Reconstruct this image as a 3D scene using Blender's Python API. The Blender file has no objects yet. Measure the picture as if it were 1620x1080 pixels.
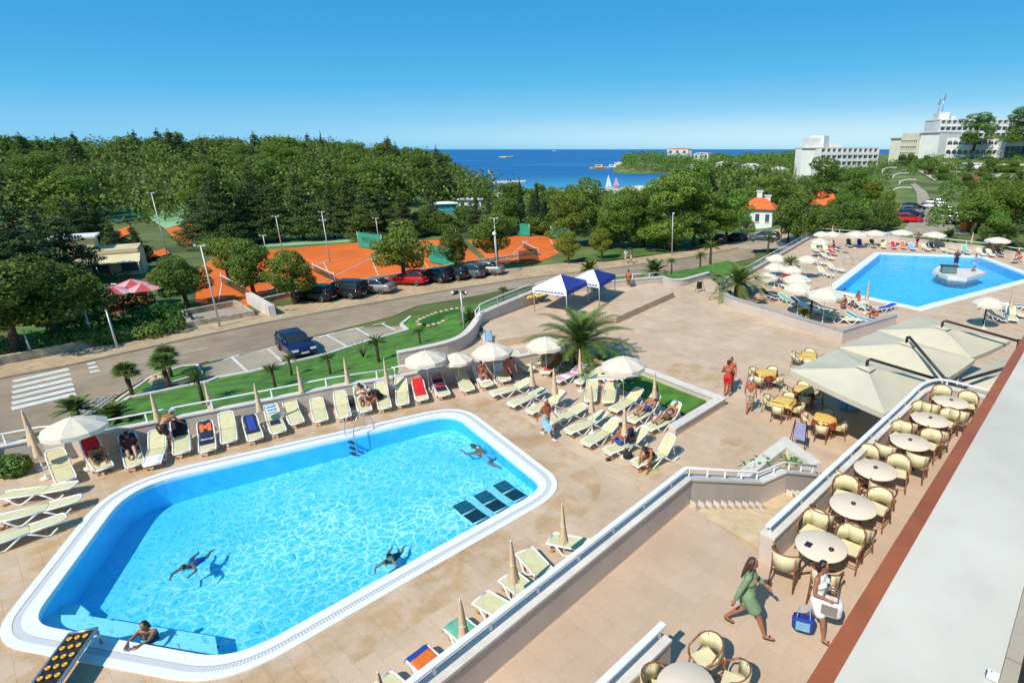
import bpy, bmesh, math, random
import numpy as np
from mathutils import Vector, Matrix, Quaternion
from mathutils.geometry import tessellate_polygon
R=math.radians; PI=math.pi
sc=bpy.context.scene; COL=sc.collection
rnd=random.Random(7)
# ---------------------------------------------------------------- survey of the place
F=907.;CX=1000.;CY=540.;HY=236.;H=11.
PT_=math.atan((CY-HY)/F); c_,s_=math.cos(PT_),math.sin(PT_)
def ray(x,y):
    u=(x-CX)/F; v=-(y-CY)/F
    return (u,c_+v*s_,-s_+v*c_)
def P(x,y,z=0.):
    d=ray(x,y); t=(z-H)/d[2]
    return Vector((d[0]*t,d[1]*t,z))
def PR(x,y,r):          # point on the ray at horizontal range r
    d=ray(x,y); t=r/math.hypot(d[0],d[1])
    return Vector((d[0]*t,d[1]*t,H+d[2]*t))
def sst(a,b,x):
    t=(x-a)/(b-a); t=0 if t<0 else 1 if t>1 else t
    return t*t*(3-2*t)
SEA=-14.
def g(x,y):             # terrain height
    r=math.hypot(x,y); az=math.degrees(math.atan2(x,y))
    base=-2.08
    left=base+sst(115,330,r)*8.5*sst(-12,-30,az)-sst(330,520,r)*8
    left=left+1.2*math.sin(x*.021+1)*math.sin(y*.017)*sst(120,220,r)
    val=base-sst(115,345,r)*13.2
    val=val-sst(340,380,r)*6
    hd=-18+sst(610,700,r)*sst(-3.2,0.5,az)*13-sst(900,1000,r)*14
    val=max(val,hd)
    right=base+sst(62,95,r)*2.2+sst(95,280,r)*5*sst(14,26,az)+sst(230,300,r)*6*sst(22,30,az)
    mid=base-sst(130,420,r)*5-sst(900,1000,r)*14
    a=sst(-19,-12.6,az)            # left -> valley
    b=sst(2.5,8,az); c=sst(11,19,az)
    v=left*(1-a)+val*a
    v=v*(1-b)+mid*b
    v=v*(1-c)+right*c
    return v
def PT(px,py):          # where the line of sight meets the terrain
    d=ray(px,py); t=30.
    for i in range(4000):
        x,y,z=d[0]*t,d[1]*t,H+d[2]*t
        if z<=g(x,y): break
        t+=.25+t*.002
    return Vector((x,y,g(x,y)))
def mpp(p):             # metres per photo pixel at p
    return ((p.y)*c_-(p.z-H)*s_)/F
# ---------------------------------------------------------------- objects
def link(o,parent=None):
    COL.objects.link(o)
    if parent: o.parent=parent
    return o
TMP=bpy.data.scenes.new('workbench')
def evalmesh(o):        # mesh of an object with its modifiers applied
    with bpy.context.temp_override(scene=TMP,view_layer=TMP.view_layers[0]):
        dg=bpy.context.evaluated_depsgraph_get(); dg.update(); return bpy.data.meshes.new_from_object(o.evaluated_get(dg))
def tag(o,label=None,cat=None,group=None,kind=None):
    if label: o['label']=label
    if cat: o['category']=cat
    if group: o['group']=group
    if kind: o['kind']=kind
    return o
def thing(name,label,cat,loc=(0,0,0),rz=0,group=None,scale=None):
    o=bpy.data.objects.new(name,None); o.empty_display_size=.1
    o.location=loc; o.rotation_euler=(0,0,rz)
    if scale: o.scale=(scale,)*3 if not hasattr(scale,'__len__') else scale
    link(o); return tag(o,label,cat,group)
KIDS={}
def kids(o):
    return KIDS.get(o.name,[])
def reg(o,parent):
    if parent: KIDS.setdefault(parent.name,[]).append(o)
def dup(o,parent=None,loc=None,rz=None,label=None,group=None,scale=None,cat=None):
    n=o.copy(); link(n,parent)
    if parent: reg(n,parent)
    if loc is not None: n.location=loc
    if rz is not None: n.rotation_euler=(0,0,rz)
    if scale is not None: n.scale=(scale,)*3 if not hasattr(scale,'__len__') else scale
    if label: n['label']=label
    if group: n['group']=group
    if cat: n['category']=cat
    for k in kids(o): dup(k,n)
    return n
class MB:
    def __init__(s): s.v=[];s.f=[];s.m=[];s.sm=[];s.uv=None
    def add(s,vs,fs,mi=0,smooth=False,M=None):
        b=len(s.v)
        if M is not None: vs=[M@Vector(v) for v in vs]
        s.v+= [tuple(v) for v in vs]
        for f in fs: s.f.append(tuple(i+b for i in f)); s.m.append(mi); s.sm.append(smooth)
        return s
    def box(s,c,d,rz=0,mi=0,M=None):
        x,y,z=d[0]/2,d[1]/2,d[2]/2
        vs=[(-x,-y,-z),(x,-y,-z),(x,y,-z),(-x,y,-z),(-x,-y,z),(x,-y,z),(x,y,z),(-x,y,z)]
        T=Matrix.Translation(c)@Matrix.Rotation(rz,4,'Z')
        if M is not None: T=M@T
        return s.add(vs,[(3,2,1,0),(4,5,6,7),(0,1,5,4),(1,2,6,5),(2,3,7,6),(3,0,4,7)],mi,False,T)
    def prism(s,poly,z0,z1,mi=0,M=None,bottom=True):
        n=len(poly)
        a=sum(poly[i][0]*poly[(i+1)%n][1]-poly[(i+1)%n][0]*poly[i][1] for i in range(n))
        if a<0: poly=poly[::-1]
        vs=[(p[0],p[1],z0) for p in poly]+[(p[0],p[1],z1) for p in poly]
        fs=[(i,(i+1)%n,n+(i+1)%n,n+i) for i in range(n)]
        fs.append(tuple(range(n,2*n)))
        if bottom: fs.append(tuple(range(n-1,-1,-1)))
        return s.add(vs,fs,mi,False,M)
    def tube(s,pts,r,n=6,mi=0,cap=True,M=None,closed=False):
        pts=[Vector(p) for p in pts]; k=len(pts)
        rs=r if hasattr(r,'__len__') else [r]*k
        vs=[];fs=[]; ref=None
        for i,p in enumerate(pts):
            if closed: t=pts[(i+1)%k]-pts[i-1]
            else: t=pts[min(i+1,k-1)]-pts[max(i-1,0)]
            t=t.normalized() if t.length>1e-9 else Vector((0,0,1))
            if ref is None: ref=t.orthogonal().normalized()
            ref=(ref-t*ref.dot(t)); ref=ref.normalized() if ref.length>1e-6 else t.orthogonal().normalized()
            b=t.cross(ref)
            for j in range(n):
                a=2*PI*j/n; vs.append(p+(ref*math.cos(a)+b*math.sin(a))*rs[i])
        m=k if closed else k-1
        for i in range(m):
            for j in range(n):
                i2=(i+1)%k
                fs.append((i*n+j,i*n+(j+1)%n,i2*n+(j+1)%n,i2*n+j))
        if cap and not closed: fs.append(tuple(range(n-1,-1,-1))); fs.append(tuple((k-1)*n+j for j in range(n)))
        return s.add(vs,fs,mi,True,M)
    def lathe(s,prof,n=16,mi=0,c=(0,0,0),M=None,smooth=True,sx=1,sy=1,ph=0):
        vs=[];fs=[]
        for r,z in prof:
            for j in range(n):
                a=2*PI*j/n+ph; vs.append((c[0]+r*math.cos(a)*sx,c[1]+r*math.sin(a)*sy,c[2]+z))
        for i in range(len(prof)-1):
            for j in range(n): fs.append((i*n+j,i*n+(j+1)%n,(i+1)*n+(j+1)%n,(i+1)*n+j))
        if prof[0][0]>1e-4: fs.append(tuple(range(n-1,-1,-1)))
        if prof[-1][0]>1e-4: fs.append(tuple((len(prof)-1)*n+j for j in range(n)))
        return s.add(vs,fs,mi,smooth,M)
    def ball(s,c,r,n=10,mi=0,M=None):
        rr=r if hasattr(r,'__len__') else (r,r,r)
        k=max(4,n//2+1)
        prof=[(max(1e-5,math.sin(PI*i/k)),-math.cos(PI*i/k)) for i in range(k+1)]
        T=Matrix.Translation(c)@Matrix.Diagonal((*rr,1))
        if M is not None: T=M@T
        return s.lathe(prof,n,mi,M=T)
    def quad(s,a,b,c,d,mi=0): return s.add([a,b,c,d],[(0,1,2,3)],mi)
    def build(s,name,mats,parent=None,kind=None,loc=None):
        me=bpy.data.meshes.new(name); me.from_pydata(s.v,[],s.f)
        if not isinstance(mats,(list,tuple)): mats=[mats]
        for m in mats: me.materials.append(m)
        me.polygons.foreach_set('material_index',s.m); me.polygons.foreach_set('use_smooth',s.sm)
        bm=bmesh.new(); bm.from_mesh(me); bmesh.ops.recalc_face_normals(bm,faces=bm.faces) if kind!='open' else None
        bm.to_mesh(me); bm.free(); me.update()
        o=bpy.data.objects.new(name,me); link(o,parent); reg(o,parent)
        if kind and kind!='open': o['kind']=kind
        if loc is not None: o.location=loc
        return o
def sheet(name,polys,z,mat,kind='structure',holes=(),zf=None,parent=None):
    vs=[];fs=[]
    for poly in polys:
        loops=[[Vector((p[0],p[1],0)) for p in poly]]+[[Vector((p[0],p[1],0)) for p in h] for h in holes]
        b=len(vs); flat=[p for l in loops for p in l]
        tri=tessellate_polygon(loops)
        vs+=[(p.x,p.y,zf(p.x,p.y) if zf else z) for p in flat]
        for t in tri:
            a,b_,c=[flat[i] for i in t]
            if (b_-a).cross(c-a).z<0: t=t[::-1]
            fs.append(tuple(i+b for i in t))
    me=bpy.data.meshes.new(name); me.from_pydata(vs,[],fs); me.materials.append(mat)
    o=bpy.data.objects.new(name,me); link(o,parent); reg(o,parent)
    if kind: o['kind']=kind
    return o
def smooth_line(pts,n=6,closed=False):   # Catmull-Rom
    pts=[Vector(p) for p in pts]; out=[]; k=len(pts)
    for i in range(k if closed else k-1):
        p0=pts[i-1] if (i>0 or closed) else pts[0]; p1=pts[i]; p2=pts[(i+1)%k]; p3=pts[(i+2)%k] if (i+2<k or closed) else pts[-1]
        for j in range(n):
            t=j/n
            out.append(.5*((2*p1)+(p2-p0)*t+(2*p0-5*p1+4*p2-p3)*t*t+(3*p1-p0-3*p2+p3)*t**3))
    if not closed: out.append(pts[-1])
    return out
def offset(pts,d,closed=False):
    pts=[Vector((p[0],p[1])) for p in pts]; n=len(pts); out=[]
    for i in range(n):
        a=pts[i-1] if (i>0 or closed) else None; b=pts[(i+1)%n] if (i<n-1 or closed) else None; p=pts[i]
        n1=(p-a).normalized() if a is not None else (b-p).normalized()
        n2=(b-p).normalized() if b is not None else n1
        m=Vector((-n1.y-n2.y,n1.x+n2.x)); m.normalize()
        k=1/max(.4,m.dot(Vector((-n1.y,n1.x))))
        out.append(p+m*d*k)
    return out
def round_poly(pts,r,n=7):
    out=[];k=len(pts); pts=[Vector((p[0],p[1])) for p in pts]
    for i in range(k):
        a,p,b=pts[i-1],pts[i],pts[(i+1)%k]; ri=r[i] if hasattr(r,'__len__') else r
        u=(a-p).normalized();v=(b-p).normalized(); ang=u.angle(v); t=min(ri/math.tan(ang/2),(a-p).length*.45,(b-p).length*.45)
        p1,p2=p+u*t,p+v*t
        for j in range(n+1):
            s=j/n; out.append((1-s)**2*p1+2*s*(1-s)*p+s*s*p2)
    return out
def wallmesh(mb,line,th,z0,z1,mi=0):   # wall along a polyline; z0, z1 numbers or lists
    L=offset(line,th/2);Rr=offset(line,-th/2); n=len(line)
    z0=z0 if hasattr(z0,'__len__') else [z0]*n; z1=z1 if hasattr(z1,'__len__') else [z1]*n
    vs=[]
    for i in range(n): vs+=[(L[i].x,L[i].y,z0[i]),(L[i].x,L[i].y,z1[i]),(Rr[i].x,Rr[i].y,z1[i]),(Rr[i].x,Rr[i].y,z0[i])]
    fs=[(0,1,2,3),tuple(4*(n-1)+k for k in (3,2,1,0))]
    for i in range(n-1):
        for k in range(4): fs.append((4*i+k,4*i+(k+1)%4,4*i+4+(k+1)%4,4*i+4+k))
    return mb.add(vs,fs,mi)
# ---------------------------------------------------------------- materials
def ramp(nt,fac,stops):
    n=nt.nodes.new('ShaderNodeValToRGB'); cr=n.color_ramp
    while len(cr.elements)<len(stops): cr.elements.new(.5)
    for e,(p,c) in zip(cr.elements,stops): e.position=p; e.color=(*c,1) if len(c)==3 else c
    nt.links.new(fac,n.inputs[0]); return n.outputs[0]
def mat(name,col,rough=.7,var=.12,scale=4,metal=0,bump=0,bscale=60,spec=.5,dirt=0):
    m=bpy.data.materials.new(name); m.use_nodes=True; nt=m.node_tree; b=nt.nodes['Principled BSDF']
    b.inputs['Roughness'].default_value=rough; b.inputs['Metallic'].default_value=metal
    b.inputs['Specular IOR Level'].default_value=spec
    b.inputs['Base Color'].default_value=(*col,1)
    tc=nt.nodes.new('ShaderNodeTexCoord')
    if var>0:
        nz=nt.nodes.new('ShaderNodeTexNoise'); nz.inputs['Scale'].default_value=scale; nz.inputs['Detail'].default_value=5
        nt.links.new(tc.outputs['Object'],nz.inputs['Vector'])
        lo=tuple(max(0,x*(1-var*1.6)) for x in col); hi=tuple(min(1,x*(1+var*1.6)) for x in col)
        o=ramp(nt,nz.outputs['Fac'],[(.25,lo),(.75,hi)])
        if dirt:
            n2=nt.nodes.new('ShaderNodeTexNoise'); n2.inputs['Scale'].default_value=scale*.22; n2.inputs['Detail'].default_value=6
            nt.links.new(tc.outputs['Object'],n2.inputs['Vector'])
            k=ramp(nt,n2.outputs['Fac'],[(.35,(1-dirt,)*3),(.6,(1,1,1))])
            mx=nt.nodes.new('ShaderNodeMix'); mx.data_type='RGBA'; mx.blend_type='MULTIPLY'; mx.inputs[0].default_value=1
            nt.links.new(o,mx.inputs[6]); nt.links.new(k,mx.inputs[7]); o=mx.outputs[2]
        nt.links.new(o,b.inputs['Base Color'])
    if bump:
        nb=nt.nodes.new('ShaderNodeTexNoise'); nb.inputs['Scale'].default_value=bscale; nb.inputs['Detail'].default_value=4
        nt.links.new(tc.outputs['Object'],nb.inputs['Vector'])
        bp=nt.nodes.new('ShaderNodeBump'); bp.inputs['Strength'].default_value=bump; bp.inputs['Distance'].default_value=.05
        nt.links.new(nb.outputs['Fac'],bp.inputs['Height']); nt.links.new(bp.outputs[0],b.inputs['Normal'])
    return m
def mix(nt,a,b,fac,mode='MIX'):
    mx=nt.nodes.new('ShaderNodeMix'); mx.data_type='RGBA'; mx.blend_type=mode
    for s,i in ((fac,0),(a,6),(b,7)):
        if hasattr(s,'default_value') or hasattr(s,'links'): nt.links.new(s,mx.inputs[i])
        else: mx.inputs[i].default_value=s if i==0 else (*s,1)
    return mx.outputs[2]
def paving(name,c1,c2,joint,size,rz,stain,rough=.75,wide=2.0,blot=None):
    m=bpy.data.materials.new(name); m.use_nodes=True; nt=m.node_tree; b=nt.nodes['Principled BSDF']; b.inputs['Roughness'].default_value=rough
    b.inputs['Specular IOR Level'].default_value=.25
    tc=nt.nodes.new('ShaderNodeTexCoord'); mp=nt.nodes.new('ShaderNodeMapping'); mp.inputs['Rotation'].default_value=(0,0,rz)
    nt.links.new(tc.outputs['Object'],mp.inputs['Vector'])
    bk=nt.nodes.new('ShaderNodeTexBrick'); bk.inputs['Scale'].default_value=1; bk.inputs['Mortar Size'].default_value=.009
    bk.inputs['Brick Width'].default_value=size*wide; bk.inputs['Row Height'].default_value=size
    bk.inputs['Color1'].default_value=(*c1,1); bk.inputs['Color2'].default_value=(*c2,1); bk.inputs['Mortar'].default_value=(*joint,1)
    bk.inputs['Mortar Smooth'].default_value=.6
    nt.links.new(mp.outputs[0],bk.inputs['Vector'])
    o=bk.outputs['Color']
    for scl,lo,hi,k in ((.35,.38,.66,stain),(1.7,.3,.7,stain*.55),(14,.3,.7,stain*.45)):
        nz=nt.nodes.new('ShaderNodeTexNoise'); nz.inputs['Scale'].default_value=scl; nz.inputs['Detail'].default_value=7; nz.inputs['Roughness'].default_value=.62
        nt.links.new(tc.outputs['Object'],nz.inputs['Vector'])
        o=mix(nt,o,ramp(nt,nz.outputs['Fac'],[(lo,(1-k,1-k*1.1,1-k*1.25)),(hi,(1,1,1))]),1.0,'MULTIPLY')
    if blot:
        nz=nt.nodes.new('ShaderNodeTexNoise'); nz.inputs['Scale'].default_value=.9; nz.inputs['Detail'].default_value=4
        mp2=nt.nodes.new('ShaderNodeMapping'); mp2.inputs['Location'].default_value=(3.3,8,0); nt.links.new(tc.outputs['Object'],mp2.inputs['Vector']); nt.links.new(mp2.outputs[0],nz.inputs['Vector'])
        o=mix(nt,o,blot,ramp(nt,nz.outputs['Fac'],[(.62,(0,0,0)),(.68,(.55,.55,.55))]))
    nt.links.new(o,b.inputs['Base Color'])
    bp=nt.nodes.new('ShaderNodeBump'); bp.inputs['Strength'].default_value=.25; bp.inputs['Distance'].default_value=.02
    nz=nt.nodes.new('ShaderNodeTexNoise'); nz.inputs['Scale'].default_value=25; nt.links.new(tc.outputs['Object'],nz.inputs['Vector'])
    nt.links.new(nz.outputs['Fac'],bp.inputs['Height']); nt.links.new(bp.outputs[0],b.inputs['Normal'])
    return m
def leafmat(name,dark,mid,light,trans=.25,objvar=.25,rough=.55):
    m=bpy.data.materials.new(name); m.use_nodes=True; nt=m.node_tree; b=nt.nodes['Principled BSDF']; b.inputs['Roughness'].default_value=rough
    b.inputs['Specular IOR Level'].default_value=.25
    ge=nt.nodes.new('ShaderNodeNewGeometry')
    o=ramp(nt,ge.outputs['Random Per Island'],[(0,dark),(.5,mid),(1,light)])
    oi=nt.nodes.new('ShaderNodeObjectInfo')
    hs=nt.nodes.new('ShaderNodeHueSaturation')
    mr=nt.nodes.new('ShaderNodeMapRange'); mr.inputs[3].default_value=1-objvar; mr.inputs[4].default_value=1+objvar
    nt.links.new(oi.outputs['Random'],mr.inputs[0]); nt.links.new(mr.outputs[0],hs.inputs['Value'])
    mr2=nt.nodes.new('ShaderNodeMapRange'); mr2.inputs[3].default_value=.5-objvar*.09; mr2.inputs[4].default_value=.5+objvar*.09
    wn=nt.nodes.new('ShaderNodeTexWhiteNoise'); wn.noise_dimensions='1D'; nt.links.new(oi.outputs['Random'],wn.inputs['W'])
    nt.links.new(wn.outputs['Value'],mr2.inputs[0]); nt.links.new(mr2.outputs[0],hs.inputs['Hue'])
    nt.links.new(o,hs.inputs['Color']); nt.links.new(hs.outputs[0],b.inputs['Base Color'])
    tr=nt.nodes.new('ShaderNodeBsdfTranslucent'); nt.links.new(hs.outputs[0],tr.inputs['Color'])
    ms=nt.nodes.new('ShaderNodeMixShader'); ms.inputs[0].default_value=trans
    out=nt.nodes['Material Output']; nt.links.new(b.outputs[0],ms.inputs[1]); nt.links.new(tr.outputs[0],ms.inputs[2]); nt.links.new(ms.outputs[0],out.inputs[0])
    return m
AX=R(40)  # bearing of the hotel front, clockwise from +Y
M={}
M['deck']=paving('deck_paving',(.72,.535,.385),(.655,.485,.345),(.53,.395,.28),.45,AX,.18,blot=(.52,.36,.19))
M['terrace']=paving('terrace_paving',(.64,.47,.345),(.60,.44,.315),(.54,.395,.285),.5,AX+.02,.12,wide=1.9)
M['stairs']=mat('stair_stone',(.60,.445,.27),.8,.12,3,bump=.1)
M['wall']=mat('painted_wall',(.57,.485,.42),.85,.05,1.5,dirt=.12,bump=.08)
M['cap']=mat('wall_cap',(.68,.62,.55),.8,.06,3,dirt=.1)
M['capdk']=mat('wall_cap_grey',(.40,.37,.36),.8,.06,3,dirt=.1)
M['white']=mat('white_paint',(.80,.80,.80),.45,.03,3)
M['whitepl']=mat('white_plastic',(.82,.82,.80),.4,.03,6)
M['cream']=mat('cream_mesh_fabric',(.63,.58,.33),.8,.07,5,bump=.15,bscale=220)
M['canvas']=mat('parasol_canvas',(.68,.60,.48),.85,.05,3,bump=.1,bscale=40)
M['canvasd']=mat('parasol_canvas_folded',(.66,.49,.32),.85,.10,5,bump=.2,bscale=30)
M['bigcanvas']=mat('cantilever_canvas',(.55,.505,.385),.85,.04,1.2,bump=.1,bscale=6)
M['alu']=mat('brushed_metal',(.55,.55,.56),.35,.05,8,metal=.8)
M['dkmetal']=mat('dark_metal',(.03,.022,.018),.5,.1,5)
M['road']=mat('road_asphalt',(.35,.265,.175),.9,.10,.9,bump=.2,bscale=30,dirt=.25)
M['parking']=mat('parking_asphalt',(.38,.315,.235),.9,.10,.8,bump=.2,bscale=30,dirt=.2)
M['gravel']=mat('gravel_verge',(.50,.36,.21),.95,.16,2,bump=.3,bscale=12,dirt=.2)
M['kerb']=mat('kerb_stone',(.40,.34,.26),.85,.1,3)
M['paint']=mat('road_paint',(.70,.68,.62),.7,.10,3,dirt=.2)
M['clay']=mat('clay_court',(.76,.15,.012),.95,.07,.35,bump=.1,dirt=.22)
M['gcourt']=mat('green_court',(.26,.44,.22),.9,.10,.5)
M['gcourt2']=mat('green_court_dark',(.03,.15,.08),.9,.10,.5)
M['dkgreen']=mat('windscreen_net',(.02,.30,.20),.8,.08,1)
M['mesh']=mat('fence_mesh_dark',(.02,.05,.03),.8,.1,1)
M['stone']=mat('rubble_stone',(.42,.35,.26),.9,.3,2.5,bump=.5,bscale=5)
M['rock']=mat('garden_rock',(.52,.38,.25),.9,.2,2,bump=.5,bscale=6)
M['soil']=mat('planter_soil',(.055,.035,.02),.95,.3,4,bump=.5,bscale=8)
M['glass']=mat('dark_glass',(.02,.03,.035),.08,.0,1)
M['wglass']=mat('window_glass',(.06,.09,.12),.1,.2,.3)
M['rubber']=mat('black_rubber',(.015,.015,.015),.8,.1,8)
M['skin']=mat('tanned_skin',(.36,.155,.075),.5,.1,8)
M['skin2']=mat('fair_skin',(.48,.26,.16),.5,.1,8)
M['skin3']=mat('sunburnt_skin',(.40,.11,.05),.5,.1,8)
M['hairdk']=mat('dark_hair',(.02,.012,.009),.5,.3,40)
M['hairbr']=mat('brown_hair',(.075,.035,.02),.5,.3,40)
M['hairgr']=mat('grey_hair',(.5,.47,.44),.6,.2,40)
M['wicker']=mat('rattan_frame',(.25,.10,.045),.45,.3,14)
M['tabletop']=mat('cream_laminate',(.78,.65,.50),.4,.03,3)
M['yellow']=mat('yellow_tablecloth',(.70,.47,.12),.8,.08,5,bump=.1)
M['maroon']=mat('maroon_tablecloth',(.22,.025,.012),.8,.1,5,bump=.1)
M['chaircl']=mat('cream_sling',(.68,.62,.39),.7,.06,6,bump=.15,bscale=150)
M['roofgrey']=mat('roof_membrane',(.66,.605,.51),.8,.05,.9,bump=.06,bscale=5,dirt=.16)
M['rust']=mat('rust_red_trim',(.36,.10,.035),.55,.1,2,dirt=.15)
M['sill']=mat('stone_sill',(.50,.42,.32),.7,.08,3)
M['hcream']=mat('pale_hotel_render',(.70,.68,.56),.85,.05,.4,dirt=.1)
M['barred']=mat('faded_red_canvas',(.48,.07,.08),.8,.15,3)
M['barpink']=mat('faded_pink_canvas',(.62,.36,.38),.8,.15,3)
M['terra']=mat('terracotta_roof',(.62,.14,.03),.85,.2,3,bump=.4,bscale=9)
M['bwhite']=mat('white_render',(.74,.73,.70),.85,.05,.4,dirt=.1)
M['bcream']=mat('cream_render',(.66,.56,.34),.85,.06,.4,dirt=.1)
M['bark']=mat('tree_bark',(.085,.055,.035),.9,.3,6,bump=.6,bscale=10)
M['palmbark']=mat('palm_trunk_fibre',(.10,.058,.03),.95,.4,9,bump=.8,bscale=18)
M['stonepale']=mat('coast_rock',(.62,.52,.38),.9,.2,.05,bump=.3,bscale=2)
for k,c in dict(red=(.62,.015,.02),blue=(.02,.055,.32),navy=(.012,.016,.05),black=(.012,.012,.013),orange=(.75,.16,.02),turq=(.02,.28,.38),pink=(.72,.32,.45),mint=(.15,.45,.30),white2=(.78,.78,.80),khaki=(.42,.37,.26),purple=(.07,.03,.09),lime=(.28,.50,.05),lilac=(.32,.32,.55),magenta=(.65,.03,.20),sage=(.20,.29,.16),sky=(.20,.42,.65),grey=(.25,.25,.26),olive=(.10,.10,.06),cyanf=(.10,.38,.60)).items():
    M[k]=mat(k+'_cloth',c,.8,.12,7,bump=.15,bscale=50)
M['silver']=mat('silver_car_paint',(.33,.32,.30),.25,.02,2,metal=.5)
M['carblack']=mat('black_car_paint',(.010,.010,.012),.15,0)
M['carred']=mat('red_car_paint',(.50,.012,.012),.2,0)
M['carblue']=mat('blue_car_paint',(.008,.018,.075),.15,0)
M['cargrey']=mat('grey_car_paint',(.12,.13,.14),.2,0,metal=.4)
M['cargreen']=mat('green_car_paint',(.02,.22,.17),.2,0)
M['carwhite']=mat('white_car_paint',(.7,.7,.7),.2,0)
M['lamp']=mat('lamp_lens',(.85,.85,.82),.2,0)
M['tail']=mat('tail_light',(.4,.01,.01),.25,0)
M['steel']=mat('galvanised_steel',(.52,.53,.53),.45,.06,4,metal=.3)
def grassmat():
    m=mat('lawn_grass',(.075,.20,.02),.95,.28,1.3,bump=.5,bscale=26,dirt=.25); return m
M['lawn']=grassmat()
M['lawn2']=mat('rough_grass',(.10,.18,.03),.95,.3,.5,bump=.5,bscale=9,dirt=.35)
M['ground']=mat('ground_earth',(.13,.17,.04),.95,.4,.12,bump=.3,bscale=2,dirt=.4)
M['pine']=leafmat('pine_needles',(.09,.155,.02),(.155,.24,.032),(.23,.325,.055))
M['oak']=leafmat('broad_leaves',(.08,.14,.02),(.135,.21,.03),(.21,.285,.05))
M['bright']=leafmat('light_leaves',(.12,.17,.02),(.19,.25,.03),(.28,.33,.05))
M['cedar']=leafmat('cedar_needles',(.048,.088,.024),(.08,.135,.036),(.13,.185,.05),trans=.12)
M['cyp']=leafmat('cypress_foliage',(.018,.045,.016),(.028,.065,.022),(.045,.09,.03),trans=.1)
M['wood']=leafmat('wood_foliage',(.08,.145,.022),(.13,.215,.034),(.20,.285,.055))
M['palm']=leafmat('palm_fronds',(.075,.13,.022),(.12,.185,.035),(.20,.26,.07),objvar=.15)
M['hedge']=leafmat('hedge_leaves',(.03,.09,.01),(.06,.15,.018),(.11,.22,.03))
# ---------------------------------------------------------------- terrain, sea, roads
def polar_ground():
    azs=[R(a) for a in np.linspace(-64,64,129)]; rs=[4,10,20,35,50,62,72,80,90,100,115,130]+list(np.linspace(145,420,50))+list(np.linspace(440,1040,41))
    vs=[];fs=[];n=len(azs)
    for r in rs:
        for a in azs:
            x,y=r*math.sin(a),r*math.cos(a); vs.append((x,y,g(x,y)))
    for i in range(len(rs)-1):
        for j in range(n-1): fs.append((i*n+j,i*n+j+1,(i+1)*n+j+1,(i+1)*n+j))
    k=len(vs)
    for x,y in ((-60,-40),(60,-40)): vs.append((x,y,-2.1))
    fs.append((0,n-1,k+1,k)[::-1]); fs.append((k,)+tuple([])+( (len(rs)-1)*n,0)) if False else None
    me=bpy.data.meshes.new('ground'); me.from_pydata(vs,[],fs); me.materials.append(M['ground'])
    for p in me.polygons: p.use_smooth=True
    o=bpy.data.objects.new('ground',me); link(o); o['kind']='structure'
    bm=bmesh.new(); bm.from_mesh(me); bmesh.ops.recalc_face_normals(bm,faces=bm.faces); bm.to_mesh(me); bm.free()
    if me.polygons[10].normal.z<0: me.flip_normals()
polar_ground()
def seamat():
    m=bpy.data.materials.new('sea_water'); m.use_nodes=True; nt=m.node_tree; b=nt.nodes['Principled BSDF']
    tc=nt.nodes.new('ShaderNodeTexCoord'); mp=nt.nodes.new('ShaderNodeMapping'); mp.inputs['Scale'].default_value=(.004,.016,1)
    nt.links.new(tc.outputs['Object'],mp.inputs[0]); nz=nt.nodes.new('ShaderNodeTexNoise'); nz.inputs['Scale'].default_value=1; nz.inputs['Detail'].default_value=6
    nt.links.new(mp.outputs[0],nz.inputs['Vector'])
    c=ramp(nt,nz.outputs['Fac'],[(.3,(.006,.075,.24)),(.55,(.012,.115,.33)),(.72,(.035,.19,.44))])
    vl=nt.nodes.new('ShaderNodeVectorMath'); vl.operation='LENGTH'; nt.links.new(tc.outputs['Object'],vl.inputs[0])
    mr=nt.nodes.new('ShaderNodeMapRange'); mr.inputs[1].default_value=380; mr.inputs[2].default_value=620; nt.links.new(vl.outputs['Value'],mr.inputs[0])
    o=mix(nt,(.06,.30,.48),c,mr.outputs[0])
    nt.links.new(o,b.inputs['Base Color']); b.inputs['Roughness'].default_value=.35; b.inputs['Specular IOR Level'].default_value=.12
    n2=nt.nodes.new('ShaderNodeTexNoise'); n2.inputs['Scale'].default_value=.25; nt.links.new(tc.outputs['Object'],n2.inputs['Vector'])
    bp=nt.nodes.new('ShaderNodeBump'); bp.inputs['Strength'].default_value=.5; bp.inputs['Distance'].default_value=1.; nt.links.new(n2.outputs['Fac'],bp.inputs['Height']); nt.links.new(bp.outputs[0],b.inputs['Normal'])
    return m
vs=[];fs=[]
for i in range(41):
    a=R(-80+4*i); vs+=[(200*math.sin(a),200*math.cos(a),SEA),(60000*math.sin(a),60000*math.cos(a),SEA)]
    if i: fs.append((2*i-2,2*i-1,2*i+1,2*i)[::-1])
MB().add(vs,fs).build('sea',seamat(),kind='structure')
far_s=lambda pts,z=-2.: [P(x,y,z) for x,y in pts]
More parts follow.
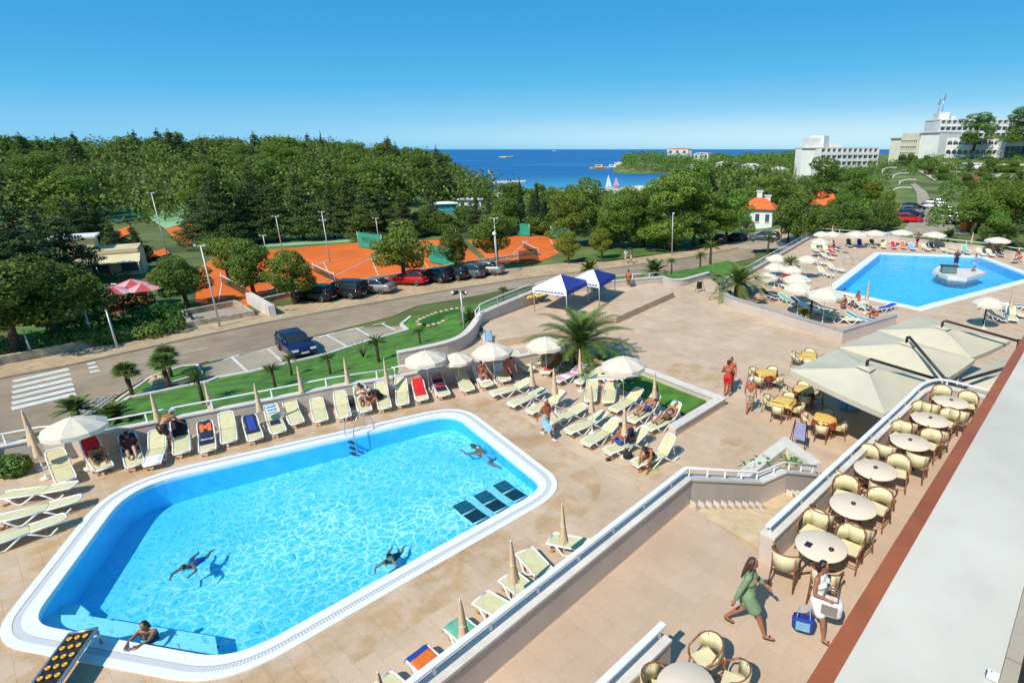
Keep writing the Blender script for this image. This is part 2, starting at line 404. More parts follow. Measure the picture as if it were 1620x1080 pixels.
# main road
near=[(-150,760),(0,705),(40,690),(140,655),(225,600),(330,570),(480,535),(620,500),(660,483),(740,470),(800,458),(900,443),(1060,430),(1160,415),(1230,398),(1330,372)]
farr=[(-150,622),(0,598),(120,575),(290,537),(420,510),(560,484),(700,460),(830,440),(960,425),(1100,405),(1200,386),(1300,362)]
road=far_s(near)+far_s(farr)[::-1]
sheet('road',[road],-2.03,M['road'])
kerb=MB(); wallmesh(kerb,[p+Vector((0,.0,0)) for p in far_s(farr)],.18,-2.06,-1.93); kerb.build('kerb',M['kerb'],kind='structure')
fars2=[(-150,600),(0,577),(120,555),(220,534),(345,508),(400,498),(440,484),(560,463),(700,437),(800,425),(900,415),(960,414),(1100,394),(1190,378),(1290,356)]
sheet('pavement',[far_s(fars2,-1.96)+far_s(farr,-1.96)[::-1]],-1.98,M['gravel'])
# parking bay in front of the lawn
lawn_edge=[(330,606),(345,600),(400,590),(520,562),(572,545),(645,524),(635,515),(650,503),(690,492),(750,482),(790,478)]
bay=far_s([(240,600),(300,598),(345,600),(400,590),(520,562),(572,545),(645,524),(635,515),(560,518),(440,545),(330,575)])
sheet('parking_bay',[bay],-2.022,M['parking'])
mk=MB()
def stripe(mb,a,b,w,z=-2.012):
    a=P(*a,-2.);b=P(*b,-2.); d=(b-a); d.z=0; d.normalize(); n=Vector((-d.y,d.x,0))*w/2
    for v in (a,b): v.z=z
    mb.quad(a-n,b-n,b+n,a+n)
for a,b,t1,t2 in (((365,563),(391,587),(353,569),(378,561)),((424,551),(448,573),(411,555),(436,547)),((516,529),(548,547),(504,534),(528,526)),((562,518),(592,535),(550,522),(575,517)),((603,511),(626,522),(590,514),(610,510))):
    stripe(mk,a,b,.16)
    stripe(mk,t1,t2,.16,-2.009)
stripe(mk,(330,571),(560,519),.10); 
mk.build('parking_marking',M['paint'],kind='structure')
cw=MB()
for i in range(6):
    t=i/5; a=(20+(18-20)*t,603+(646-603)*t); b=(109+(120-109)*t,583+(622-583)*t)
    stripe(cw,a,b,.62)
for i in range(3): stripe(cw,(138+2*i,575.5+6.5*i),(151+3.2*i,573+6*i),.5)
cw.build('crosswalk_marking',M['paint'],kind='structure')
cl=MB(); 
for a,b in (((-100,640),(0,620)),((160,586),(330,549)),((700,467),(820,449)),((900,437),(1060,418))): stripe(cl,a,b,.10,-2.015)
cl.build('lane_marking',M['paint'],kind='structure')
def cobble():
    m=bpy.data.materials.new('grid_pavers'); m.use_nodes=True; nt=m.node_tree; b=nt.nodes['Principled BSDF']; b.inputs['Roughness'].default_value=.9
    tc=nt.nodes.new('ShaderNodeTexCoord'); mp=nt.nodes.new('ShaderNodeMapping'); mp.inputs['Rotation'].default_value=(0,0,R(30)); nt.links.new(tc.outputs['Object'],mp.inputs[0])
    ck=nt.nodes.new('ShaderNodeTexChecker'); ck.inputs['Scale'].default_value=4.5; ck.inputs[1].default_value=(.36,.34,.31,1); ck.inputs[2].default_value=(.07,.07,.06,1)
    nt.links.new(mp.outputs[0],ck.inputs['Vector']); nt.links.new(ck.outputs[0],b.inputs['Base Color']); return m
sheet('grid_paving',[far_s([(118,652),(140,632),(190,622),(160,645),(140,658)])],-2.016,cobble())
# ---------------------------------------------------------------- courts
C1=[(308,500),(430,476),(560,452),(770,418),(722,378),(560,384),(345,402),(312,425)]
sheet('clay_court',[far_s(C1)],-2.035,M['clay'])
sheet('clay_court',[far_s([(778,417),(850,415),(905,392),(884,371),(826,372),(740,380)])],-2.03,M['clay'])
#sheet('clay_court',[far_s([(262,364),(318,352),(345,380),(288,392)])],-2.03,M['clay'])
#sheet('clay_court',[far_s([(205,410),(262,395),(270,404),(215,420)]),far_s([(-20,350),(20,340),(30,352),(-10,365)]),far_s([(170,372),(205,360),(210,368),(180,380)])],-2.03,M['clay'])
#sheet('green_court',[far_s([(235,345),(312,326),(322,343),(300,352),(262,362)])],-2.03,M['gcourt'])
#sheet('green_court',[far_s([(150,334),(215,328),(235,346),(185,352)])],-2.025,M['gcourt2'])
sheet('green_court',[far_s([(335,406),(425,390),(560,382),(556,370),(405,383),(330,398)])],-2.028,M['gcourt'])
ln=MB()
for a,b in (((345,483),(745,417)),((352,440),(700,385)),((345,483),(352,440)),((440,467),(430,428)),((530,452),(512,415)),((600,440),(585,403)),((680,427),(655,392)),((392,475),(520,411)),((480,460),(610,398)),((795,414),(880,398)),((830,378),(868,374)),((880,398),(868,374)),((800,412),(835,380))):
    stripe(ln,a,b,.09,-2.0)
ln.build('court_line',M['paint'],kind='structure')
# ---------------------------------------------------------------- lawn
W1c=[(-140,742),(0,703),(67,690),(148,684),(249,664),(420,631),(524,610),(621,595)]
W1=[P(x,y,.9) for x,y in W1c]
W2=[P(628,556,.8),P(705,540,.8),P(737,525,.8),P(757,500,1.0),P(770,490,1.15),P(845,459,1.35)]
W3=[P(845,459,1.35),P(858,452,1.2),P(930,447,1.1),P(1000,441,1.0),P(1048,437,.9)]
W4=[P(1048,437,.9),P(1062,441,.7),P(1080,441,.6),P(1100,436,.55),P(1122,430,.5)]
def zl(x,y): return -1.35
lz={}
lw_out=[Vector((p.x,p.y,-1.98)) for p in far_s(lawn_edge)]
lw_in=[W1[3],W1[4],W1[5],W1[6],W1[7],W2[0],W2[1],W2[2],W2[3],W2[4],W2[5]]
lawnpoly=[far_s([(175,655)])[0],far_s([(205,632)])[0],far_s([(300,612)])[0]]+lw_out+[W2[5],W2[4],W2[3],W2[2],W2[1],W2[0],W1[7],W1[6],W1[5],W1[4],W1[3]]
def lawnz(x,y):
    q=Vector((x,y)); 
    def dist(L):
        best=1e9
        for a,b in zip(L,L[1:]):
            a2,b2=Vector((a.x,a.y)),Vector((b.x,b.y)); t=max(0,min(1,(q-a2).dot(b2-a2)/max(1e-6,(b2-a2).length_squared))); best=min(best,(a2+(b2-a2)*t-q).length)
        return best
    di=dist(lw_in); do=dist(lw_out+far_s([(300,612),(205,632)])); t=do/(di+do+1e-6)
    return -1.93+1.75*t
sheet('lawn',[lawnpoly],0,M['lawn'],zf=lawnz)
ek=MB(); wallmesh(ek,far_s([(175,655)])+far_s([(205,632)])+far_s([(300,612)])+lw_out[:8],.22,-2.2,-1.82); ek.build('lawn_kerb',M['cap'],kind='structure')
isl=far_s([(165,650),(200,625),(240,597),(290,580),(312,578),(320,592),(250,612),(200,632),(180,648)])
sheet('lawn_island',[isl],-1.94,M['lawn'])
ki=MB(); wallmesh(ki,isl+[isl[0]],.16,-2.1,-1.9); ki.build('island_kerb',M['cap'],kind='structure')
bed=[(661,509),(665,505),(690,495),(715,489),(732,487),(733,495),(715,502),(695,511),(678,515),(664,513)]
sheet('flower_bed',[[P(x,y,-1.5) for x,y in bed]],-1.4,M['hedge'])
eb=thing('stone_edging','curved rim of pale stones around the flower bed in the lawn','stone edging'); bl=[P(x,y,-1.4) for x,y in bed]+[P(*bed[0],-1.4)]
rr=random.Random(3)
for a,b in zip(bl,bl[1:]):
    k=max(1,int((b-a).length/.42))
    for i in range(k):
        MB().ball(tuple(a.lerp(b,i/k)),(.2+.06*rr.random(),.13,.1),6).build('edging_stone',M['rock'],eb)
sheet('rough_verge',[far_s([(905,412),(1000,386),(1180,365),(1190,378),(1060,400),(960,412)])],-1.95,M['lawn2'])
sheet('lawn',[[P(x,y,.3) for x,y in ((1050,438),(1068,443),(1085,441),(1104,436),(1124,429),(1150,440),(1170,418),(1150,412),(1100,424))]],.32,M['lawn'])
sheet('rough_verge',[far_s([(432,478),(560,455),(560,463),(445,485)])],-1.94,M['lawn2'])
sheet('garden_ground',[far_s([(60,560),(215,528),(330,494),(300,470),(150,480),(20,520)])],-1.99,M['lawn2'])
# ---------------------------------------------------------------- pools
PO=[P(*q)for q in ((5,988),(152,788),(215,745),(700,645),(748,655),(897,757),(893,782),(372,1075),(325,1070),(25,1022))]
PO=[Vector((p.x,p.y)) for p in PO]
# corners of the first pool, outer edge (metres): left-far, right-far, right, near, left-near
pc=[P(178,764),P(730,640),P(903,772),P(352,1090),P(-24,1018)]
outer=round_poly([(p.x,p.y) for p in pc],[2.6,1.9,1.7,2.3,2.0],9)
area=sum(outer[i].x*outer[(i+1)%len(outer)].y-outer[(i+1)%len(outer)].x*outer[i].y for i in range(len(outer)))
if area<0: outer=outer[::-1]
g1=offset(outer,.20,True); g2=offset(outer,.36,True); inner=offset(outer,.66,True)
pc2=[P(1384,399),P(1556,405),P(1650,440),P(1458,492),P(1303,459)]
outer2=[Vector((p.x,p.y)) for p in pc2]
if sum(outer2[i].x*outer2[(i+1)%5].y-outer2[(i+1)%5].x*outer2[i].y for i in range(5))<0: outer2=outer2[::-1]
inner2=offset(outer2,.75,True)
def ring(mb,a,b,za,zb,mi=0):
    n=len(a); vs=[(p.x,p.y,za) for p in a]+[(p.x,p.y,zb) for p in b]
    mb.add(vs,[(i,(i+1)%n,n+(i+1)%n,n+i) for i in range(n)],mi)
def gratemat():
    m=bpy.data.materials.new('overflow_grate'); m.use_nodes=True; nt=m.node_tree; b=nt.nodes['Principled BSDF']; b.inputs['Roughness'].default_value=.5
    uv=nt.nodes.new('ShaderNodeUVMap'); sx=nt.nodes.new('ShaderNodeSeparateXYZ'); nt.links.new(uv.outputs[0],sx.inputs[0])
    def saw(sock,f):
        mu=nt.nodes.new('ShaderNodeMath'); mu.operation='MULTIPLY'; mu.inputs[1].default_value=f; nt.links.new(sock,mu.inputs[0])
        fr=nt.nodes.new('ShaderNodeMath'); fr.operation='FRACT'; nt.links.new(mu.outputs[0],fr.inputs[0]); return fr.outputs[0]
    c1=ramp(nt,saw(sx.outputs[0],14.),[(.45,(.74,.74,.73)),(.6,(.50,.50,.51))])
    c2=ramp(nt,saw(sx.outputs[1],4.),[(.1,(.55,.55,.56)),(.25,(1,1,1))])
    nt.links.new(mix(nt,c1,c2,1.,'MULTIPLY'),b.inputs['Base Color']); return m
GR=gratemat()
def grate_ring(parent,a,b,z):
    n=len(a); vs=[(p.x,p.y,z) for p in a]+[(p.x,p.y,z) for p in b]
    fs=[(i,(i+1)%n,n+(i+1)%n,n+i) for i in range(n)]
    me=bpy.data.meshes.new('overflow_grate'); me.from_pydata(vs,[],fs); me.materials.append(GR)
    uvl=me.uv_layers.new(name='UVMap'); L=[0]
    for i in range(n): L.append(L[-1]+(a[(i+1)%n]-a[i]).length)
    for f in range(n):
        l0=me.polygons[f].loop_start
        for k,(u,v) in enumerate(((L[f],0),(L[f+1],0),(L[f+1],1),(L[f],1))): uvl.data[l0+k].uv=(u,v)
    o=bpy.data.objects.new('overflow_grate',me); link(o,parent); reg(o,parent)
def caustic_floor(name,base,deep,line,lw,sc1,amt,rz=0):  # rippling sunlight under water is painted into the colour as pale web lines
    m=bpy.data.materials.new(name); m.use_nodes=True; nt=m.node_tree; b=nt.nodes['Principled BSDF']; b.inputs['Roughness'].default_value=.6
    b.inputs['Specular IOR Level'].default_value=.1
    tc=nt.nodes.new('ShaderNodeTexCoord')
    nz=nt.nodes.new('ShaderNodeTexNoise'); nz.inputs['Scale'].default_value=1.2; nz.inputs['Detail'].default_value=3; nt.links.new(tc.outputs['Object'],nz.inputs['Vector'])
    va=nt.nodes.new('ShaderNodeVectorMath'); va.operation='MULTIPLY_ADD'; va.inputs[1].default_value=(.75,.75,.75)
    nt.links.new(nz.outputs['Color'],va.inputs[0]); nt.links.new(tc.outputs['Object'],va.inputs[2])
    def caustic_web(s,w):
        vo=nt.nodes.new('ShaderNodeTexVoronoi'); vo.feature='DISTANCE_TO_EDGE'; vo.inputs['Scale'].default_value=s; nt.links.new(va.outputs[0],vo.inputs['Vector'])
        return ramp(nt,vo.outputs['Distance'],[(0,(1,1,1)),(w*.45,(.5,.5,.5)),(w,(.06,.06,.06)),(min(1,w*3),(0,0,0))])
    w=mix(nt,caustic_web(sc1,lw),caustic_web(sc1*1.9,lw*1.2),.38)
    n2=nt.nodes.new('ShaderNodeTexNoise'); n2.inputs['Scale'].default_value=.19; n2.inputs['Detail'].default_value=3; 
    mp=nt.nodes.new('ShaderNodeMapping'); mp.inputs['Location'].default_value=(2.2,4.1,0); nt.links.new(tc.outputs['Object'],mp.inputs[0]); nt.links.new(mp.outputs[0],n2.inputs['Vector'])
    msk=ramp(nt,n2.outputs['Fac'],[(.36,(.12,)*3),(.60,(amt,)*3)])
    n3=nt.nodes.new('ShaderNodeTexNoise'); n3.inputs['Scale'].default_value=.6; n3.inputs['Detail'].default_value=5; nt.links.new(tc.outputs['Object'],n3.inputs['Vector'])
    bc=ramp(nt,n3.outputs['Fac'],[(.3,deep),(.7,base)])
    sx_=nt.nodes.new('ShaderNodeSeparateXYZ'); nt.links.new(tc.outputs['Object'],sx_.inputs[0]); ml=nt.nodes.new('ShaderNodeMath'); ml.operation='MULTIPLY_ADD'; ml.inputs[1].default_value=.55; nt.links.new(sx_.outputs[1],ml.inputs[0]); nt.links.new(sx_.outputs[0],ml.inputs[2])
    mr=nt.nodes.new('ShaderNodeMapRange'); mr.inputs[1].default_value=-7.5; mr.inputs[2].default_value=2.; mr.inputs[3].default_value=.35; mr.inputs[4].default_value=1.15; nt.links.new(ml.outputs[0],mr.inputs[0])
    msk=mix(nt,msk,ramp(nt,mr.outputs[0],[(0,(0,0,0)),(1,(1,1,1))]),1.,'MULTIPLY')  # painted light web strengthens towards the right and far side
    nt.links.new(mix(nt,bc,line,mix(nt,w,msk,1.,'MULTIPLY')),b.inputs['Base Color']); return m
def watermat(name,tint,bscale,bstr,mixf=.06):
    m=bpy.data.materials.new(name); m.use_nodes=True; nt=m.node_tree; nt.nodes.remove(nt.nodes['Principled BSDF'])
    tr=nt.nodes.new('ShaderNodeBsdfTransparent'); tr.inputs[0].default_value=(*tint,1)
    gl=nt.nodes.new('ShaderNodeBsdfGlossy'); gl.inputs['Roughness'].default_value=.06
    tc=nt.nodes.new('ShaderNodeTexCoord'); nz=nt.nodes.new('ShaderNodeTexNoise'); nz.inputs['Scale'].default_value=bscale; nz.inputs['Detail'].default_value=3; nz.inputs['Distortion'].default_value=.6
    nt.links.new(tc.outputs['Object'],nz.inputs['Vector'])
    bp=nt.nodes.new('ShaderNodeBump'); bp.inputs['Strength'].default_value=bstr; bp.inputs['Distance'].default_value=.12; nt.links.new(nz.outputs['Fac'],bp.inputs['Height']); nt.links.new(bp.outputs[0],gl.inputs['Normal'])
    fr=nt.nodes.new('ShaderNodeFresnel'); fr.inputs['IOR'].default_value=1.33; nt.links.new(bp.outputs[0],fr.inputs['Normal'])
    ms=nt.nodes.new('ShaderNodeMixShader'); nt.links.new(fr.outputs[0],ms.inputs[0]); nt.links.new(tr.outputs[0],ms.inputs[1]); nt.links.new(gl.outputs[0],ms.inputs[2])
    nt.links.new(ms.outputs[0],nt.nodes['Material Output'].inputs[0]); return m
PW=mat('pool_wall_tile',(.10,.50,.80),.5,.06,3); PW2=mat('pool_wall_tile_blue',(.09,.56,.89),.5,.06,3)
def make_pool(label,out,a,b,inn,depth,floor,wallm,grate=True,zf=None):
    t=thing('swimming_pool',label,'swimming pool',(0,0,0))
    mb=MB()
    ring(mb,out,a,.035,.035); ring(mb,b,inn,.035,.035) if grate else None
    ring(mb,out,out,-.1,.035); ring(mb,inn,inn,.035,-.13)
    mb.build('rim',M['white'],t)
    if grate: grate_ring(t,a,b,.024)
    wl=MB(); ring(wl,inn,inn,-.13,-depth); wl.build('side_wall',wallm,t)
    sheet('pool_floor',[inn],-depth,floor,None,parent=t,zf=zf)
    return t
PF=caustic_floor('pool_floor',(.15,.66,.91),(.07,.56,.87),(1.,1.,1.),.11,2.9,1.5)
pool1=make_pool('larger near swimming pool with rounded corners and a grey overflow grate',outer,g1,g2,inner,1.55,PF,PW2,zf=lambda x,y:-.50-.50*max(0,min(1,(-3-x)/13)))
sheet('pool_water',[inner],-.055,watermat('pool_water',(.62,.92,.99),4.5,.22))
PF2=caustic_floor('far_pool_floor',(.22,.72,.94),(.14,.64,.92),(.45,.85,1.),.14,1.6,.5)
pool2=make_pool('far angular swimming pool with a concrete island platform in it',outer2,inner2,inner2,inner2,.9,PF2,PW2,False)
sheet('pool_water',[inner2],-.05,watermat('far_pool_water',(.55,.88,1.),2.2,.4))
# underwater ledges and loungers of the near pool
lg=MB(); 
lg.prism([(P(x,y,-.5).x,P(x,y,-.5).y) for x,y in ((720,800),(745,825),(868,772),(868,755),(815,745))],-1.54,-.55); lg.build('pool_ledge',caustic_floor('ledge_tile',(.42,.72,.82),(.35,.66,.8),(.95,1,1),.1,5.,.8),pool1)
st=MB()
for (q,z) in ((((60,972),(130,972),(340,1006),(345,1034),(60,996)),-.34),(((84,956),(126,955),(142,968),(136,982),(84,978)),-.58)):
    st.prism([(P(x,y,z).x,P(x,y,z).y) for x,y in q],-1.54,z)
st.build('pool_step',caustic_floor('step_tile',(.52,.80,.88),(.42,.74,.86),(.85,.98,1),.1,4.,.6),pool1)
for x,y in ((117,984),(136,986),(180,995),(187,1000),(275,1008),(282,1006),(322,1013),(335,1016)):
    p=P(x,y,-.2); MB().box((p.x,p.y,-.385),(.20,.15,.03),AX*.1).build('jet_vent',M['dkmetal'],pool1)
sbm=mat('submerged_mat',(.02,.10,.14),.6,.2,6); sbm2=mat('submerged_mat_dark',(.005,.02,.03),.5,.2,6)
for i,(a,m_,b) in enumerate((((726,797),(742,809),(760,823)),((759,781),(775,793),(792,806)),((789,765),(805,776),(823,789)))):
    t=thing('pool_recliner',['dark underwater recliner farthest to the left in the pool corner','middle one of the dark underwater recliners in the pool corner','dark underwater recliner nearest the rounded pool corner'][i],'recliner',P(*m_,-.4),0,'dark recliners under the water')
    A,Mm,B=[P(*q,-.4) for q in (a,m_,b)]
    w=(A-B).normalized(); n=Vector((-w.y,w.x,0))*-.26
    o0=Vector(t.location)
    k=MB(); k.add([A-n-o0+Vector((0,0,.05)),Mm-n-o0,Mm+n-o0,A+n-o0+Vector((0,0,.05))],[(0,1,2,3)]); k.build('back_mat',sbm,t)
    k=MB(); k.add([Mm-n-o0-w*.05,B-n-o0+Vector((0,0,.04)),B+n-o0+Vector((0,0,.04)),Mm+n-o0-w*.05],[(0,1,2,3)]); k.build('seat_mat',sbm2,t)
    k=MB(); 
    for q in (Mm-w*.025,B): k.tube([q-n-o0,q+n-o0],.03)
    k.build('bar',M['white'],t)
wet=bpy.data.materials.new('wet_stone_film'); wet.use_nodes=True; nt=wet.node_tree; nt.nodes.remove(nt.nodes['Principled BSDF']); tr=nt.nodes.new('ShaderNodeBsdfTransparent')
tc=nt.nodes.new('ShaderNodeTexCoord'); nz=nt.nodes.new('ShaderNodeTexNoise'); nz.inputs['Scale'].default_value=1.1; nz.inputs['Detail'].default_value=6; nz.inputs['Roughness'].default_value=.6; nt.links.new(tc.outputs['Object'],nz.inputs['Vector'])
nt.links.new(ramp(nt,nz.outputs['Fac'],[(.46,(1,1,1)),(.56,(.95,.915,.84)),(.70,(.90,.855,.78))]),tr.inputs[0]); nt.links.new(tr.outputs[0],nt.nodes['Material Output'].inputs[0])
wo=offset(outer,-1.5,True); m=MB(); ring(m,[Vector((p.x,p.y)) for p in wo],outer,.006,.006); m.build('wet_patch',wet,kind='structure')
sheet('wet_patch',[[P(x,y) for x,y in ((1135,712),(1142,694),(1168,690),(1195,700),(1190,722),(1165,728))],[P(x,y) for x,y in ((1040,590),(1075,570),(1140,585),(1150,610),(1090,625))],[P(x,y) for x,y in ((640,880),(700,850),(760,880),(700,930))],[P(x,y) for x,y in ((980,740),(1040,720),(1075,735),(1010,775))]],.006,wet)
# ---------------------------------------------------------------- deck, platform, terraces
W5=[P(1145,447,.8),P(1141,455,.8),P(1146,462,.8),P(1160,470,.8),P(1190,479,.8),P(1250,497,.8),P(1333,521,.8),P(1416,497,.8)]   # planter wall
Wn=[P(1146,444,.75),P(1290,364,.75)]; Wf=[P(1290,364,.75),P(1420,373,.75),P(1560,388,.75),P(1605,396,.75),P(1700,402,.75)]
deckp=[Vector((-45,-6,0)),W1[0]+Vector((-8,0,0))]+W1+W2+W3+W4+[Wn[0],Wn[1]]+Wf[1:]+[Vector((62,50,0)),Vector((40,-6,0))]
deckp=[(p.x,p.y) for p in deckp]
sheet('pool_deck',[deckp],0,M['deck'],holes=[outer,outer2])
dk=MB(); n=len(deckp)
dk.add([(*p,0) for p in deckp]+[(*p,-2.6) for p in deckp],[(i,(i+1)%n,n+(i+1)%n,n+i) for i in range(n)]); dk.build('deck_retaining_wall',M['wall'],kind='structure')
# raised platform under the promotional canopies
pf=[P(788,538,.45),P(880,523,.45),P(975,502,.45),P(1066,462,.45),P(1044,447,.45)]+[Vector((p.x,p.y,.45)) for p in W3[::-1][1:]]+[Vector((W2[4].x,W2[4].y,0)),Vector((W2[3].x,W2[3].y,0))]
plat=MB().prism([(p.x,p.y) for p in pf],.005,.45); plat.build('raised_platform',[M['deck']],kind='structure')
stp=MB()
for i in range(3):
    a=P(770+6*i,548-9*i,.0);b=P(800+4*i,541-5*i,0)
    c=P(782+6*i,520-6*i,0);d=P(757+2*i,530-8*i,0)
    stp.prism([(q.x,q.y) for q in (a,b,c,d)],.004,.15*(i+1)-.004*i)
stp.build('platform_step',M['cap'],kind='structure')
# restaurant terrace, one floor up, and the flight of steps down from it
TZ=2.1
T0=P(560,1146,3.1);Ta=P(1085,740,3.1)
ax=Vector((math.sin(AX),math.cos(AX),0)); nx=Vector((-ax.y,ax.x,0))
B0=P(1215,832,3.1); B1=P(1440,625,3.1)
ter=[T0-(Ta-T0).normalized()*8,Ta+(Ta-T0)*.0, P(1205,880,TZ),B0,B1,P(1462,606,3.1),P(1492,600,3.1),P(1545,612,3.1),P(1580,620,3.1)]
last=ter[-1]
re0=P(1275,1080,6.); re1=P(1620,530,6.); red=(re1-re0).normalized(); ren=Vector((red.y,-red.x,0))
kf=(re0+ren*1.6-last).dot(ren); ter+= [last+ren*kf,re0+ren*1.6-red*12,re0-red*16-ren*4]
sheet('terrace_floor',[[(p.x,p.y) for p in ter]],TZ,M['terrace'])
tw=MB(); n=len(ter); tw.add([(p.x,p.y,TZ) for p in ter]+[(p.x,p.y,0) for p in ter],[(i,(i+1)%n,n+(i+1)%n,n+i) for i in range(n)]); tw.build('terrace_retaining_wall',M['wall'],kind='structure')
S0=Vector((Ta.x,Ta.y,0)); S1=Vector((3.78,14.95,0)); S2=Vector((4.66,15.55,0)); S3=Vector((6.12,16.75,0))
RIS=TZ/17
sw=MB()   # treads
d1=(S1-S0)/10; off=Vector((2.6,-2.75,0))*1.05
for i in range(10):
    a=S0+d1*i; b=S0+d1*(i+1); z=TZ-RIS*(i+1)
    o=off if True else 0
    sw.prism([(q.x,q.y) for q in (a,b,b+off,a+off)],0.002,z)
zl_=TZ-RIS*10
sw.prism([(q.x,q.y) for q in (S1,S2,S2+off,S1+off)],.003,zl_-.002)
d3=(S3-S2)/7
for i in range(6):
    a=S2+d3*i;b=S2+d3*(i+1)
    sw.prism([(q.x,q.y) for q in (a,b,b+off*.9,a+off*.9)],.003,TZ-RIS*(11+i))
sw.build('staircase',M['stairs'],kind='structure')
# ---------------------------------------------------------------- walls and rails
def wall(label,line,th,z0,ztop,rail=None,capw=.08,wm='wall',cm='cap',cat='wall',railm='white',flat=False,step=1.6,name='parapet_wall',two=False,capth=.06):
    t=thing(name,label,cat,(line[0].x,line[0].y,0)); o=Vector((line[0].x,line[0].y,0))
    ln=[Vector((p.x,p.y,0))-o for p in line]; n=len(ln)
    z0=z0 if hasattr(z0,'__len__') else [z0]*n; zt=ztop if hasattr(ztop,'__len__') else [ztop]*n
    m=MB(); wallmesh(m,ln,th,z0,[z-capth for z in zt]); m.build('wall',M[wm],t)
    m=MB(); wallmesh(m,ln,th+capw,[z-capth for z in zt],zt); m.build('cap',M[cm],t)
    if rail:
        rp=[Vector((p.x,p.y,z+rail)) for p,z in zip(ln,zt)]
        m=MB()
        if flat: wallmesh(m,ln,.13,[z+rail-.04 for z in zt],[z+rail for z in zt])
        else: m.tube(rp,.035,6)
        m.build('handrail',M[railm],t)
        if two: MB().tube([p-Vector((0,0,rail*.45)) for p in rp],.03,6).build('handrail',M[railm],t)
        acc=.12; L=0
        for a,b in zip(rp,rp[1:]):
            l=(b-a).length
            while acc<L+l:
                p=a.lerp(b,(acc-L)/l); MB().box((p.x,p.y,p.z-rail/2),(.05,.05,rail-.03),0).build('post',M[railm],t); acc+=step
            L+=l
    return t
def crv(pts,n=5):
    return smooth_line(pts,n)
wall('long low grey wall with white tube rail between the near pool deck and the lawn',W1,.28,0,.9,.38,step=2.1)
W1b=[P(621,595,.85),P(655,588,.85),P(720,578,.85),P(814,563,.85),P(850,556,.85),P(884,552,.85)]
wall('low grey wall with white rail behind the shaded loungers under the open parasols',W1b,.26,0,.85,.42,step=2.2)
zz=[p.z for p in W2]
c2=crv(W2,4); wall('curving grey wall beside the palm lawn with tilted rail rising to the platform',c2,.32,-.6,[p.z for p in c2],None)
r2=[p for p in c2 if P(754,505,1).y-.2<=p.y]
rt=thing('stair_railing','white double tube railing climbing along the curved wall above the lawn','railing',tuple(r2[0]))
for k in (.28,.55): MB().tube([p-r2[0]+Vector((0,0,k)) for p in r2],.035,6).build('rail',M['white'],rt)
for p in r2[::3]: MB().box(tuple(p-r2[0]+Vector((0,0,.28))),(.05,.05,.56)).build('post',M['white'],rt)
wall('grey wall with white rail behind the blue and white canopies',W3,.3,-.5,[p.z for p in W3],.35,two=False)
c4=crv(W4,4); wall('short curved grey wall edging the grass wedge',c4,.3,-.4,[p.z for p in c4],None)
c5=crv(W5[:5],4)+W5[5:]; wall('long pale planter wall curving round the far pool terrace',c5,.3,0,.8,None,cm='capdk')
il=offset(c5[2:],-.75); ol=offset(c5[2:],-.16); ce=sum((Vector((p.x,p.y)) for p in outer2),Vector((0,0)))/5
if (il[5]-ce).length>(Vector((c5[7].x,c5[7].y))-ce).length: il=offset(c5[2:],.75); ol=offset(c5[2:],.16)
soil=MB().prism([tuple(q) for q in ol[:-2]]+[tuple(q) for q in il[:-2][::-1]],.01,.42); soil.build('planter_soil',M['soil'],kind='structure')
wall('low wall with double white rail along the road side of the far pool terrace',Wn,.2,-.4,.35,.55,two=True,step=2.5)
wall('pale wall with white rail behind the loungers at the far pool',Wf,.25,-.4,.6,.4,step=3)
# garden triangle on the near deck
gt=[(923,570),(962,592),(985,615),(1032,634),(1080,657),(1118,636),(1017,592),(985,575),(950,562)]
gl=MB().prism([tuple(P(x,y,0))[:2] for x,y in gt],.004,.09); gl.build('lawn',M['lawn'],kind='structure')
wall('low wall on the plaza side of the deck garden ending in a thick corner',[P(1010,580,.4),P(1140,629,.4),P(1063,675,.4)],.34,0,.4,None,cm='cap')
# upper terrace walls
ZA=2.86
wall('long parapet with white flat handrail between the terrace and the near pool',[T0-(Ta-T0).normalized()*8,Ta],.34,TZ-.4,ZA,.25,flat=True,step=1.15,capw=.06)
sl=[Ta,S1,S2,S3]; szt=[ZA,ZA-RIS*10,ZA-RIS*10,ZA-RIS*17]
wall('zigzag stair wall with white rail stepping down from the terrace to the plaza',sl,.3,[0,0,0,0],szt,.25,step=.75,capw=.08)
for (a,b,z0,k) in ((S0,S1,TZ,10),(S2,S3,TZ-RIS*10,7)):
    st=thing('stair_skirting','pale stepped skirting stones along the %s flight of the zigzag wall'%('upper' if k==10 else 'lower'),'skirting',(a.x,a.y,0))
    dd=(b-a)/k; nn=Vector((dd.y,-dd.x,0)).normalized()*.20
    m=MB()
    for i in range(k):
        p=dd*i+nn; q=dd*(i+1)+nn; z=z0-RIS*(i+1)
        w_=nn.normalized()*.22
        m.add([p+Vector((0,0,z)),q+Vector((0,0,z)),p+Vector((0,0,z+RIS*2.3)),p+w_+Vector((0,0,z)),q+w_+Vector((0,0,z)),p+w_+Vector((0,0,z+RIS*2.3))],[(0,1,2),(5,4,3),(0,2,5,3),(1,4,5,2),(0,3,4,1)])
    m.build('stepped_stone',M['cap'],st)
cb=[B0,B1]+crv([B1,P(1462,606,3.1),P(1492,600,3.1),P(1545,612,3.1),P(1580,620,3.1),P(1660,640,3.1)],5)[1:]
wall('long parapet with white flat handrail curving round the restaurant tables',cb,.32,TZ-.5,ZA,.25,flat=True,step=1.5,capw=.05)
wc=[P(1050,985,3.1),P(945,1085,3.1),P(800,1230,3.1)]
wall('short parapet with white handrail ending on the terrace near the camera',wc,.34,TZ-.3,ZA,.25,flat=True,step=1.3,capw=.05)
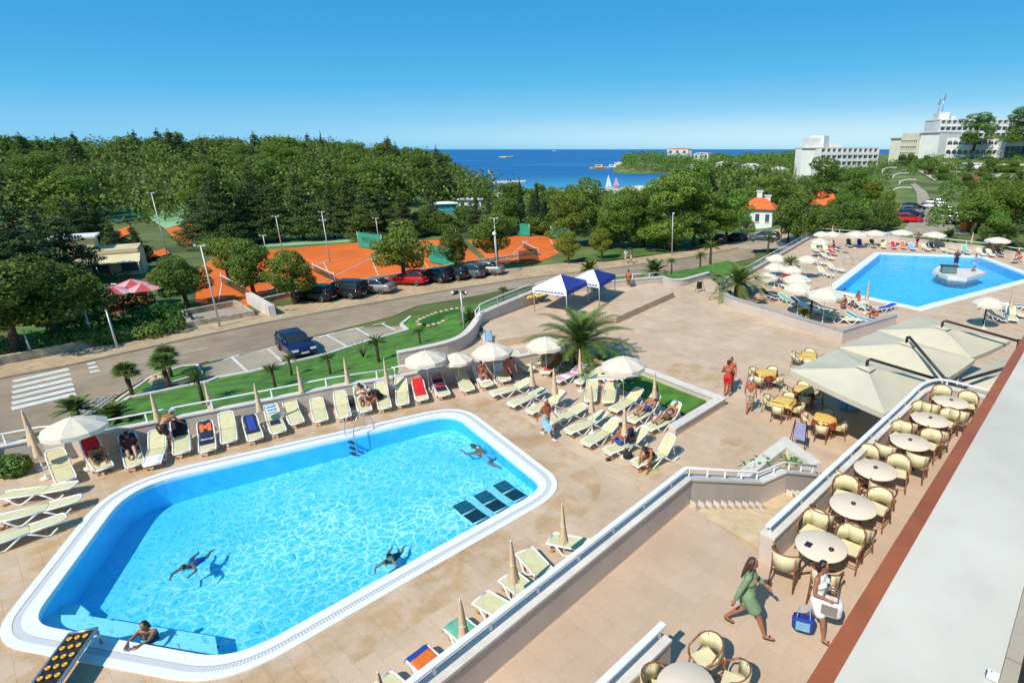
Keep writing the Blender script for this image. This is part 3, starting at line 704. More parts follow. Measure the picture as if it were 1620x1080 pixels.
# planter beside the stairs
pp=[P(1176,750,.9),P(1243,698,.9),P(1292,733,.9)]
t=thing('corner_planter','triangular pale planter with young leafy plants beside the stair foot','planter',(pp[0].x,pp[0].y,0))
o=Vector((pp[0].x,pp[0].y,0)); m=MB(); wallmesh(m,[p-o for p in pp],.45,0,[.9]*3); m.build('planter_wall',M['cap'],t)
q=[P(1190,752,.6),P(1243,708,.6),P(1285,735,.6),P(1240,742,.6)]
MB().prism([tuple(p-o)[:2] for p in q],.01,.6).build('planting_bed',M['gravel'],t)
# roof ledge of the hotel under the camera
RZ=6.
e0=P(1275,1080,RZ); e1=P(1620,530,RZ); ed=(e1-e0).normalized(); en=Vector((ed.y,-ed.x,0))
E0=e0-ed*12;E1=e1+ed*14
fw=MB(); q=[E0+en*1.25-ed*2,E1+en*1.25-ed*2,E1+en*1.55-ed*2,E0+en*1.55-ed*2]; fw.prism([tuple(v)[:2] for v in q],0,RZ-.30); fw.build('hotel_front_wall',M['bwhite'],kind='structure')
t=thing('roof_ledge','pale grey flat roof ledge with rust red edge trim below the camera','roof',(0,0,0))
def strip(mb,d0,d1,z0,z1,a=E0,b=E1,mi=0):
    q=[a+en*d0,b+en*d0,b+en*d1,a+en*d1]; mb.prism([(p.x,p.y) for p in q],z0,z1,mi)
m=MB(); strip(m,.0,.205,RZ-.30,RZ); m.build('edge_trim',M['rust'],t)
m=MB(); strip(m,.205,1.46,RZ-.28,RZ-.012); m.build('roof_surface',M['roofgrey'],t)
m=MB(); strip(m,1.46,1.60,RZ-.28,RZ+.02); m.build('sill_strip',paving('sill_tiles',(.52,.44,.34),(.50,.42,.32),(.22,.18,.15),.6,AX-PI/2,.1),t)
m=MB(); strip(m,1.605,1.70,RZ-.28,RZ-.1); m.build('drain_channel',M['dkmetal'],t)
m=MB(); strip(m,1.705,1.77,RZ-.28,RZ+.06); m.build('window_rail',M['white'],t)
m=MB(); strip(m,1.775,1.80,RZ-.28,RZ+.0); m.build('seal',M['dkmetal'],t)
m=MB(); strip(m,1.805,2.2,RZ-.28,RZ+.03); m.build('window_glass',mat('pale_glass',(.45,.6,.58),.1,.05,1),t)
p=P(1571,1068,RZ+.05)
j=thing('junction_box','small white junction box with a red dot on the roof sill','junction box',(p.x,p.y,RZ+.02),-AX)
MB().box((0,0,.03),(.10,.07,.06)).build('housing',M['whitepl'],j); MB().lathe([(.008,.061),(.008,.066),(.0,.066)],8,c=(-.02,.01,0)).build('indicator',M['red'],j)
# low stone walls and court walls by the road
def simplewall(label,pts,z,h,th,m,cat='wall',name='stone_wall'):
    L=[P(x,y,z) for x,y in pts]; o=L[0].copy(); mb=MB(); wallmesh(mb,[p-o for p in L],th,-.3,h)
    w_=mb.build(name,M[m],None,None,o); return tag(w_,label,cat)
simplewall('rubble stone wall along the pavement in front of the hedges',[(-60,592),(0,577),(110,555),(215,532),(235,527)],-2,.55,.4,'stone')
simplewall('pale stone retaining wall slanting down beside the courts',[(396,478),(432,500)],-2,.9,.5,'cap')
simplewall('stone wall framing the paved pad by the tennis courts',[(235,527),(300,517),(400,500),(372,483),(292,499),(302,516)],-2,.45,.3,'stone')
sheet('paved_pad',[far_s([(297,500),(372,486),(397,499),(303,515)])],-1.93,M['parking'])
simplewall('low stone wall behind the row of parked cars',[(400,482),(470,466),(560,449),(640,436),(760,415),(850,402)],-2,.4,.35,'stone')
# ---------------------------------------------------------------- loungers, parasols, tables, chairs
def panel(mb,pts,w,th,mi=0,rnd_end=False):    # strip panel through (y,z) points, half-width w
    n=len(pts); vs=[];fs=[]
    for i,(y,z) in enumerate(pts):
        ww=w
        if rnd_end and i==n-1: ww=w*.72
        if rnd_end and i==n-2: ww=w*.95
        a=pts[max(0,i-1)];b=pts[min(n-1,i+1)]; t=Vector((b[0]-a[0],b[1]-a[1])).normalized(); nr=Vector((-t.y,t.x))*th
        vs+=[(-ww,y,z),(ww,y,z),(ww,y-nr.x,z-nr.y),(-ww,y-nr.x,z-nr.y)]
    for i in range(n-1):
        for k in range(4): fs.append((4*i+k,4*i+(k+1)%4,4*i+4+(k+1)%4,4*i+4+k))
    fs+=[(0,3,2,1),tuple(4*(n-1)+k for k in range(4))]
    mb.add(vs,fs,mi)
SZ=.33
def back_pts(b,s0=0,s1=.78,n=4,up=0):
    return [(.22+math.cos(b)*(s0+(s1-s0)*i/n)-math.sin(b)*up,SZ+math.sin(b)*(s0+(s1-s0)*i/n)+math.cos(b)*up) for i in range(n+1)]
LPROTO={}
def lounger_proto(deg,fab='cream'):
    key=(deg,fab)
    if key in LPROTO: return LPROTO[key]
    b=R(deg); t=thing('sun_lounger','','sun lounger',(0,0,-50))
    m=MB(); panel(m,[(-.98,SZ-.05),(-.93,SZ),(-.4,SZ-.012),(.21,SZ)],.27,.022); m.build('seat',M[fab],t)
    m=MB(); panel(m,back_pts(b,.01,.76,6),.27,.022,0,True); m.build('backrest',M[fab],t)
    for s in (-1,1):
        x=.315*s
        m=MB().tube([(x*.93,-1.02,SZ-.07),(x,-.93,SZ-.012),(x,-.4,SZ-.02),(x,.22,SZ-.012)],.032,6); m.build('side_rail',M['whitepl'],t)
    MB().tube([(-.29,-1.02,SZ-.075),(.29,-1.02,SZ-.075)],.032,6).build('foot_rail',M['whitepl'],t)
    m=MB(); bp=back_pts(b,0,.74,3,-.01)
    top=back_pts(b,.80,.80,1,-.01)[0]
    m.tube([(-.315,*bp[0]),(-.315,*bp[1]),(-.315,*bp[2]),(-.29,*bp[3]),(-.18,*top),(.18,*top),(.29,*bp[3]),(.315,*bp[2]),(.315,*bp[1]),(.315,*bp[0])],.03,6)
    m.build('back_frame',M['whitepl'],t)
    for s in (-1,1):
        x=.325*s
        MB().tube([(x,-.72,SZ-.03),(x,-.60,.16),(x,-.48,.03),(x,-.36,.03),(x,-.2,.14),(x,.02,SZ-.03)],.028,6).build('leg',M['whitepl'],t)
        MB().tube([(x,.16,SZ-.03),(x,.34,.17),(x,.50,.03),(x,.60,.03),(x,.70,.12),(x,.78,.18)],.026,6).build('leg',M['whitepl'],t)
    for s in (-1,1): MB().lathe([(.0,-.02),(.055,-.02),(.055,.02),(0,.02)],10,M=Matrix.Translation((s*.24,-.86,.06))@Matrix.Rotation(PI/2,4,'Y')).build('wheel',mat('wheel_tan',(.45,.24,.10),.7,0) if 'wheel_tan' not in bpy.data.materials else bpy.data.materials['wheel_tan'],t)
    if deg>15:
        p=back_pts(b,.5,.5,1,-.02)[0]
        MB().tube([(-.28,p[0],p[1]),(-.28,.66,SZ-.05),(.28,.66,SZ-.05),(.28,p[0],p[1])],.016,5).build('back_prop',M['whitepl'],t)
    LPROTO[key]=t; return t
USED={}
def place(proto,loc,rz,label,group=None,scale=None):
    if proto.name not in USED: 
        USED[proto.name]=1; o=proto; o.location=loc; o.rotation_euler=(0,0,rz); o['label']=label
        if group: o['group']=group
        if scale: o.scale=(scale,)*3 if not hasattr(scale,'__len__') else scale
        return o
    return dup(proto,None,loc,rz,label,group,scale)
LG={}
def lounger(key,foot,head,deg,label,group,fab='cream'):
    """foot and head: photo pixels of the middle of the two ends"""
    zh=SZ+math.sin(R(deg))*.78
    a=P(*foot,SZ);b=P(*head,zh); d=b-a; ang=math.atan2(d.y,d.x)-PI/2
    u=Vector((math.cos(ang+PI/2),math.sin(ang+PI/2),0)); loc=Vector((a.x,a.y,0))+u*1.0
    LG[key]=(loc,ang,deg)
    return place(lounger_proto(deg,fab),loc,ang,label,group,(.84,1,1))
ORD=['first','second','third','fourth','fifth','sixth','seventh','eighth','ninth','tenth','eleventh','twelfth','thirteenth','fourteenth','fifteenth','sixteenth','seventeenth','eighteenth']
# row along the lawn wall: (key, foot px, head px, back angle)
ROW=[('a0',(104,757),(86,712),35),('a1',(164,738),(139,692),45),('a2',(213,733),(200,687),40),('a3',(240,732),(246,684),40),('a4',(287,713),(281,664),50),('a5',(328,710),(323,660),30),('a6',(362,696),(356,648),38),('a7',(404,692),(393,655),15),('a8',(441,681),(424,632),38),('a9',(470,667),(454,625),30),('a10',(508,663),(499,627),15),('a11',(545,657),(536,617),30),('a12',(578,648),(566,604),38),('a13',(609,643),(601,603),38),('a14',(637,637),(633,592),40),('a15',(668,630),(660,600),18),('a16',(703,623),(688,590),20),('a17',(742,615),(724,580),25),('a18',(772,608),(752,572),40),('a19',(800,600),(782,560),45)]
G1='sun loungers in the row along the lawn wall'
for i,(k,f,h,dg) in enumerate(ROW):
    ex={'a1':'under a red towel','a3':'with white foot towel','a5':'under a lettered navy towel','a7':'under a blue printed towel','a8':'with a striped blue towel','a15':'under a plain red towel','a16':'under a dark rainbow towel','a18':'under a sitting man','a12':'under a green and orange towel','a4':'heaped with dark clothes'}.get(k,'')
    lab=('sun lounger %s, %s from the left by the lawn wall'%(ex,ORD[i] if i<18 else 'next to last' if i==18 else 'last')).replace('lounger ,','lounger,')
    lounger(k,f,h,dg,lab,G1)
OTH=[('b0',(0,783),(100,768),3,'flat cream sun lounger at the left edge, farthest from the camera'),('b1',(-12,822),(90,795),3,'flat cream sun lounger at the left edge, middle of three side by side'),('b2',(-50,868),(40,836),3,'cream sun lounger cut by the left edge, nearest the pool corner'),
('c0',(840,583),(826,563),35,'cream sun lounger in half shade beside the second open parasol group'),('c1',(850,572),(874,548),40,'cream sun lounger tilted behind the red towel lounger'),('c2',(862,588),(886,562),20,'sun lounger under a dark red towel below an open parasol'),('c3',(880,601),(912,580),20,'sun lounger under a pink checked towel near the date palm'),
('d0',(778,622),(823,603),18,'first cream lounger of the diagonal row facing the near pool, left end'),('d1',(808,639),(858,616),5,'second cream lounger of the diagonal row facing the near pool'),('d2',(837,650),(882,622),25,'third cream lounger of the diagonal row, behind the walking man'),('d3',(869,667),(915,644),8,'fourth cream lounger of the diagonal row, just right of the walking man'),('d4',(898,681),(944,656),15,'fifth cream lounger of the diagonal row, with a folded parasol behind'),('d5',(926,700),(972,664),22,'sixth cream lounger of the diagonal row, left of the blue shorts couple'),('d6',(960,713),(1003,682),30,'seventh lounger of the diagonal row, with the couple in blue shorts'),('d7',(1004,732),(1040,695),55,'eighth lounger of the diagonal row, with the woman leaning over its side'),
('e0',(914,604),(935,590),10,'cream lounger standing crosswise below the garden grass, left one'),('e1',(934,632),(937,602),12,'cream lounger pointing at the camera, left of the one with a red cloth'),('e2',(962,634),(968,604),15,'cream lounger pointing at the camera with a small red cloth on it'),('e3',(945,596),(967,592),10,'cream lounger standing crosswise below the open parasol on the garden'),('e4',(970,647),(1010,615),25,'cream lounger just left of the man in a white cap'),('e5',(998,664),(1030,628),45,'lounger with a raised back under the man in blue shorts and grey hair'),('e6',(1025,676),(1062,640),50,'lounger with a raised back under the woman in a pale blue cap'),
('f0',(870,850),(930,852),15,'cream lounger half hidden by the terrace parapet, farthest of that line'),('f1',(828,868),(868,905),12,'cream lounger half hidden by the terrace parapet, second of that line'),('f2',(800,908),(850,930),25,'cream lounger half hidden by the terrace parapet, third with folded parasol'),('f3',(758,942),(808,960),15,'cream lounger half hidden by the terrace parapet, beside the mint towel'),('f4',(716,982),(762,1010),15,'lounger under the mint green towel behind the terrace parapet'),('f5',(658,1030),(705,1062),15,'lounger under the orange and blue diamond towel behind the parapet'),('f6',(600,1072),(650,1105),15,'cream lounger at the bottom edge, nearest the camera behind the parapet')]
for k,f,h,dg,lab in OTH: lounger(k,f,h,dg,lab,'sun loungers on the near pool deck')
# far pool loungers: foot, head, fabric, label
FARL=[('g0',(1233,434),(1212,422),'cream','white lounger'),('g1',(1248,430),(1228,418),'cream','white lounger'),('g2',(1252,420),(1230,410),'white2','pale lounger'),('g3',(1322,430),(1280,414),'cream','white lounger'),('g4',(1308,420),(1272,405),'cream','white lounger')]
FROW=[((1293,396),(1280,382),'cream','white lounger with reclining back, first on the left by the far wall',35),((1310,398),(1295,380),'cream','white lounger leaning back, second from the left by the far wall',35),((1346,388),(1335,372),'olive','lounger with a dark olive cover by the far wall',40),((1362,388),(1356,374),'blue','lounger under a blue and white towel by the far wall',40),((1384,389),(1374,376),'olive','dark covered lounger left of the one with a white back',40),((1399,390),(1396,377),'cream','white backed lounger beside the red one at the far wall',40),((1416,391),(1408,378),'red','lounger under a red towel by the far wall',35),((1431,391),(1425,379),'orange','lounger under an orange red towel by the far wall',35),((1446,393),(1436,382),'sky','lounger under a light blue towel left of the standing man',25),((1470,394),(1455,384),'cream','white lounger right of the standing man',20),((1478,393),(1470,382),'black','dark covered lounger under the parasol right of the standing man',30),((1508,398),(1481,390),'cream','white flat lounger lying sideways by the far wall',8),((1533,399),(1522,386),'mint','pale mint lounger with upright back by the far wall',45),((1557,402),(1543,390),'cream','white lounger with orange cushion near the white parasol',30),((1571,403),(1560,392),'cream','white lounger in the shade of the white parasol',25),((1586,403),(1575,392),'navy','dark lounger at the right end below the white parasol',25),((1604,412),(1625,402),'rust','brown covered lounger at the right picture edge beside the far pool',20),((1317,435),(1283,418),'cream','white lounger with its head to the parasols, nearest the pool ladder',35),((1334,427),(1295,412),'cream','white lounger near the ladder, second from the water',30),((1373,424),(1300,402),'cream','',0),((1318,408),(1290,395),'cream','white lounger in the corner row left of the far pool',30),((1322,401),(1298,388),'red','lounger with a wine red towel in the left corner row',15),((1341,396),(1305,386),'navy','lounger with a dark blue towel in the left corner row',15),((1307,416),(1275,405),'cream','white lounger between the parasols on the road side',30)]
n=0
for f,h,fab,lab,dg in FROW:
    if not lab: continue
    lounger('h%d'%n,f,h,dg,lab,'loungers round the far pool',fab); n+=1
FL2=[((1196,458),(1175,447),'navy',15,'lounger under a navy towel right of the palm in the planter'),((1212,464),(1196,454),'blue',15,'lounger under a royal blue towel behind the planter wall'),((1229,470),(1212,459),'navy',20,'lounger under a dark blue towel second behind the planter'),((1245,452),(1228,440),'cream',20,'white lounger with a sunbather behind the left parasols'),((1262,478),(1248,468),'mint',20,'lounger under a dark green towel behind the planter palms'),((1285,484),(1265,472),'navy',25,'lounger under a navy towel between two small palms'),((1285,462),(1264,452),'cream',15,'white lounger below the parasol nearest the water'),((1318,468),(1295,459),'cream',20,'white lounger beside the far pool parasol, empty'),((1300,492),(1285,482),'white2',20,'lounger with a crumpled white towel behind the planter'),((1325,490),(1303,480),'olive',18,'lounger with a grey olive towel at the planter end'),((1352,478),(1320,466),'lilac',15,'lounger under a lilac towel near the seated pink man'),((1373,478),(1345,470),'cream',15,'white lounger just right of the seated pink man'),((1340,503),(1310,493),'lime',12,'lounger under a lime green towel at the planter corner'),((1362,505),(1338,491),'cream',45,'white lounger with raised back right of the lime one'),((1384,507),(1358,496),'turq',20,'lounger with a turquoise towel in the planter corner'),((1390,488),(1372,474),'cream',40,'white lounger behind the folded parasol near the water'),((1385,488),(1412,480),'blue',12,'lounger under a violet blue towel by the wall end'),((1590,505),(1555,486),'olive',10,'white framed lounger with a dark towel near the right edge'),((1604,505),(1600,484),'cream',40,'white lounger with raised back near the right edge'),((1618,498),(1597,482),'cream',25,'white lounger farthest right below the folded parasol'),((1628,484),(1605,476),'navy',20,'lounger with a blue towel cut by the right edge')]
for f,h,fab,dg,lab in FL2:
    lounger('h%d'%n,f,h,dg,lab,'loungers behind the planter wall',fab); n+=1
for t in list(LPROTO.values()):
    if t.name not in USED: print('unused lounger',t.name)
# towels draped over loungers
def towel(key,cols,s0,s1,label,w=.245,seat=None,back=True,drop=.0):
    loc,ang,dg=LG[key]; b=R(dg)
    pts=[]
    if seat: pts+=[(y,SZ+.012+(0 if i else -.0)) for i,y in enumerate(seat)]
    if back: pts+=back_pts(b,s0,s1,6,.014)
    if drop: pts=[(pts[0][0]-.03,pts[0][1]-drop)]+pts
    # subdivide and ripple
    m=MB(); rr=random.Random(hash(label)%999)
    P2=[]
    for a,c in zip(pts,pts[1:]):
        for j in range(3): P2.append((a[0]+(c[0]-a[0])*j/3,a[1]+(c[1]-a[1])*j/3))
    P2.append(pts[-1]); nc=8; vs=[];fs=[];mi=[]
    for i,(y,z) in enumerate(P2):
        for j in range(nc+1):
            x=-w+2*w*j/nc; e=abs(j-nc/2)/(nc/2)
            vs.append((x+rr.uniform(-.006,.006)+(rr.uniform(-.015,.015) if e==1 else 0),y+rr.uniform(-.006,.006),z+rr.uniform(0,.014)-(.035 if e==1 else 0)))
    mats=[M[c] for c in (cols if isinstance(cols,(list,tuple)) else [cols])]; k=len(mats)
    for i in range(len(P2)-1):
        for j in range(nc): m.f.append((i*(nc+1)+j,i*(nc+1)+j+1,(i+1)*(nc+1)+j+1,(i+1)*(nc+1)+j)); m.m.append((i//2)%k if k!=2 else (1 if (2<=j<=5 and 2<=i<len(P2)-3) else 0)); m.sm.append(True)
    m.v=vs
    o=m.build('towel',mats,None,'open',loc); o.rotation_euler=(0,0,ang); return tag(o,label,'towel')
towel('a1','red',0.0,.8,'bright red towel over the backrest beside the open parasol')
towel('a2','navy',.05,.8,'dark navy towel hanging on the lounger of the curled up sunbather')
towel('a3','white2',0,.1,'white patterned towel folded over the foot of a lounger',seat=(-.98,-.8,-.55,-.4),back=False,drop=.12)
towel('a4','black',.1,.8,'black clothes and towel heaped on the lounger by the standing man')
tw_=towel('a5',['navy','navy'],0,.8,'navy towel with a big orange letter and white writing',seat=(-.55,-.2,.18))
towel('a7',['navy','blue'],.0,.8,'blue printed towel with pale stripes on a flat lounger',seat=(-.5,-.1,.18))
towel('a8',['sky','white2','blue'],.35,.8,'striped pale blue towel hanging over a backrest',w=.18)
towel('a8',['navy'],.0,.1,'navy cloth lying on the seat below the striped towel',w=.2,seat=(-.3,-.1,.15),back=False)
towel('a12',['mint','orange'],0,.8,'green and orange towel behind the woman in a white bikini')
towel('a15','red',.0,.8,'plain red towel covering a flat lounger by the lawn wall',seat=(-.6,-.2,.18),w=.26)
towel('a16',['navy','navy','red','orange','turq','pink','navy'],.0,.78,'dark towel with a rainbow printed middle',seat=(-.6,-.2,.18),w=.26)
towel('a18','white2',.0,.8,'white towel under the man sitting by the wall',seat=(-.7,-.3,.18))
towel('a19','white2',.0,.8,'white towel on the lounger beneath the second open parasol',w=.25)
towel('c2','red',.0,.8,'dark red towel on a lounger in parasol shade',seat=(-.8,-.3,.18),w=.27)
towel('c3',['pink','white2','pink'],.0,.8,'pink checked towel spread on a lounger by the palm',seat=(-.9,-.4,.18),w=.27)
towel('f4','mint',.0,.8,'mint green towel over a lounger behind the parapet',seat=(-1.0,-.5,.18),w=.28,drop=.15)
towel('f5',['orange','blue','orange','blue','magenta','magenta'],.0,.8,'towel with orange and blue diamonds and a magenta end',seat=(-1.0,-.5,.18),w=.28,drop=.1)
towel('e2','red',.6,.72,'small red cloth lying at the head of a lounger',w=.14)
# lettering on the navy towel
def text(parent,body,size,m,loc,rot,name='lettering',bold=0,align='CENTER'):
    cu=bpy.data.curves.new(name,'FONT'); cu.body=body; cu.size=size; cu.align_x=align; cu.align_y='CENTER'; cu.offset=bold
    ob=bpy.data.objects.new(name,cu); TMP.collection.objects.link(ob)
    me=evalmesh(ob); me.materials.clear(); me.materials.append(m)
    TMP.collection.objects.unlink(ob); bpy.data.objects.remove(ob)
    o=bpy.data.objects.new(name,me); link(o,parent); reg(o,parent); o.location=loc; o.rotation_euler=rot; return o
b5=R(LG['a5'][2]); c=back_pts(b5,.42,.42,1,.036)[0]
text(tw_,'M',.50,M['orange'],(0,c[0],c[1]),(b5,0,0),'emblem',.03)
text(tw_,'fomy',.20,M['white2'],(.02,-.12,SZ+.042),(0,0,0),'lettering',.006)
# ---- parasols
def open_parasol():
    t=thing('open_parasol','','parasol',(0,0,-50)); n=8; Rr=1.32
    m=MB(); vs=[(0,0,2.42)];fs=[]
    for k,(r,z) in enumerate(((.45,2.33),(.9,2.18),(Rr,1.97))):
        for j in range(n*2):
            a=PI*j/n; sag=0 if j%2==0 else -.03*(k+1)/2; rr_=r*(1 if j%2==0 else .945)
            vs.append((rr_*math.cos(a),rr_*math.sin(a),z+sag))
    q=n*2
    fs+=[(0,1+j,1+(j+1)%q) for j in range(q)]
    for k in range(2): fs+=[(1+k*q+j,1+(k+1)*q+j,1+(k+1)*q+(j+1)%q,1+k*q+(j+1)%q) for j in range(q)]
    m.add(vs,fs); m.build('canopy',M['canvas'],t,'open')
    m=MB(); vs=[];fs=[]
    for j in range(q):
        a=PI*j/n; rr_=Rr*(1 if j%2==0 else .945); z=1.97+(0 if j%2==0 else -.045)
        vs+=[(rr_*math.cos(a),rr_*math.sin(a),z),(rr_*1.005*math.cos(a),rr_*1.005*math.sin(a),z-.17-(.03 if j%2 else 0))]
    fs=[(2*j,2*j+1,(2*j+3)%(2*q),(2*j+2)%(2*q)) for j in range(q)]
    m.add(vs,fs); m.build('valance',M['canvas'],t,'open')
    m=MB(); m.tube([(0,0,.05),(0,0,2.46)],.022,8); m.build('pole',M['white'],t)
    m=MB()
    for j in range(n):
        a=2*PI*j/n; m.tube([(0,0,2.38),(Rr*.98*math.cos(a),Rr*.98*math.sin(a),1.95)],.009,4)
    m.build('ribs',M['white'],t)
    MB().lathe([(.27,0),(.27,.05),(.22,.08),(.05,.10),(.04,.28),(0,.28)],14).build('base',M['cap'],t)
    MB().lathe([(.03,0),(.035,.03),(.0,.07)],8,c=(0,0,2.42)).build('finial',M['white'],t)
    return t
def shut_parasol():
    t=thing('folded_parasol','','parasol',(0,0,-50)); n=16; m=MB()
    prof=[(.025,2.42),(.05,2.3),(.075,2.0),(.10,1.7),(.095,1.62),(.135,1.4),(.175,1.12),(.18,1.06)]
    vs=[];fs=[]
    for i,(r,z) in enumerate(prof):
        for j in range(n):
            a=2*PI*j/n; k=r*(1.15 if j%2 else .72); vs.append((k*math.cos(a+i*.08),k*math.sin(a+i*.08),z+(.05*math.sin(j*2.1) if i==len(prof)-1 else 0)))
    for i in range(len(prof)-1):
        for j in range(n): fs.append((i*n+j,i*n+(j+1)%n,(i+1)*n+(j+1)%n,(i+1)*n+j))
    m.add(vs,fs,0,True); m.build('folded_canopy',M['canvasd'],t,'open')
    MB().tube([(0,0,.05),(0,0,2.46)],.02,8).build('pole',M['white'],t)
    MB().lathe([(.10,1.66),(.112,1.64),(.10,1.61)],10).build('tie_band',M['canvas'],t)
    MB().lathe([(.27,0),(.27,.05),(.22,.08),(.05,.10),(.04,.28),(0,.28)],14).build('base',M['cap'],t)
    return t
OP=open_parasol(); SP=shut_parasol()
OPEN=[((112,660),'open pale parasol beside the red towel at the left of the near pool',1),((672,555),'open cream parasol nearest the long lawn wall end',1),((722,558),'open cream parasol squeezed between two others by the steps',.82),((778,543),'open cream parasol over the man on a white towel',1),((862,533),'open cream parasol beside the date palm',1),((986,564),'open cream parasol standing in the deck garden grass',1.05),
((1213,431),'open parasol nearest the big palm at the far terrace',.95),((1228,416),'open parasol with scalloped edge left of the folded one',1),((1253,420),'open parasol second row at the far terrace',.95),((1278,404),'open parasol on the road side rail near its middle',1),((1262,433),'open parasol nearest the water with full edge',1.1),((1229,402),'open parasol on the road side rail, left end',1),((1266,446),'open parasol with peaked top above white loungers',1.15),((1307,455),'open parasol at the corner of the far pool',1.2),((1298,377),'white open parasol on the road rail, right of middle',1),((1300,366),'open parasol at the rail corner, left',.95),((1318,366),'open parasol at the rail corner, right',.95),((1566,470),'open translucent parasol near the right edge loungers',1.0)]
for (x,y),lab,s in OPEN:
    p=P(x,y,2.08*s); place(OP,(p.x,p.y,0),rnd.random()*6,lab,'open parasols',(.74*s,.74*s*rnd.uniform(.96,1.04),.86*s))
for (x,y),lab in (((1352,392),'white open parasol along the far wall, first'),((1382,390),'white open parasol along the far wall, second'),((1423,389),'white open parasol along the far wall, third'),((1475,393),'white open parasol right of the standing man'),((1574,403),'white open parasol over the seated pair at the right')):
    p=P(x,y,0); place(OP,(p.x,p.y,0),rnd.random(),lab,'open parasols',(1.0,1.0,.80))
SHUT=[((34,649),'tall folded parasol at the left edge by the shaded wall',1.1),((44,676),'shorter folded parasol just right of the tall one at the left edge',.95),((238,622),'folded parasol behind the man in a white cap',1),((323,603),'folded parasol by the lawn wall near the navy lettered towel',1),((402,607),'folded parasol by the lawn wall near the blue printed towel',1),((470,580),'folded parasol by the lawn wall, third on the lawn side',1),((544,567),'folded parasol left of the bikini couple',1),((607,567),'folded parasol right of the bikini couple',1),((840,571),'folded parasol between the first loungers of the diagonal row',1),((876,583),'folded parasol at the third lounger of the diagonal row',1),((917,553),'folded parasol by the rocks of the palm',1),((935,609),'folded parasol at the fifth lounger of the diagonal row',1),((988,642),'thick folded parasol above the couple in blue shorts',1.0),((1036,588),'folded parasol beside the garden grass triangle',1),((889,797),'folded parasol behind the terrace parapet, farthest of four',1),((808,855),'folded parasol behind the terrace parapet, second of four',1),((727,947),'folded parasol by the mint towel behind the parapet',1),((597,1062),'folded parasol at the bottom edge behind the parapet',1),((1263,391),'peach folded parasol among the open ones at the far terrace',1),((1375,445),'peach folded parasol standing by the near edge of the far pool',1.1),((1316,429),'thin pale folded parasol at the far pool corner',1),((1540,367),'folded parasol with orange side by the far wall',1),((1318,356),'narrow folded parasol high at the rail corner',1),((1605,458),'folded parasol near the right picture edge',1.05)]
for (x,y),lab,s in SHUT:
    p=P(x,y,2.1*s); place(SP,(p.x,p.y,0),rnd.random()*6,lab,'folded parasols',(.68*s*rnd.uniform(.85,1.2),.68*s,.86*s))
# ---- restaurant tables and rattan chairs
def chair_proto(fabric='chaircl'):
    t=thing('rattan_armchair','','chair',(0,0,-50))
    m=MB(); 
    pts=[(-.24,.22),(.24,.22),(.22,-.20),(-.22,-.20)]
    m.prism(pts,.42,.455); m.build('seat',M[fabric],t)
    m=MB(); vs=[];fs=[]; k=9                   # curved back, front faces +y
    for i in range(k):
        a=PI*(1.0+i/(k-1)) ; x=.27*math.cos(a); y=-.03+.23*math.sin(a); top=.80+.06*math.sin(PI*i/(k-1))
        vs+=[(x,y,.47),(x*1.08,y*1.12-.01,top),(x*1.08+.0,y*1.12-.035,top),(x,y-.025,.47)]
    for i in range(k-1):
        for j in range(4): fs.append((4*i+j,4*i+(j+1)%4,4*i+4+(j+1)%4,4*i+4+j))
    fs+=[(0,1,2,3),tuple(4*(k-1)+j for j in (3,2,1,0))]
    m.add(vs,fs,0,True); m.build('backrest',M[fabric],t)
    m=MB()
    arc=[(.29*math.cos(PI*(1+i/8)),-.04+.26*math.sin(PI*(1+i/8)),.80+.065*math.sin(PI*i/8)) for i in range(9)]
    m.tube(arc,.017,6); m.build('back_rim',M['wicker'],t)
    m=MB(); m.tube([(-.25,.22,.425),(.25,.22,.425),(.23,-.22,.425),(-.23,-.22,.425)],.018,5,closed=True); m.build('seat_rim',M['wicker'],t)
    for s in (-1,1):
        MB().tube([(s*.29,-.04,.80),(s*.31,.12,.67),(s*.29,.22,.64),(s*.27,.24,.50),(s*.25,.22,.43)],.022,6).build('armrest',M['wicker'],t)
        MB().tube([(s*.25,.21,.43),(s*.27,.25,.0)],.02,6).build('leg',M['wicker'],t)
        MB().tube([(s*.23,-.21,.80),(s*.23,-.21,.43),(s*.25,-.27,.0)],.02,6).build('leg',M['wicker'],t)
    m=MB(); m.tube([(-.26,.235,.2),(.26,.235,.2)],.012,5); m.tube([(-.26,.23,.16),(-.245,-.24,.22)],.012,5); m.tube([(.26,.23,.16),(.245,-.24,.22)],.012,5); m.build('stretcher',M['wicker'],t)
    return t
CH=chair_proto()
def rtable():
    t=thing('round_table','','table',(0,0,-50))
    MB().lathe([(0,.70),(.40,.70),(.455,.71),(.46,.735),(.45,.745),(0,.745)],28).build('tabletop',M['tabletop'],t)
    MB().lathe([(.04,.04),(.04,.70)],10).build('column',M['dkmetal'],t)
    m=MB()
    for k in range(4): a=PI/4+k*PI/2; m.tube([(0,0,.06),(.33*math.cos(a),.33*math.sin(a),.02)],.022,6)
    m.build('foot',M['dkmetal'],t); return t
RT=rtable()
def ashtray():
    t=thing('ashtray','','ashtray',(0,0,-50))
    MB().lathe([(0,0),(.05,0),(.06,.035),(.05,.035),(.042,.012),(0,.012)],14).build('bowl',M['glass'],t); MB().lathe([(.012,.012),(.012,.03),(0,.03)],8).build('stub_rest',M['silver'],t); return t
AS=ashtray()
TB=[(1299,862),(1350,799),(1385,742),(1440,698),(1472,663),(1505,635)]
tcs=[P(x,y,TZ+.745) for x,y in TB]
names=['nearest the two women, with a black menu card','second along the parapet','third along the parapet','fourth along the parapet','fifth along the parapet','last at the curved end']
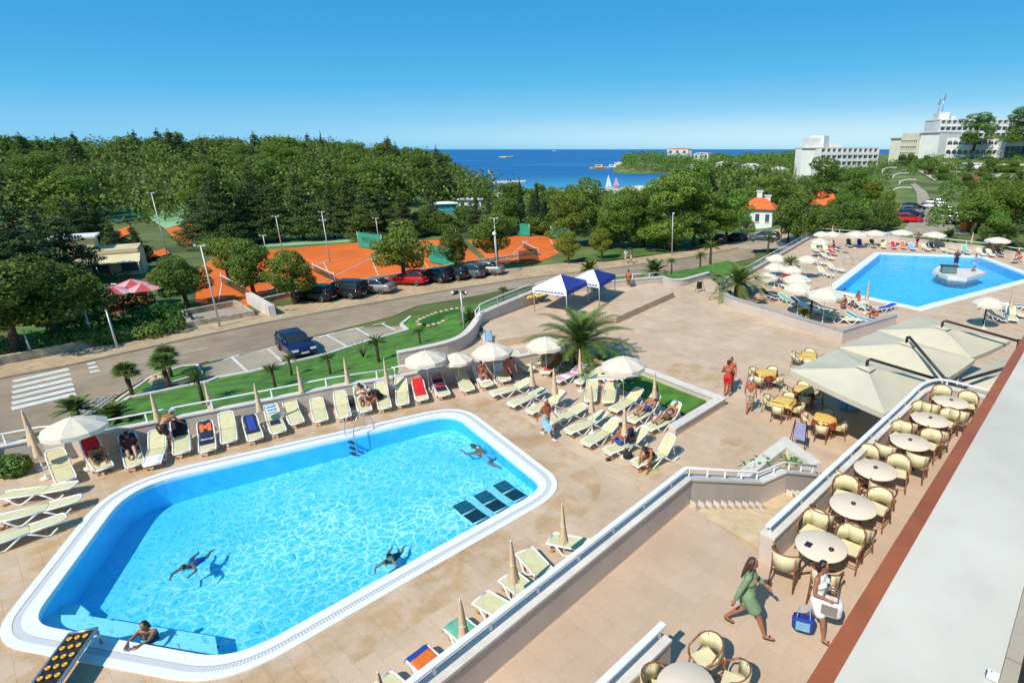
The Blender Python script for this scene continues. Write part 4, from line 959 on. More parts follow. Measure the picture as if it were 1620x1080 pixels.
for i,p in enumerate(tcs):
    place(RT,(p.x,p.y,TZ),-AX,'round cream table on the upper terrace, '+names[i],'round restaurant tables',(1.2,1.2,1))
    q=P(TB[i][0]+(16 if i==0 else 0),TB[i][1]+(8 if i==0 else -2),TZ+.745)
    place(AS,(q.x,q.y,TZ+.747),0,'small dark ashtray on the round table '+names[i],'ashtrays on the terrace tables')
    for a,b,r_,w_ in ((.72,.46,PI,'far left'),(.70,-.38,PI,'far right'),(-.72,.46,0,'near left'),(-.70,-.40,0,'near right')):
        if i==0 and a<0 and b<0: pass
        q=Vector((p.x,p.y,TZ))+ax*a+nx*b
        rz=-AX+r_+rnd.uniform(-.25,.25)
        place(CH,(q.x,q.y,TZ),rz,'cream rattan chair, %s of the round table %s'%(w_,names[i].split(',')[0].replace('nearest the two women','by the women')),'rattan chairs on the upper terrace',1.04)
mc=thing('menu_card','small black menu card lying on the nearest round table','menu card',tuple(P(1279,861,TZ+.747)),-AX)
MB().box((0,0,.006),(.14,.17,.012)).build('cover',M['black'],mc); MB().box((0,0,.014),(.11,.14,.004)).build('page_edge',M['navy'],mc)
p=P(1085,1085,TZ+.745); place(RT,(p.x,p.y,TZ),-AX,'round cream table cut off at the bottom edge of the picture','round restaurant tables',(1.05,1.05,1))
for k,(x,y,rz,w_) in enumerate(((1118,1038,-AX+PI-.35,'upper'),(1160,1078,-AX+PI/2+.3,'right'),(1040,1090,-AX-1.2,'left'))):
    q=P(x,y,TZ+.45); place(CH,(q.x,q.y,TZ),rz,'cream rattan chair at the %s side of the table cut by the bottom edge'%w_,'rattan chairs on the upper terrace',.9)
# ---- plaza tables under yellow cloths
def clothtable(two):
    t=thing('square_table','','table',(0,0,-50))
    MB().box((0,0,.72),(.82,.82,.03)).build('tabletop',M['wicker'],t)
    for x in (-.34,.34):
        for y in (-.34,.34): MB().tube([(x,y,.70),(x,y,0)],.025,6).build('leg',M['wicker'],t)
    def cloth(h,drop,rot,mm,w_,nm):
        m=MB(); vs=[];fs=[];n=8
        for i in range(n+1):
            for j in range(n+1):
                x=-w_+2*w_*i/n;y=-w_+2*w_*j/n; X=x*math.cos(rot)-y*math.sin(rot);Y=x*math.sin(rot)+y*math.cos(rot); z=h
                ov=max(abs(X)-.42,abs(Y)-.42,0)
                if ov>0: z=h-ov*drop; k=.42/max(abs(X),abs(Y)); X=X*(k+(1-k)*.22)+.012*math.sin(9*(x+y));Y=Y*(k+(1-k)*.22)+.012*math.sin(11*(x-y))
                vs.append((X,Y,z))
        for i in range(n):
            for j in range(n): a=i*(n+1)+j; fs.append((a,a+1,a+n+2,a+n+1))
        m.add(vs,fs,0,True); m.build(nm,M[mm],t,'open')
    if two: cloth(.742,1.,0,'maroon',.68,'under_cloth')
    cloth(.752,.95,PI/4 if two else .1,'yellow',.5 if two else .62,'top_cloth'); return t
CT=clothtable(True); CT1=clothtable(False)
PT2=[((1212,588),1,'left of the nearest cantilever parasol'),((1240,632),0,'beside the man in a white cap'),((1305,660),1,'in the shade next to the notice stand'),((1280,560),0,'farthest out on the plaza'),((1272,615),1,'half under the nearest cantilever parasol')]
for i,((x,y),two,w_) in enumerate(PT2):
    p=P(x,y+4,.4); p.z=0; rz=-AX+.12*i
    p=Vector((P(x,y,.75).x,P(x,y,.75).y,0))
    place(CT if two else CT1,p,rz,('table with yellow %s cloth '%('over maroon' if two else ''))+w_,'cloth covered plaza tables')
    for k,nm in enumerate(('left','far','right','near')):
        a=rz+k*PI/2+PI; u=Vector((math.cos(a),math.sin(a),0)); q=p+u*.64
        place(CH,q,a+PI/2,'chair at the %s of the cloth table %s'%(nm,w_),'rattan chairs on the plaza',.9)
p=P(833,482,.45); 
t=place(CT1,(p.x+.0,p.y,.45),.5,'small table with a yellow cloth by the platform wall',None)
q=P(846,480,.45); wt=dup(CT1,None,(q.x+.3,q.y+.35,.45),.5,'second yellow cloth table pushed against the platform wall')
# ---- cantilever parasols
def cantilever(label,corners,apex,pole):
    """corners: photo px of left, near, right, back corner on the rim"""
    zr=2.45
    C=[P(x,y,zr) for x,y in corners]; A=P(*apex,3.25); o=Vector((A.x,A.y,0))
    t=thing('cantilever_parasol',label,'parasol',tuple(o),0,'large cantilever parasols by the terrace')
    C=[c-o for c in C]; A=A-o
    m=MB(); n=6; vs=[];fs=[]
    for k in range(4):
        a,b=C[k],C[(k+1)%4]; base=len(vs)
        for i in range(n+1):
            for j in range(n+1):
                s=i/n; e=a.lerp(b,j/n); q=A.lerp(e,s); sag=.09*(math.sin(PI*s)+.6*s)*math.sin(PI*j/n)
                vs.append(q-Vector((0,0,sag)))
        for i in range(n):
            for j in range(n): f=base+i*(n+1)+j; fs.append((f,f+1,f+n+2,f+n+1))
    m.add(vs,fs); m.build('canopy',M['bigcanvas'],t,'open')
    m=MB(); 
    for k in range(4):
        a,b=C[k],C[(k+1)%4]; vs=[];fs=[]
        for j in range(7):
            q=a.lerp(b,j/6)-Vector((0,0,.055*math.sin(PI*j/6))); vs+=[q,q-Vector((0,0,.2))]
        fs=[(2*j,2*j+1,2*j+3,2*j+2) for j in range(6)]; m.add(vs,fs)
    m.build('valance',M['bigcanvas'],t,'open')
    m=MB()
    for c in C: m.tube([A-Vector((0,0,.10)),c-Vector((0,0,.05))],.022,5)
    m.build('ribs',M['wicker'],t)
    m=MB(); m.add([A+Vector((0,0,.09))]+[A+(c-A)*.16+Vector((0,0,.08)) for c in C],[(0,1,2),(0,2,3),(0,3,4),(0,4,1)]); m.build('vent_cap',M['bigcanvas'],t,'open')
    pb=P(*pole,2.62)-o; pb.z=0
    d=(Vector((pb.x,pb.y,0))-Vector((A.x,A.y,0))).normalized()
    m=MB(); top=A+Vector((0,0,.32)); m.tube([A+Vector((0,0,.02)),top-Vector((0,0,.05)),top+d*.12,pb+Vector((0,0,2.66))],.06,6); m.build('arm',M['dkmetal'],t)
    MB().tube([pb,pb+Vector((0,0,2.75))],.07,8).build('post',M['dkmetal'],t)
    MB().box((pb.x,pb.y,.06),(1.0,1.0,.12),AX).build('base',M['cap'],t)
    return t
cantilever('cream cantilever parasol nearest the camera beside the curved parapet',[(1249,584),(1400,655),(1475,598),(1324,551)],(1371,581),(1478,600))
cantilever('cream cantilever parasol second in the line, arm pointing at the parapet',[(1326,549),(1495,600),(1543,568),(1388,523)],(1434,543),(1496,602))
cantilever('cream cantilever parasol third in the line, nearest the far pool',[(1387,522),(1537,566),(1599,538),(1452,500)],(1490,518),(1612,541))
cantilever('cream cantilever parasol half hidden behind the red roof trim',[(1514,601),(1640,640),(1690,590),(1584,566)],(1612,590),(1520,604))
# ---- promotional canopies
def canopy(label,cs,apexpx,zr,feet,side):
    C=[P(x,y,zr) for x,y in cs]; A=P(*apexpx,zr+.95); o=Vector((A.x,A.y,.45))
    t=thing('market_canopy',label,'canopy',tuple(o)); C=[c-o for c in C]; A=A-o
    for k in range(4):
        a,b=C[k],C[(k+1)%4]; m=MB(); m.add([A,a,b],[(0,1,2)]); m.build('roof_panel',M['blue'] if k in side else M['white2'],t,'open')
        m=MB(); z=Vector((0,0,.32)); m.add([a,b,b-z,a-z],[(0,1,2,3)]); v=m.build('valance',M['blue'] if k in side else M['white2'],t,'open')
        if k not in side:
            mid=(a+b)/2-z*.5; dr=(b-a); out=Vector((dr.y,-dr.x,0)).normalized()
            if out.dot(mid)<0: out=-out
            ang=math.atan2(out.x,-out.y); 
            for s in (-.5,.5):
                text(v,'BEACH PROMO' if False else 'TRAVEL',.2,M['blue'],mid+dr*.25*s+out*.02,(PI/2,0,ang),'lettering',.004) if False else None
            m=MB(); 
            for s in range(9): 
                q=a.lerp(b,.12+.095*s)-z*.55+out*.015; m.add([q-dr.normalized()*.11-Vector((0,0,.04)),q+dr.normalized()*.09-Vector((0,0,.04)),q+dr.normalized()*.09+Vector((0,0,.04)),q-dr.normalized()*.11+Vector((0,0,.04))],[(0,1,2,3)])
            m.build('lettering_band',M['blue'],v,'open')
        L=Vector((a.x*.96,a.y*.96,0)); MB().tube([(L.x,L.y,0),(L.x,L.y,a.z)],.035,6).build('leg',M['steel'],t)
    return t
canopy('blue and white promotional canopy in front, on the raised platform',[(842,455),(896,461),(931,444),(880,437)],(887,434),2.1,None,(1,2))
canopy('blue and white promotional canopy behind the first one',[(905,441),(948,449),(974,434),(930,428)],(939,426),2.1,None,(1,2))
# notice stands
def notice(label,px,rz,h,z=0,m_='white2',fr='dkmetal'):
    p=P(*px,z); t=thing('notice_stand',label,'sign stand',tuple(p),rz)
    for s in (-1,1):
        MB().tube([(s*.32,.18,0),(s*.22,0,h),(s*.32,-.28,0)],.018,5).build('frame_leg',M[fr],t)
    b=MB().box((0,.08,h*.58),(.46,.02,h*.62)); bo=b.build('board',M[m_],t)
    return t,bo
t,b=notice('small framed notice stand with a pale poster near the stair planter',(1263,708),-.6,1.15,0,'lilac')
for k in range(4): MB().box((0,.095,.5+.12*k),(.32,.006,.05)).build('text_line',M['blue' if k else 'orange'],b)
notice('black chalkboard stand on the plaza near the curved wall',(1107,462),.5,.95,0,'black')
notice('pale grey notice board at the platform steps',(773,546),-.4,1.0,0,'sky','steel')
# pool ladder(s)
def ladder(label,px,rz,z=0):
    p=P(*px,z); t=thing('pool_ladder',label,'pool ladder',tuple(p),rz)
    for s in (-1,1):
        MB().tube(smooth_line([(s*.27,-.75,0),(s*.27,-.72,.45),(s*.27,-.45,.85),(s*.27,-.1,.85),(s*.27,.16,.4),(s*.27,.18,-.2),(s*.27,.18,-1.0)],4),.024,6).build('rail',M['alu'],t)
    for k in range(3): MB().box((0,.18,-.2-.26*k),(.54,.12,.03)).build('rung',M['dkmetal'] ,t)
    return t
ladder('stainless pool ladder on the long far edge of the near pool',(560,689),R(-28)+PI)
ladder('pool ladder at the left corner of the far pool',(1346,420),-AX+PI/2+.6+PI)
# slide board with fittings at the pool edge
a0=P(110,1003,.45);a1=P(148,1001,.45);b0=P(30,1110,.45)
ud=(a0-b0).normalized(); wd=(a1-a0).length
t=thing('fitting_board','black glossy board with three columns of yellow round fittings over the pool edge','board',tuple(Vector((a0.x,a0.y,0))))
side=Vector((ud.y,-ud.x,0)); o=Vector((a0.x,a0.y,0))
fr=MB(); q=[Vector((0,0,0)),side*wd,side*wd-ud*3.2,-ud*3.2]; fr.prism([(v.x,v.y) for v in q],.40,.47); fr.build('board_panel',mat('glossy_black',(.02,.022,.02),.2,.2,6),t)
for v0,v1 in ((q[0],q[3]),(q[1],q[2]),(q[0],q[1])): MB().tube([v0+Vector((0,0,.47)),v1+Vector((0,0,.47))],.035,6).build('frame_bar',M['alu'],t)
yb=mat('yellow_fitting',(.75,.38,.03),.4,.1,20)
for i in range(9):
    for j in range(3):
        c=side*wd*(.22+.28*j)-ud*(.22+.27*i); MB().lathe([(.035,.47),(.055,.49),(.05,.52),(.025,.52),(.02,.49),(0,.49)],10,c=(c.x,c.y,0)).build('round_fitting',yb,t)
for v in q: MB().tube([(v.x*.96,v.y*.96,0),(v.x*.96,v.y*.96,.4)],.03,6).build('leg',M['alu'],t)
# small things lying about
def slippers(label,px,m_,z=0):
    p=P(*px,z); t=thing('flip_flops',label,'flip flops',tuple(p),rnd.random()*3)
    for s in (-1,1):
        pr=[(s*.07+.045*math.cos(a),.12*math.sin(a)) for a in [2*PI*k/12 for k in range(12)]]
        MB().prism(pr,.003,.03).build('sole',M[m_],t); MB().tube([(s*.07-.04,-.01,.03),(s*.07,.05,.06),(s*.07+.04,-.01,.03)],.008,5).build('strap',M[m_],t)
slippers('black flip flops lying on the deck by the seventh diagonal lounger',(963,727),'black')
slippers('lime green flip flops by the foot of the leaning woman',(1037,741),'lime')
slippers('pink flip flops between the two raised loungers',(1012,667),'pink')
def bag(label,px,m_,z=0,s=1,m2=None,rz=0):
    p=P(*px,z); t=thing('bag',label,'bag',tuple(p),rz,None,s)
    m=MB(); prof=[(.20,0),(.23,.05),(.22,.25),(.17,.36),(.10,.37),(0,.33)]; m.lathe(prof,12,sx=1,sy=.5); m.build('body',M[m_],t)
    MB().tube(smooth_line([(-.15,0,.33),(-.12,0,.5),(.12,0,.5),(.15,0,.33)],4),.012,5).build('handle',M[m2 or m_],t)
bag('black bag on the deck between the couple and the leaning woman',(993,725),'black',0,.8)
bag('dark backpack hanging beside a lounger of the wall row',(555,642),'black',.1,.9)
bag('blue bag on the ground under the nearest cantilever parasol',(1338,648),'cyanf',0,1.3)
bag('second blue bag under the nearest cantilever parasol',(1350,650),'sky',0,1.2)
bag('dark bag beside the loungers in parasol shade',(806,598),'maroon',0,.8)
bag('navy bag standing by the cap man lounger',(1012,655),'navy',0,.7)
def rock(label,px,s,z=0):
    p=P(*px,z); m=MB(); rr=random.Random(label); m.ball((0,0,s*.3),(s,s*.7,s*.55),10)
    m.v=[(x*(1+rr.uniform(-.2,.2)),y*(1+rr.uniform(-.2,.2)),max(-.05,zz_*(1+rr.uniform(-.25,.25)))) for x,y,zz_ in m.v]; m.sm=[False]*len(m.sm)
    tag(m.build('garden_rock',M['rock'],None,None,p),label,'rock')
rock('large ochre garden rock left of the date palm',(905,571),.62)
rock('pale boulder right of the date palm trunk',(940,577),.35); rock('small pale boulder beside the larger right one',(952,578),.3)
rock('ochre rock in the planter soil by the tall planter palm',(1203,472),.45,.45); rock('pale rock on the lawn island between the fan palms',(252,606),.5,-1.9)
# ---------------------------------------------------------------- trees
nprng=np.random.RandomState(5)
def leafmesh(name,lobes,n,size,m,out=.6,flat=0,parent=None,shell=(.72,1.05),cull=.62):
    """leaf-sized faces spread through and over a set of ellipsoid lobes: (cx,cy,cz,rx,ry,rz)"""
    L=np.array(lobes,float); vol=(L[:,3]*L[:,4]*L[:,5])**(2/3.); pr=vol/vol.sum()
    idx=nprng.choice(len(L),int(n*1.5),p=pr); dirs=nprng.normal(size=(len(idx),3)); dirs/=np.linalg.norm(dirs,axis=1)[:,None]
    rad=nprng.uniform(shell[0],shell[1],len(idx)); pts=L[idx,:3]+dirs*rad[:,None]*L[idx,3:]
    keep=np.ones(len(pts),bool)
    for k in range(len(L)):
        q=(pts-L[k,:3])/L[k,3:]; keep&=~(((q*q).sum(1)<cull*cull)&(idx!=k))
    pts=pts[keep][:n]; dirs=dirs[keep][:n]; N=len(pts)
    nr=dirs*out+nprng.normal(size=(N,3))*(1-out)*.9; nr[:,2]+=.25; nr/=np.linalg.norm(nr,axis=1)[:,None]
    t=np.cross(nr,nprng.normal(size=(N,3))); t/=np.linalg.norm(t,axis=1)[:,None]; b=np.cross(nr,t)
    s=size*nprng.uniform(.55,1.35,N)[:,None]; s2=s*nprng.uniform(.45,.8,N)[:,None]
    v=np.stack([pts-t*s,pts-b*s2-t*s*.1,pts+t*s,pts+b*s2+t*s*.1],1).reshape(-1,3)
    me=bpy.data.meshes.new(name); me.vertices.add(4*N); me.vertices.foreach_set('co',v.astype('f').ravel())
    me.loops.add(4*N); me.loops.foreach_set('vertex_index',np.arange(4*N,dtype='i')); me.polygons.add(N)
    me.polygons.foreach_set('loop_start',np.arange(0,4*N,4,dtype='i')); me.polygons.foreach_set('loop_total',np.full(N,4,dtype='i'))
    me.materials.append(m); me.update(calc_edges=True)
    o=bpy.data.objects.new(name,me); link(o,parent); reg(o,parent); return o
TREES={}
def tree_proto(kind,seed,hi=True):
    rr=random.Random(seed*31+len(kind)); t=thing(kind,'','tree',(0,0,-80)); tr=MB(); lobes=[]; k=1 if hi else .42
    if kind=='broadleaf_tree' or kind=='light_tree':
        tr.tube([(0,0,-.6),(.05,0,1),(.1,.05,2.4),(.0,.1,3.6)],[.26,.2,.16,.10],8)
        for i in range(20):
            a=rr.random()*6.28; r=rr.uniform(.4,2.9)*rr.uniform(.65,1); z=rr.uniform(2.3,6.7)
            f=1-abs(z-4.4)/3.4; r*=max(.35,f); s=rr.uniform(.75,1.35); c=(r*math.cos(a),r*math.sin(a),z)
            lobes.append((*c,s,s,s*.8))
            if i<9: tr.tube([(.05,.05,2.0+.1*i),(c[0]*.6,c[1]*.6,c[2]*.8),c],[.08,.05,.02],5)
        leafmesh('crown',lobes,int(9500*k),.108/(k**.5),M['oak' if kind=='broadleaf_tree' else 'bright'],.5,parent=t)
    elif kind=='pine_tree':
        lean=rr.uniform(-.8,.8); tr.tube([(0,0,-.8),(lean*.2,.1,2),(lean*.6,.1,4.5),(lean,.2,8)],[.28,.22,.17,.07],8)
        for i in range(26):
            a=rr.random()*6.28; z=rr.uniform(2.6,10.6); f=math.sqrt(max(.05,1-((z-5.6)/5.6)**2)); r=rr.uniform(.3,3.2)*f; s=rr.uniform(.8,1.5)
            c=(lean*z/8+r*math.cos(a),r*math.sin(a),z); lobes.append((*c,s*1.15,s*1.15,s*.7))
            if i<10: tr.tube([(lean*z/9,.1,z*.75),c],[.07,.02],5)
        leafmesh('crown',lobes,int(14000*k),.118/(k**.5),M['pine'],.42,parent=t)
    elif kind=='cedar_tree':
        tr.tube([(0,0,-.8),(0,0,5),(0,0,11.5)],[.3,.2,.04],8)
        for i in range(15):
            z=1.6+i*.68; R0=(12.6-z)*.33
            for j in range(8):
                a=rr.random()*6.28; r=R0*rr.uniform(.25,1.0); s=max(.5,R0*.38)*rr.uniform(.7,1.2)
                c=(r*math.cos(a),r*math.sin(a),z+rr.uniform(-.2,.2)-r*.08); lobes.append((*c,s*1.1,s*1.1,s*.40))
                if j<2: tr.tube([(0,0,z+.1),c],[.06,.015],4)
        lobes.append((0,0,12.1,.3,.3,.9))
        leafmesh('crown',lobes,int(19000*k),.125/(k**.5),M['cedar'],.35,parent=t,cull=.5)
    elif kind=='cypress_tree':
        tr.tube([(0,0,-.6),(0,0,3)],[.14,.08],6)
        for i in range(17):
            z=.5+i*.55; f=min(1,(9.9-z)*.20,.5+z*.45); 
            for j in range(2): a=rr.random()*6.28; lobes.append((.25*f*math.cos(a),.25*f*math.sin(a),z,.62*f,.62*f,.7))
        leafmesh('crown',lobes,int(6000*k),.095/(k**.5),M['cyp'],.6,parent=t,cull=.5)
    elif kind=='bushy_tree':
        tr.tube([(0,0,-.6),(0,0,2)],[.2,.12],6)
        for i in range(12):
            a=rr.random()*6.28; r=rr.uniform(.2,2.4); z=rr.uniform(1.2,4.8); s=rr.uniform(.9,1.5); r*=max(.3,1-(z-1.5)/4.5)
            lobes.append((r*math.cos(a),r*math.sin(a),z,s,s,s*.8))
        leafmesh('crown',lobes,int(8500*k),.118/(k**.5),M['wood'],.45,parent=t)
    tr.build('trunk',M['bark'],t)
    return t
TP={}
def tree(kind,pos,hgt,label,group=None,wide=1.0,var=0,hi=True):
    base=dict(broadleaf_tree=7.6,light_tree=7.6,pine_tree=11.4,cedar_tree=13,cypress_tree=10,bushy_tree=6)[kind]
    key=(kind,var,hi)
    if key not in TP: TP[key]=tree_proto(kind,var+1,hi)
    s=hgt/base; p=(pos.x,pos.y,pos.z)
    return place(TP[key],p,rnd.random()*6.28,label,group,(s*wide,s*wide,s))
def tpx(kind,base,top,label,wide=1.0,var=0,z=None,group=None):
    p=P(*base,z) if z is not None else PT(*base)
    h=hgt_at(p,top); return tree(kind,p,h,label,group,wide,var)
def hgt_at(p,ytop):
    # height so that a tree standing at p reaches image row ytop
    lo,hi=.5,60.
    for _ in range(40):
        m=(lo+hi)/2; dy,dz=p.y,p.z+m-H; fw=dy*c_-dz*s_; up=dy*s_+dz*c_
        if CY-F*up/fw>ytop: lo=m
        else: hi=m
    return lo
NEAR=[('broadleaf_tree',(640,452),345,1.25,0,'round leafy tree behind the red parked car'),('broadleaf_tree',(722,430),352,.95,1,'slim leafy tree behind the black parked cars'),('broadleaf_tree',(786,428),333,1.25,2,'full dark leafy tree right of the parked row'),('light_tree',(468,484),392,1.3,0,'pale green leafy tree by the two dark parked cars'),('broadleaf_tree',(403,470),372,1.2,1,'dark leafy tree between the clay court and the tall pole'),('broadleaf_tree',(298,488),402,1.45,0,'broad leafy tree by the paved pad and the pole'),('light_tree',(262,470),420,1.1,1,'pale leafy tree on the garden side of the paved pad'),('light_tree',(900,418),362,1.1,2,'pale tree with rounded crown at the right court corner'),('light_tree',(952,412),358,1.05,0,'second pale tree right of the court corner'),('broadleaf_tree',(30,568),408,1.5,2,'large dark leafy tree at the left edge above the crosswalk'),('broadleaf_tree',(95,552),402,1.4,0,'large leafy tree second from the left edge by the pavement'),('broadleaf_tree',(-40,560),400,1.4,1,'leafy tree cut by the left picture edge'),
('broadleaf_tree',(160,520),432,1.0,1,'small leafy tree beside the red parasols of the bar'),
('pine_tree',(1060,398),268,1.35,0,'tall bushy pine left of the street lamp'),('pine_tree',(1098,392),275,1.35,1,'tall bushy pine just right of the street lamp'),('pine_tree',(1150,385),285,1.25,2,'bushy pine above the parked grey car'),('pine_tree',(985,395),279,.95,2,'pine with bright crown over the small red sign'),('pine_tree',(940,388),277,.95,0,'bright green pine in front of the bay'),('pine_tree',(1020,392),296,1.1,1,'lower pine between the two tall ones'),('pine_tree',(885,375),292,1.0,1,'pale pine right of the cypress pair'),
('broadleaf_tree',(1262,392),292,1.15,1,'leafy tree right of the orange roofed house'),('broadleaf_tree',(1246,388),318,.8,0,'leafy tree in front of the orange roofed house'),('bushy_tree',(1300,372),320,1.2,0,'broad bush tree beyond the far pool rail, left'),('bushy_tree',(1345,370),316,1.3,1,'broad bush tree beyond the far pool rail, middle'),('bushy_tree',(1390,366),312,1.25,0,'broad bush tree beyond the far pool rail, right of middle'),('light_tree',(1398,360),300,.9,1,'leafy tree beside the red parked car of the uphill street'),
('broadleaf_tree',(1536,372),296,1.1,0,'dark leafy tree over the black cars on the uphill street'),('broadleaf_tree',(1545,368),290,1.4,1,'leafy tree over the right parking, second'),('broadleaf_tree',(1598,372),292,1.4,2,'leafy tree over the right parking, at the picture edge'),('broadleaf_tree',(1650,372),285,1.4,0,'leafy tree cut by the right picture edge'),('bushy_tree',(1575,385),330,1.2,1,'bush tree behind the orange bin'),
('cypress_tree',(826,368),279,1.05,0,'tall narrow dark cypress in front of the pier'),('cypress_tree',(852,372),286,1.2,1,'darker cypress of the close pair, left'),('cypress_tree',(863,374),290,1.2,0,'cypress of the close pair, right'),
('cedar_tree',(756,370),300,1.0,0,'small dark cedar above the leafy tree by the beach hut'),('cedar_tree',(776,372),306,1.0,1,'dark rounded conifer left of the tall cypress'),('bushy_tree',(805,372),300,1.0,0,'dark round tree just left of the tall cypress'),
('cedar_tree',(50,470),300,1.5,0,'large layered cedar at the left edge'),('cedar_tree',(120,455),330,1.5,1,'layered cedar left of the cream pavilion'),('cedar_tree',(5,490),330,1.5,1,'layered cedar cut by the left edge'),('cedar_tree',(222,414),352,1.2,0,'layered cedar right of the cream pavilion'),('cedar_tree',(355,392),272,1.3,1,'tall layered cedar behind the green court'),('cedar_tree',(318,388),300,1.2,0,'layered cedar at the left end of the green court'),('cedar_tree',(440,382),282,1.25,0,'tall layered cedar behind the clay court'),('cedar_tree',(482,380),260,1.25,1,'highest layered cedar behind the clay court'),('cedar_tree',(530,378),290,1.2,0,'layered cedar behind the green strip, middle'),('cedar_tree',(585,380),285,1.3,1,'layered cedar behind the green strip, right'),('cedar_tree',(640,378),296,1.2,0,'layered cedar left of the beach hut'),('cedar_tree',(395,386),288,1.2,1,'layered cedar between the two tall ones'),('light_tree',(250,335),290,1.1,0,'pale yellow green tree behind the far green court, left'),('light_tree',(305,332),290,1.2,1,'pale yellow green tree behind the far green court, right'),('cedar_tree',(165,400),320,1.3,0,'layered cedar above the pavilion roof'),
('pine_tree',(1305,345),245,1.3,0,'dark pine standing in front of the white hotel, left'),('pine_tree',(1350,335),262,1.2,1,'pine standing in front of the white hotel, right'),('light_tree',(1375,330),282,1.3,0,'yellow green tree on the slope below the white hotel'),('pine_tree',(1228,345),256,1.3,2,'dark pine left of the white hotel'),
('pine_tree',(905,392),300,1.3,1,'low bright pine filling the gap left of the pale court trees'),('pine_tree',(1120,390),300,1.3,0,'low pine between the two tall bushy pines'),('bushy_tree',(1040,392),330,1.4,0,'bushy undergrowth tree left of the street lamp'),('bushy_tree',(965,392),335,1.4,1,'bushy undergrowth tree behind the pale court trees'),('bushy_tree',(860,372),325,1.4,0,'bushy tree below the cypress pair'),('bushy_tree',(700,372),330,1.3,1,'bright bushy tree in front of the beach hut'),('bushy_tree',(660,374),328,1.3,0,'bright bushy tree left of the beach hut'),('bushy_tree',(1180,372),338,1.0,1,'bush tree beside the orange house wall'),('bushy_tree',(1290,362),322,1.3,1,'bush tree hiding the low orange roof'),('pine_tree',(1325,352),290,1.2,2,'pine between the orange roofs and the white hotel'),('broadleaf_tree',(1545,345),282,1.2,0,'leafy tree behind the right parking, upper left'),('broadleaf_tree',(1570,345),280,1.4,1,'leafy tree behind the right parking, upper middle'),('broadleaf_tree',(1620,348),282,1.4,2,'leafy tree behind the right parking, upper right'),('cedar_tree',(80,430),318,1.4,0,'layered cedar between the left edge and the pavilion'),('cedar_tree',(20,420),310,1.4,1,'dark layered cedar high at the left edge'),('broadleaf_tree',(60,520),440,1.3,1,'leafy tree in the garden behind the left pavement trees'),('broadleaf_tree',(120,505),450,1.2,2,'small leafy tree in the garden left of the bar'),('cedar_tree',(190,420),345,1.3,0,'layered cedar touching the pavilion block'),('cedar_tree',(130,405),308,1.4,1,'tall layered cedar left of the leaning looking pole'),('cedar_tree',(560,376),268,1.2,0,'tall dark cedar behind the clay court, right of the highest'),('cedar_tree',(612,376),282,1.3,1,'dark cedar behind the right windscreen'),('cedar_tree',(410,384),275,1.2,0,'tall cedar left of the highest one'),('broadleaf_tree',(680,368),322,1.5,1,'broad tree screening the beach hut'),('broadleaf_tree',(630,366),318,1.5,2,'broad tree behind the cedars right end'),('cedar_tree',(335,360),285,1.2,1,'dark cedar right of the far green court'),('bushy_tree',(735,366),318,1.4,0,'bushy tree right of the beach hut'),('broadleaf_tree',(365,452),372,1.2,2,'dark leafy tree on the left clay court edge'),('cedar_tree',(150,392),300,1.3,0,'dark cedar left of the far green court'),('cedar_tree',(690,372),305,1.1,0,'dark cedar behind the beach hut bushes')]
for kind,b,top,wd,var,lab in NEAR: tpx(kind,b,top,lab,wd,var)
# the two dark pines in front of the hill hotel
tree('pine_tree',PR(1540,236,258),13,'dark domed pine standing before the tall white hotel',None,1.7,0); tree('pine_tree',PR(1622,236,258),15,'dark pine at the right edge before the tall hotel',None,1.9,1)
# wooded hill on the left: individual trees, nearest ones first
ALLC=[far_s(C1),far_s([(150,322),(330,318),(345,384),(262,420),(205,420),(150,372)]),far_s([(335,410),(560,386),(556,366),(330,392)]),far_s([(120,470),(230,455),(240,500),(130,505)])]
def incourt(p):
    for L_ in ALLC:
        c=False
        for a_,b_ in zip(L_,L_[1:]+L_[:1]):
            if (a_.y>p.y)!=(b_.y>p.y) and p.x<(b_.x-a_.x)*(p.y-a_.y)/(b_.y-a_.y)+a_.x: c=not c
        if c: return True
    return False
def clear(p):
    # keep the courts, the road and the near gardens free
    r=math.hypot(p[0],p[1])
    return r>128
groups={'bushy_tree':('leafy tree among many in the wooded hill left of the bay','leafy trees of the wooded hill'),'pine_tree':('pine among many in the wooded hill left of the bay','pines of the wooded hill'),'cedar_tree':('dark conifer among many in the wooded hill left of the bay','conifers of the wooded hill'),'cypress_tree':('dark cypress spire among the trees of the wooded hill','cypresses of the wooded hill')}
rw=random.Random(11); cnt=0
for i in range(5000):
    if cnt>=285: break
    az=rw.uniform(-56,-13.5); r=100+270*rw.random()**.8
    if r<135 and az>-34: continue
    if r<128 and az>-43: continue
    if az>-19 and r<200 and rw.random()<.5: continue
    p=Vector((r*math.sin(R(az)),r*math.cos(R(az)),0)); p.z=g(p.x,p.y)
    if p.z<-13.2: continue
    if incourt(p): continue
    k=rw.choices(['bushy_tree','pine_tree','cedar_tree','cypress_tree'],[.42,.33,.2,.05])[0]
    hh={'bushy_tree':rw.uniform(7,10),'pine_tree':rw.uniform(8,12),'cedar_tree':rw.uniform(9,14),'cypress_tree':rw.uniform(9,13)}[k]
    if az>-17: hh*=.7
    tree(k,p,hh,groups[k][0],groups[k][1],1.25 if k!='cypress_tree' else .9,rw.randrange(2),hi=r<240); cnt+=1
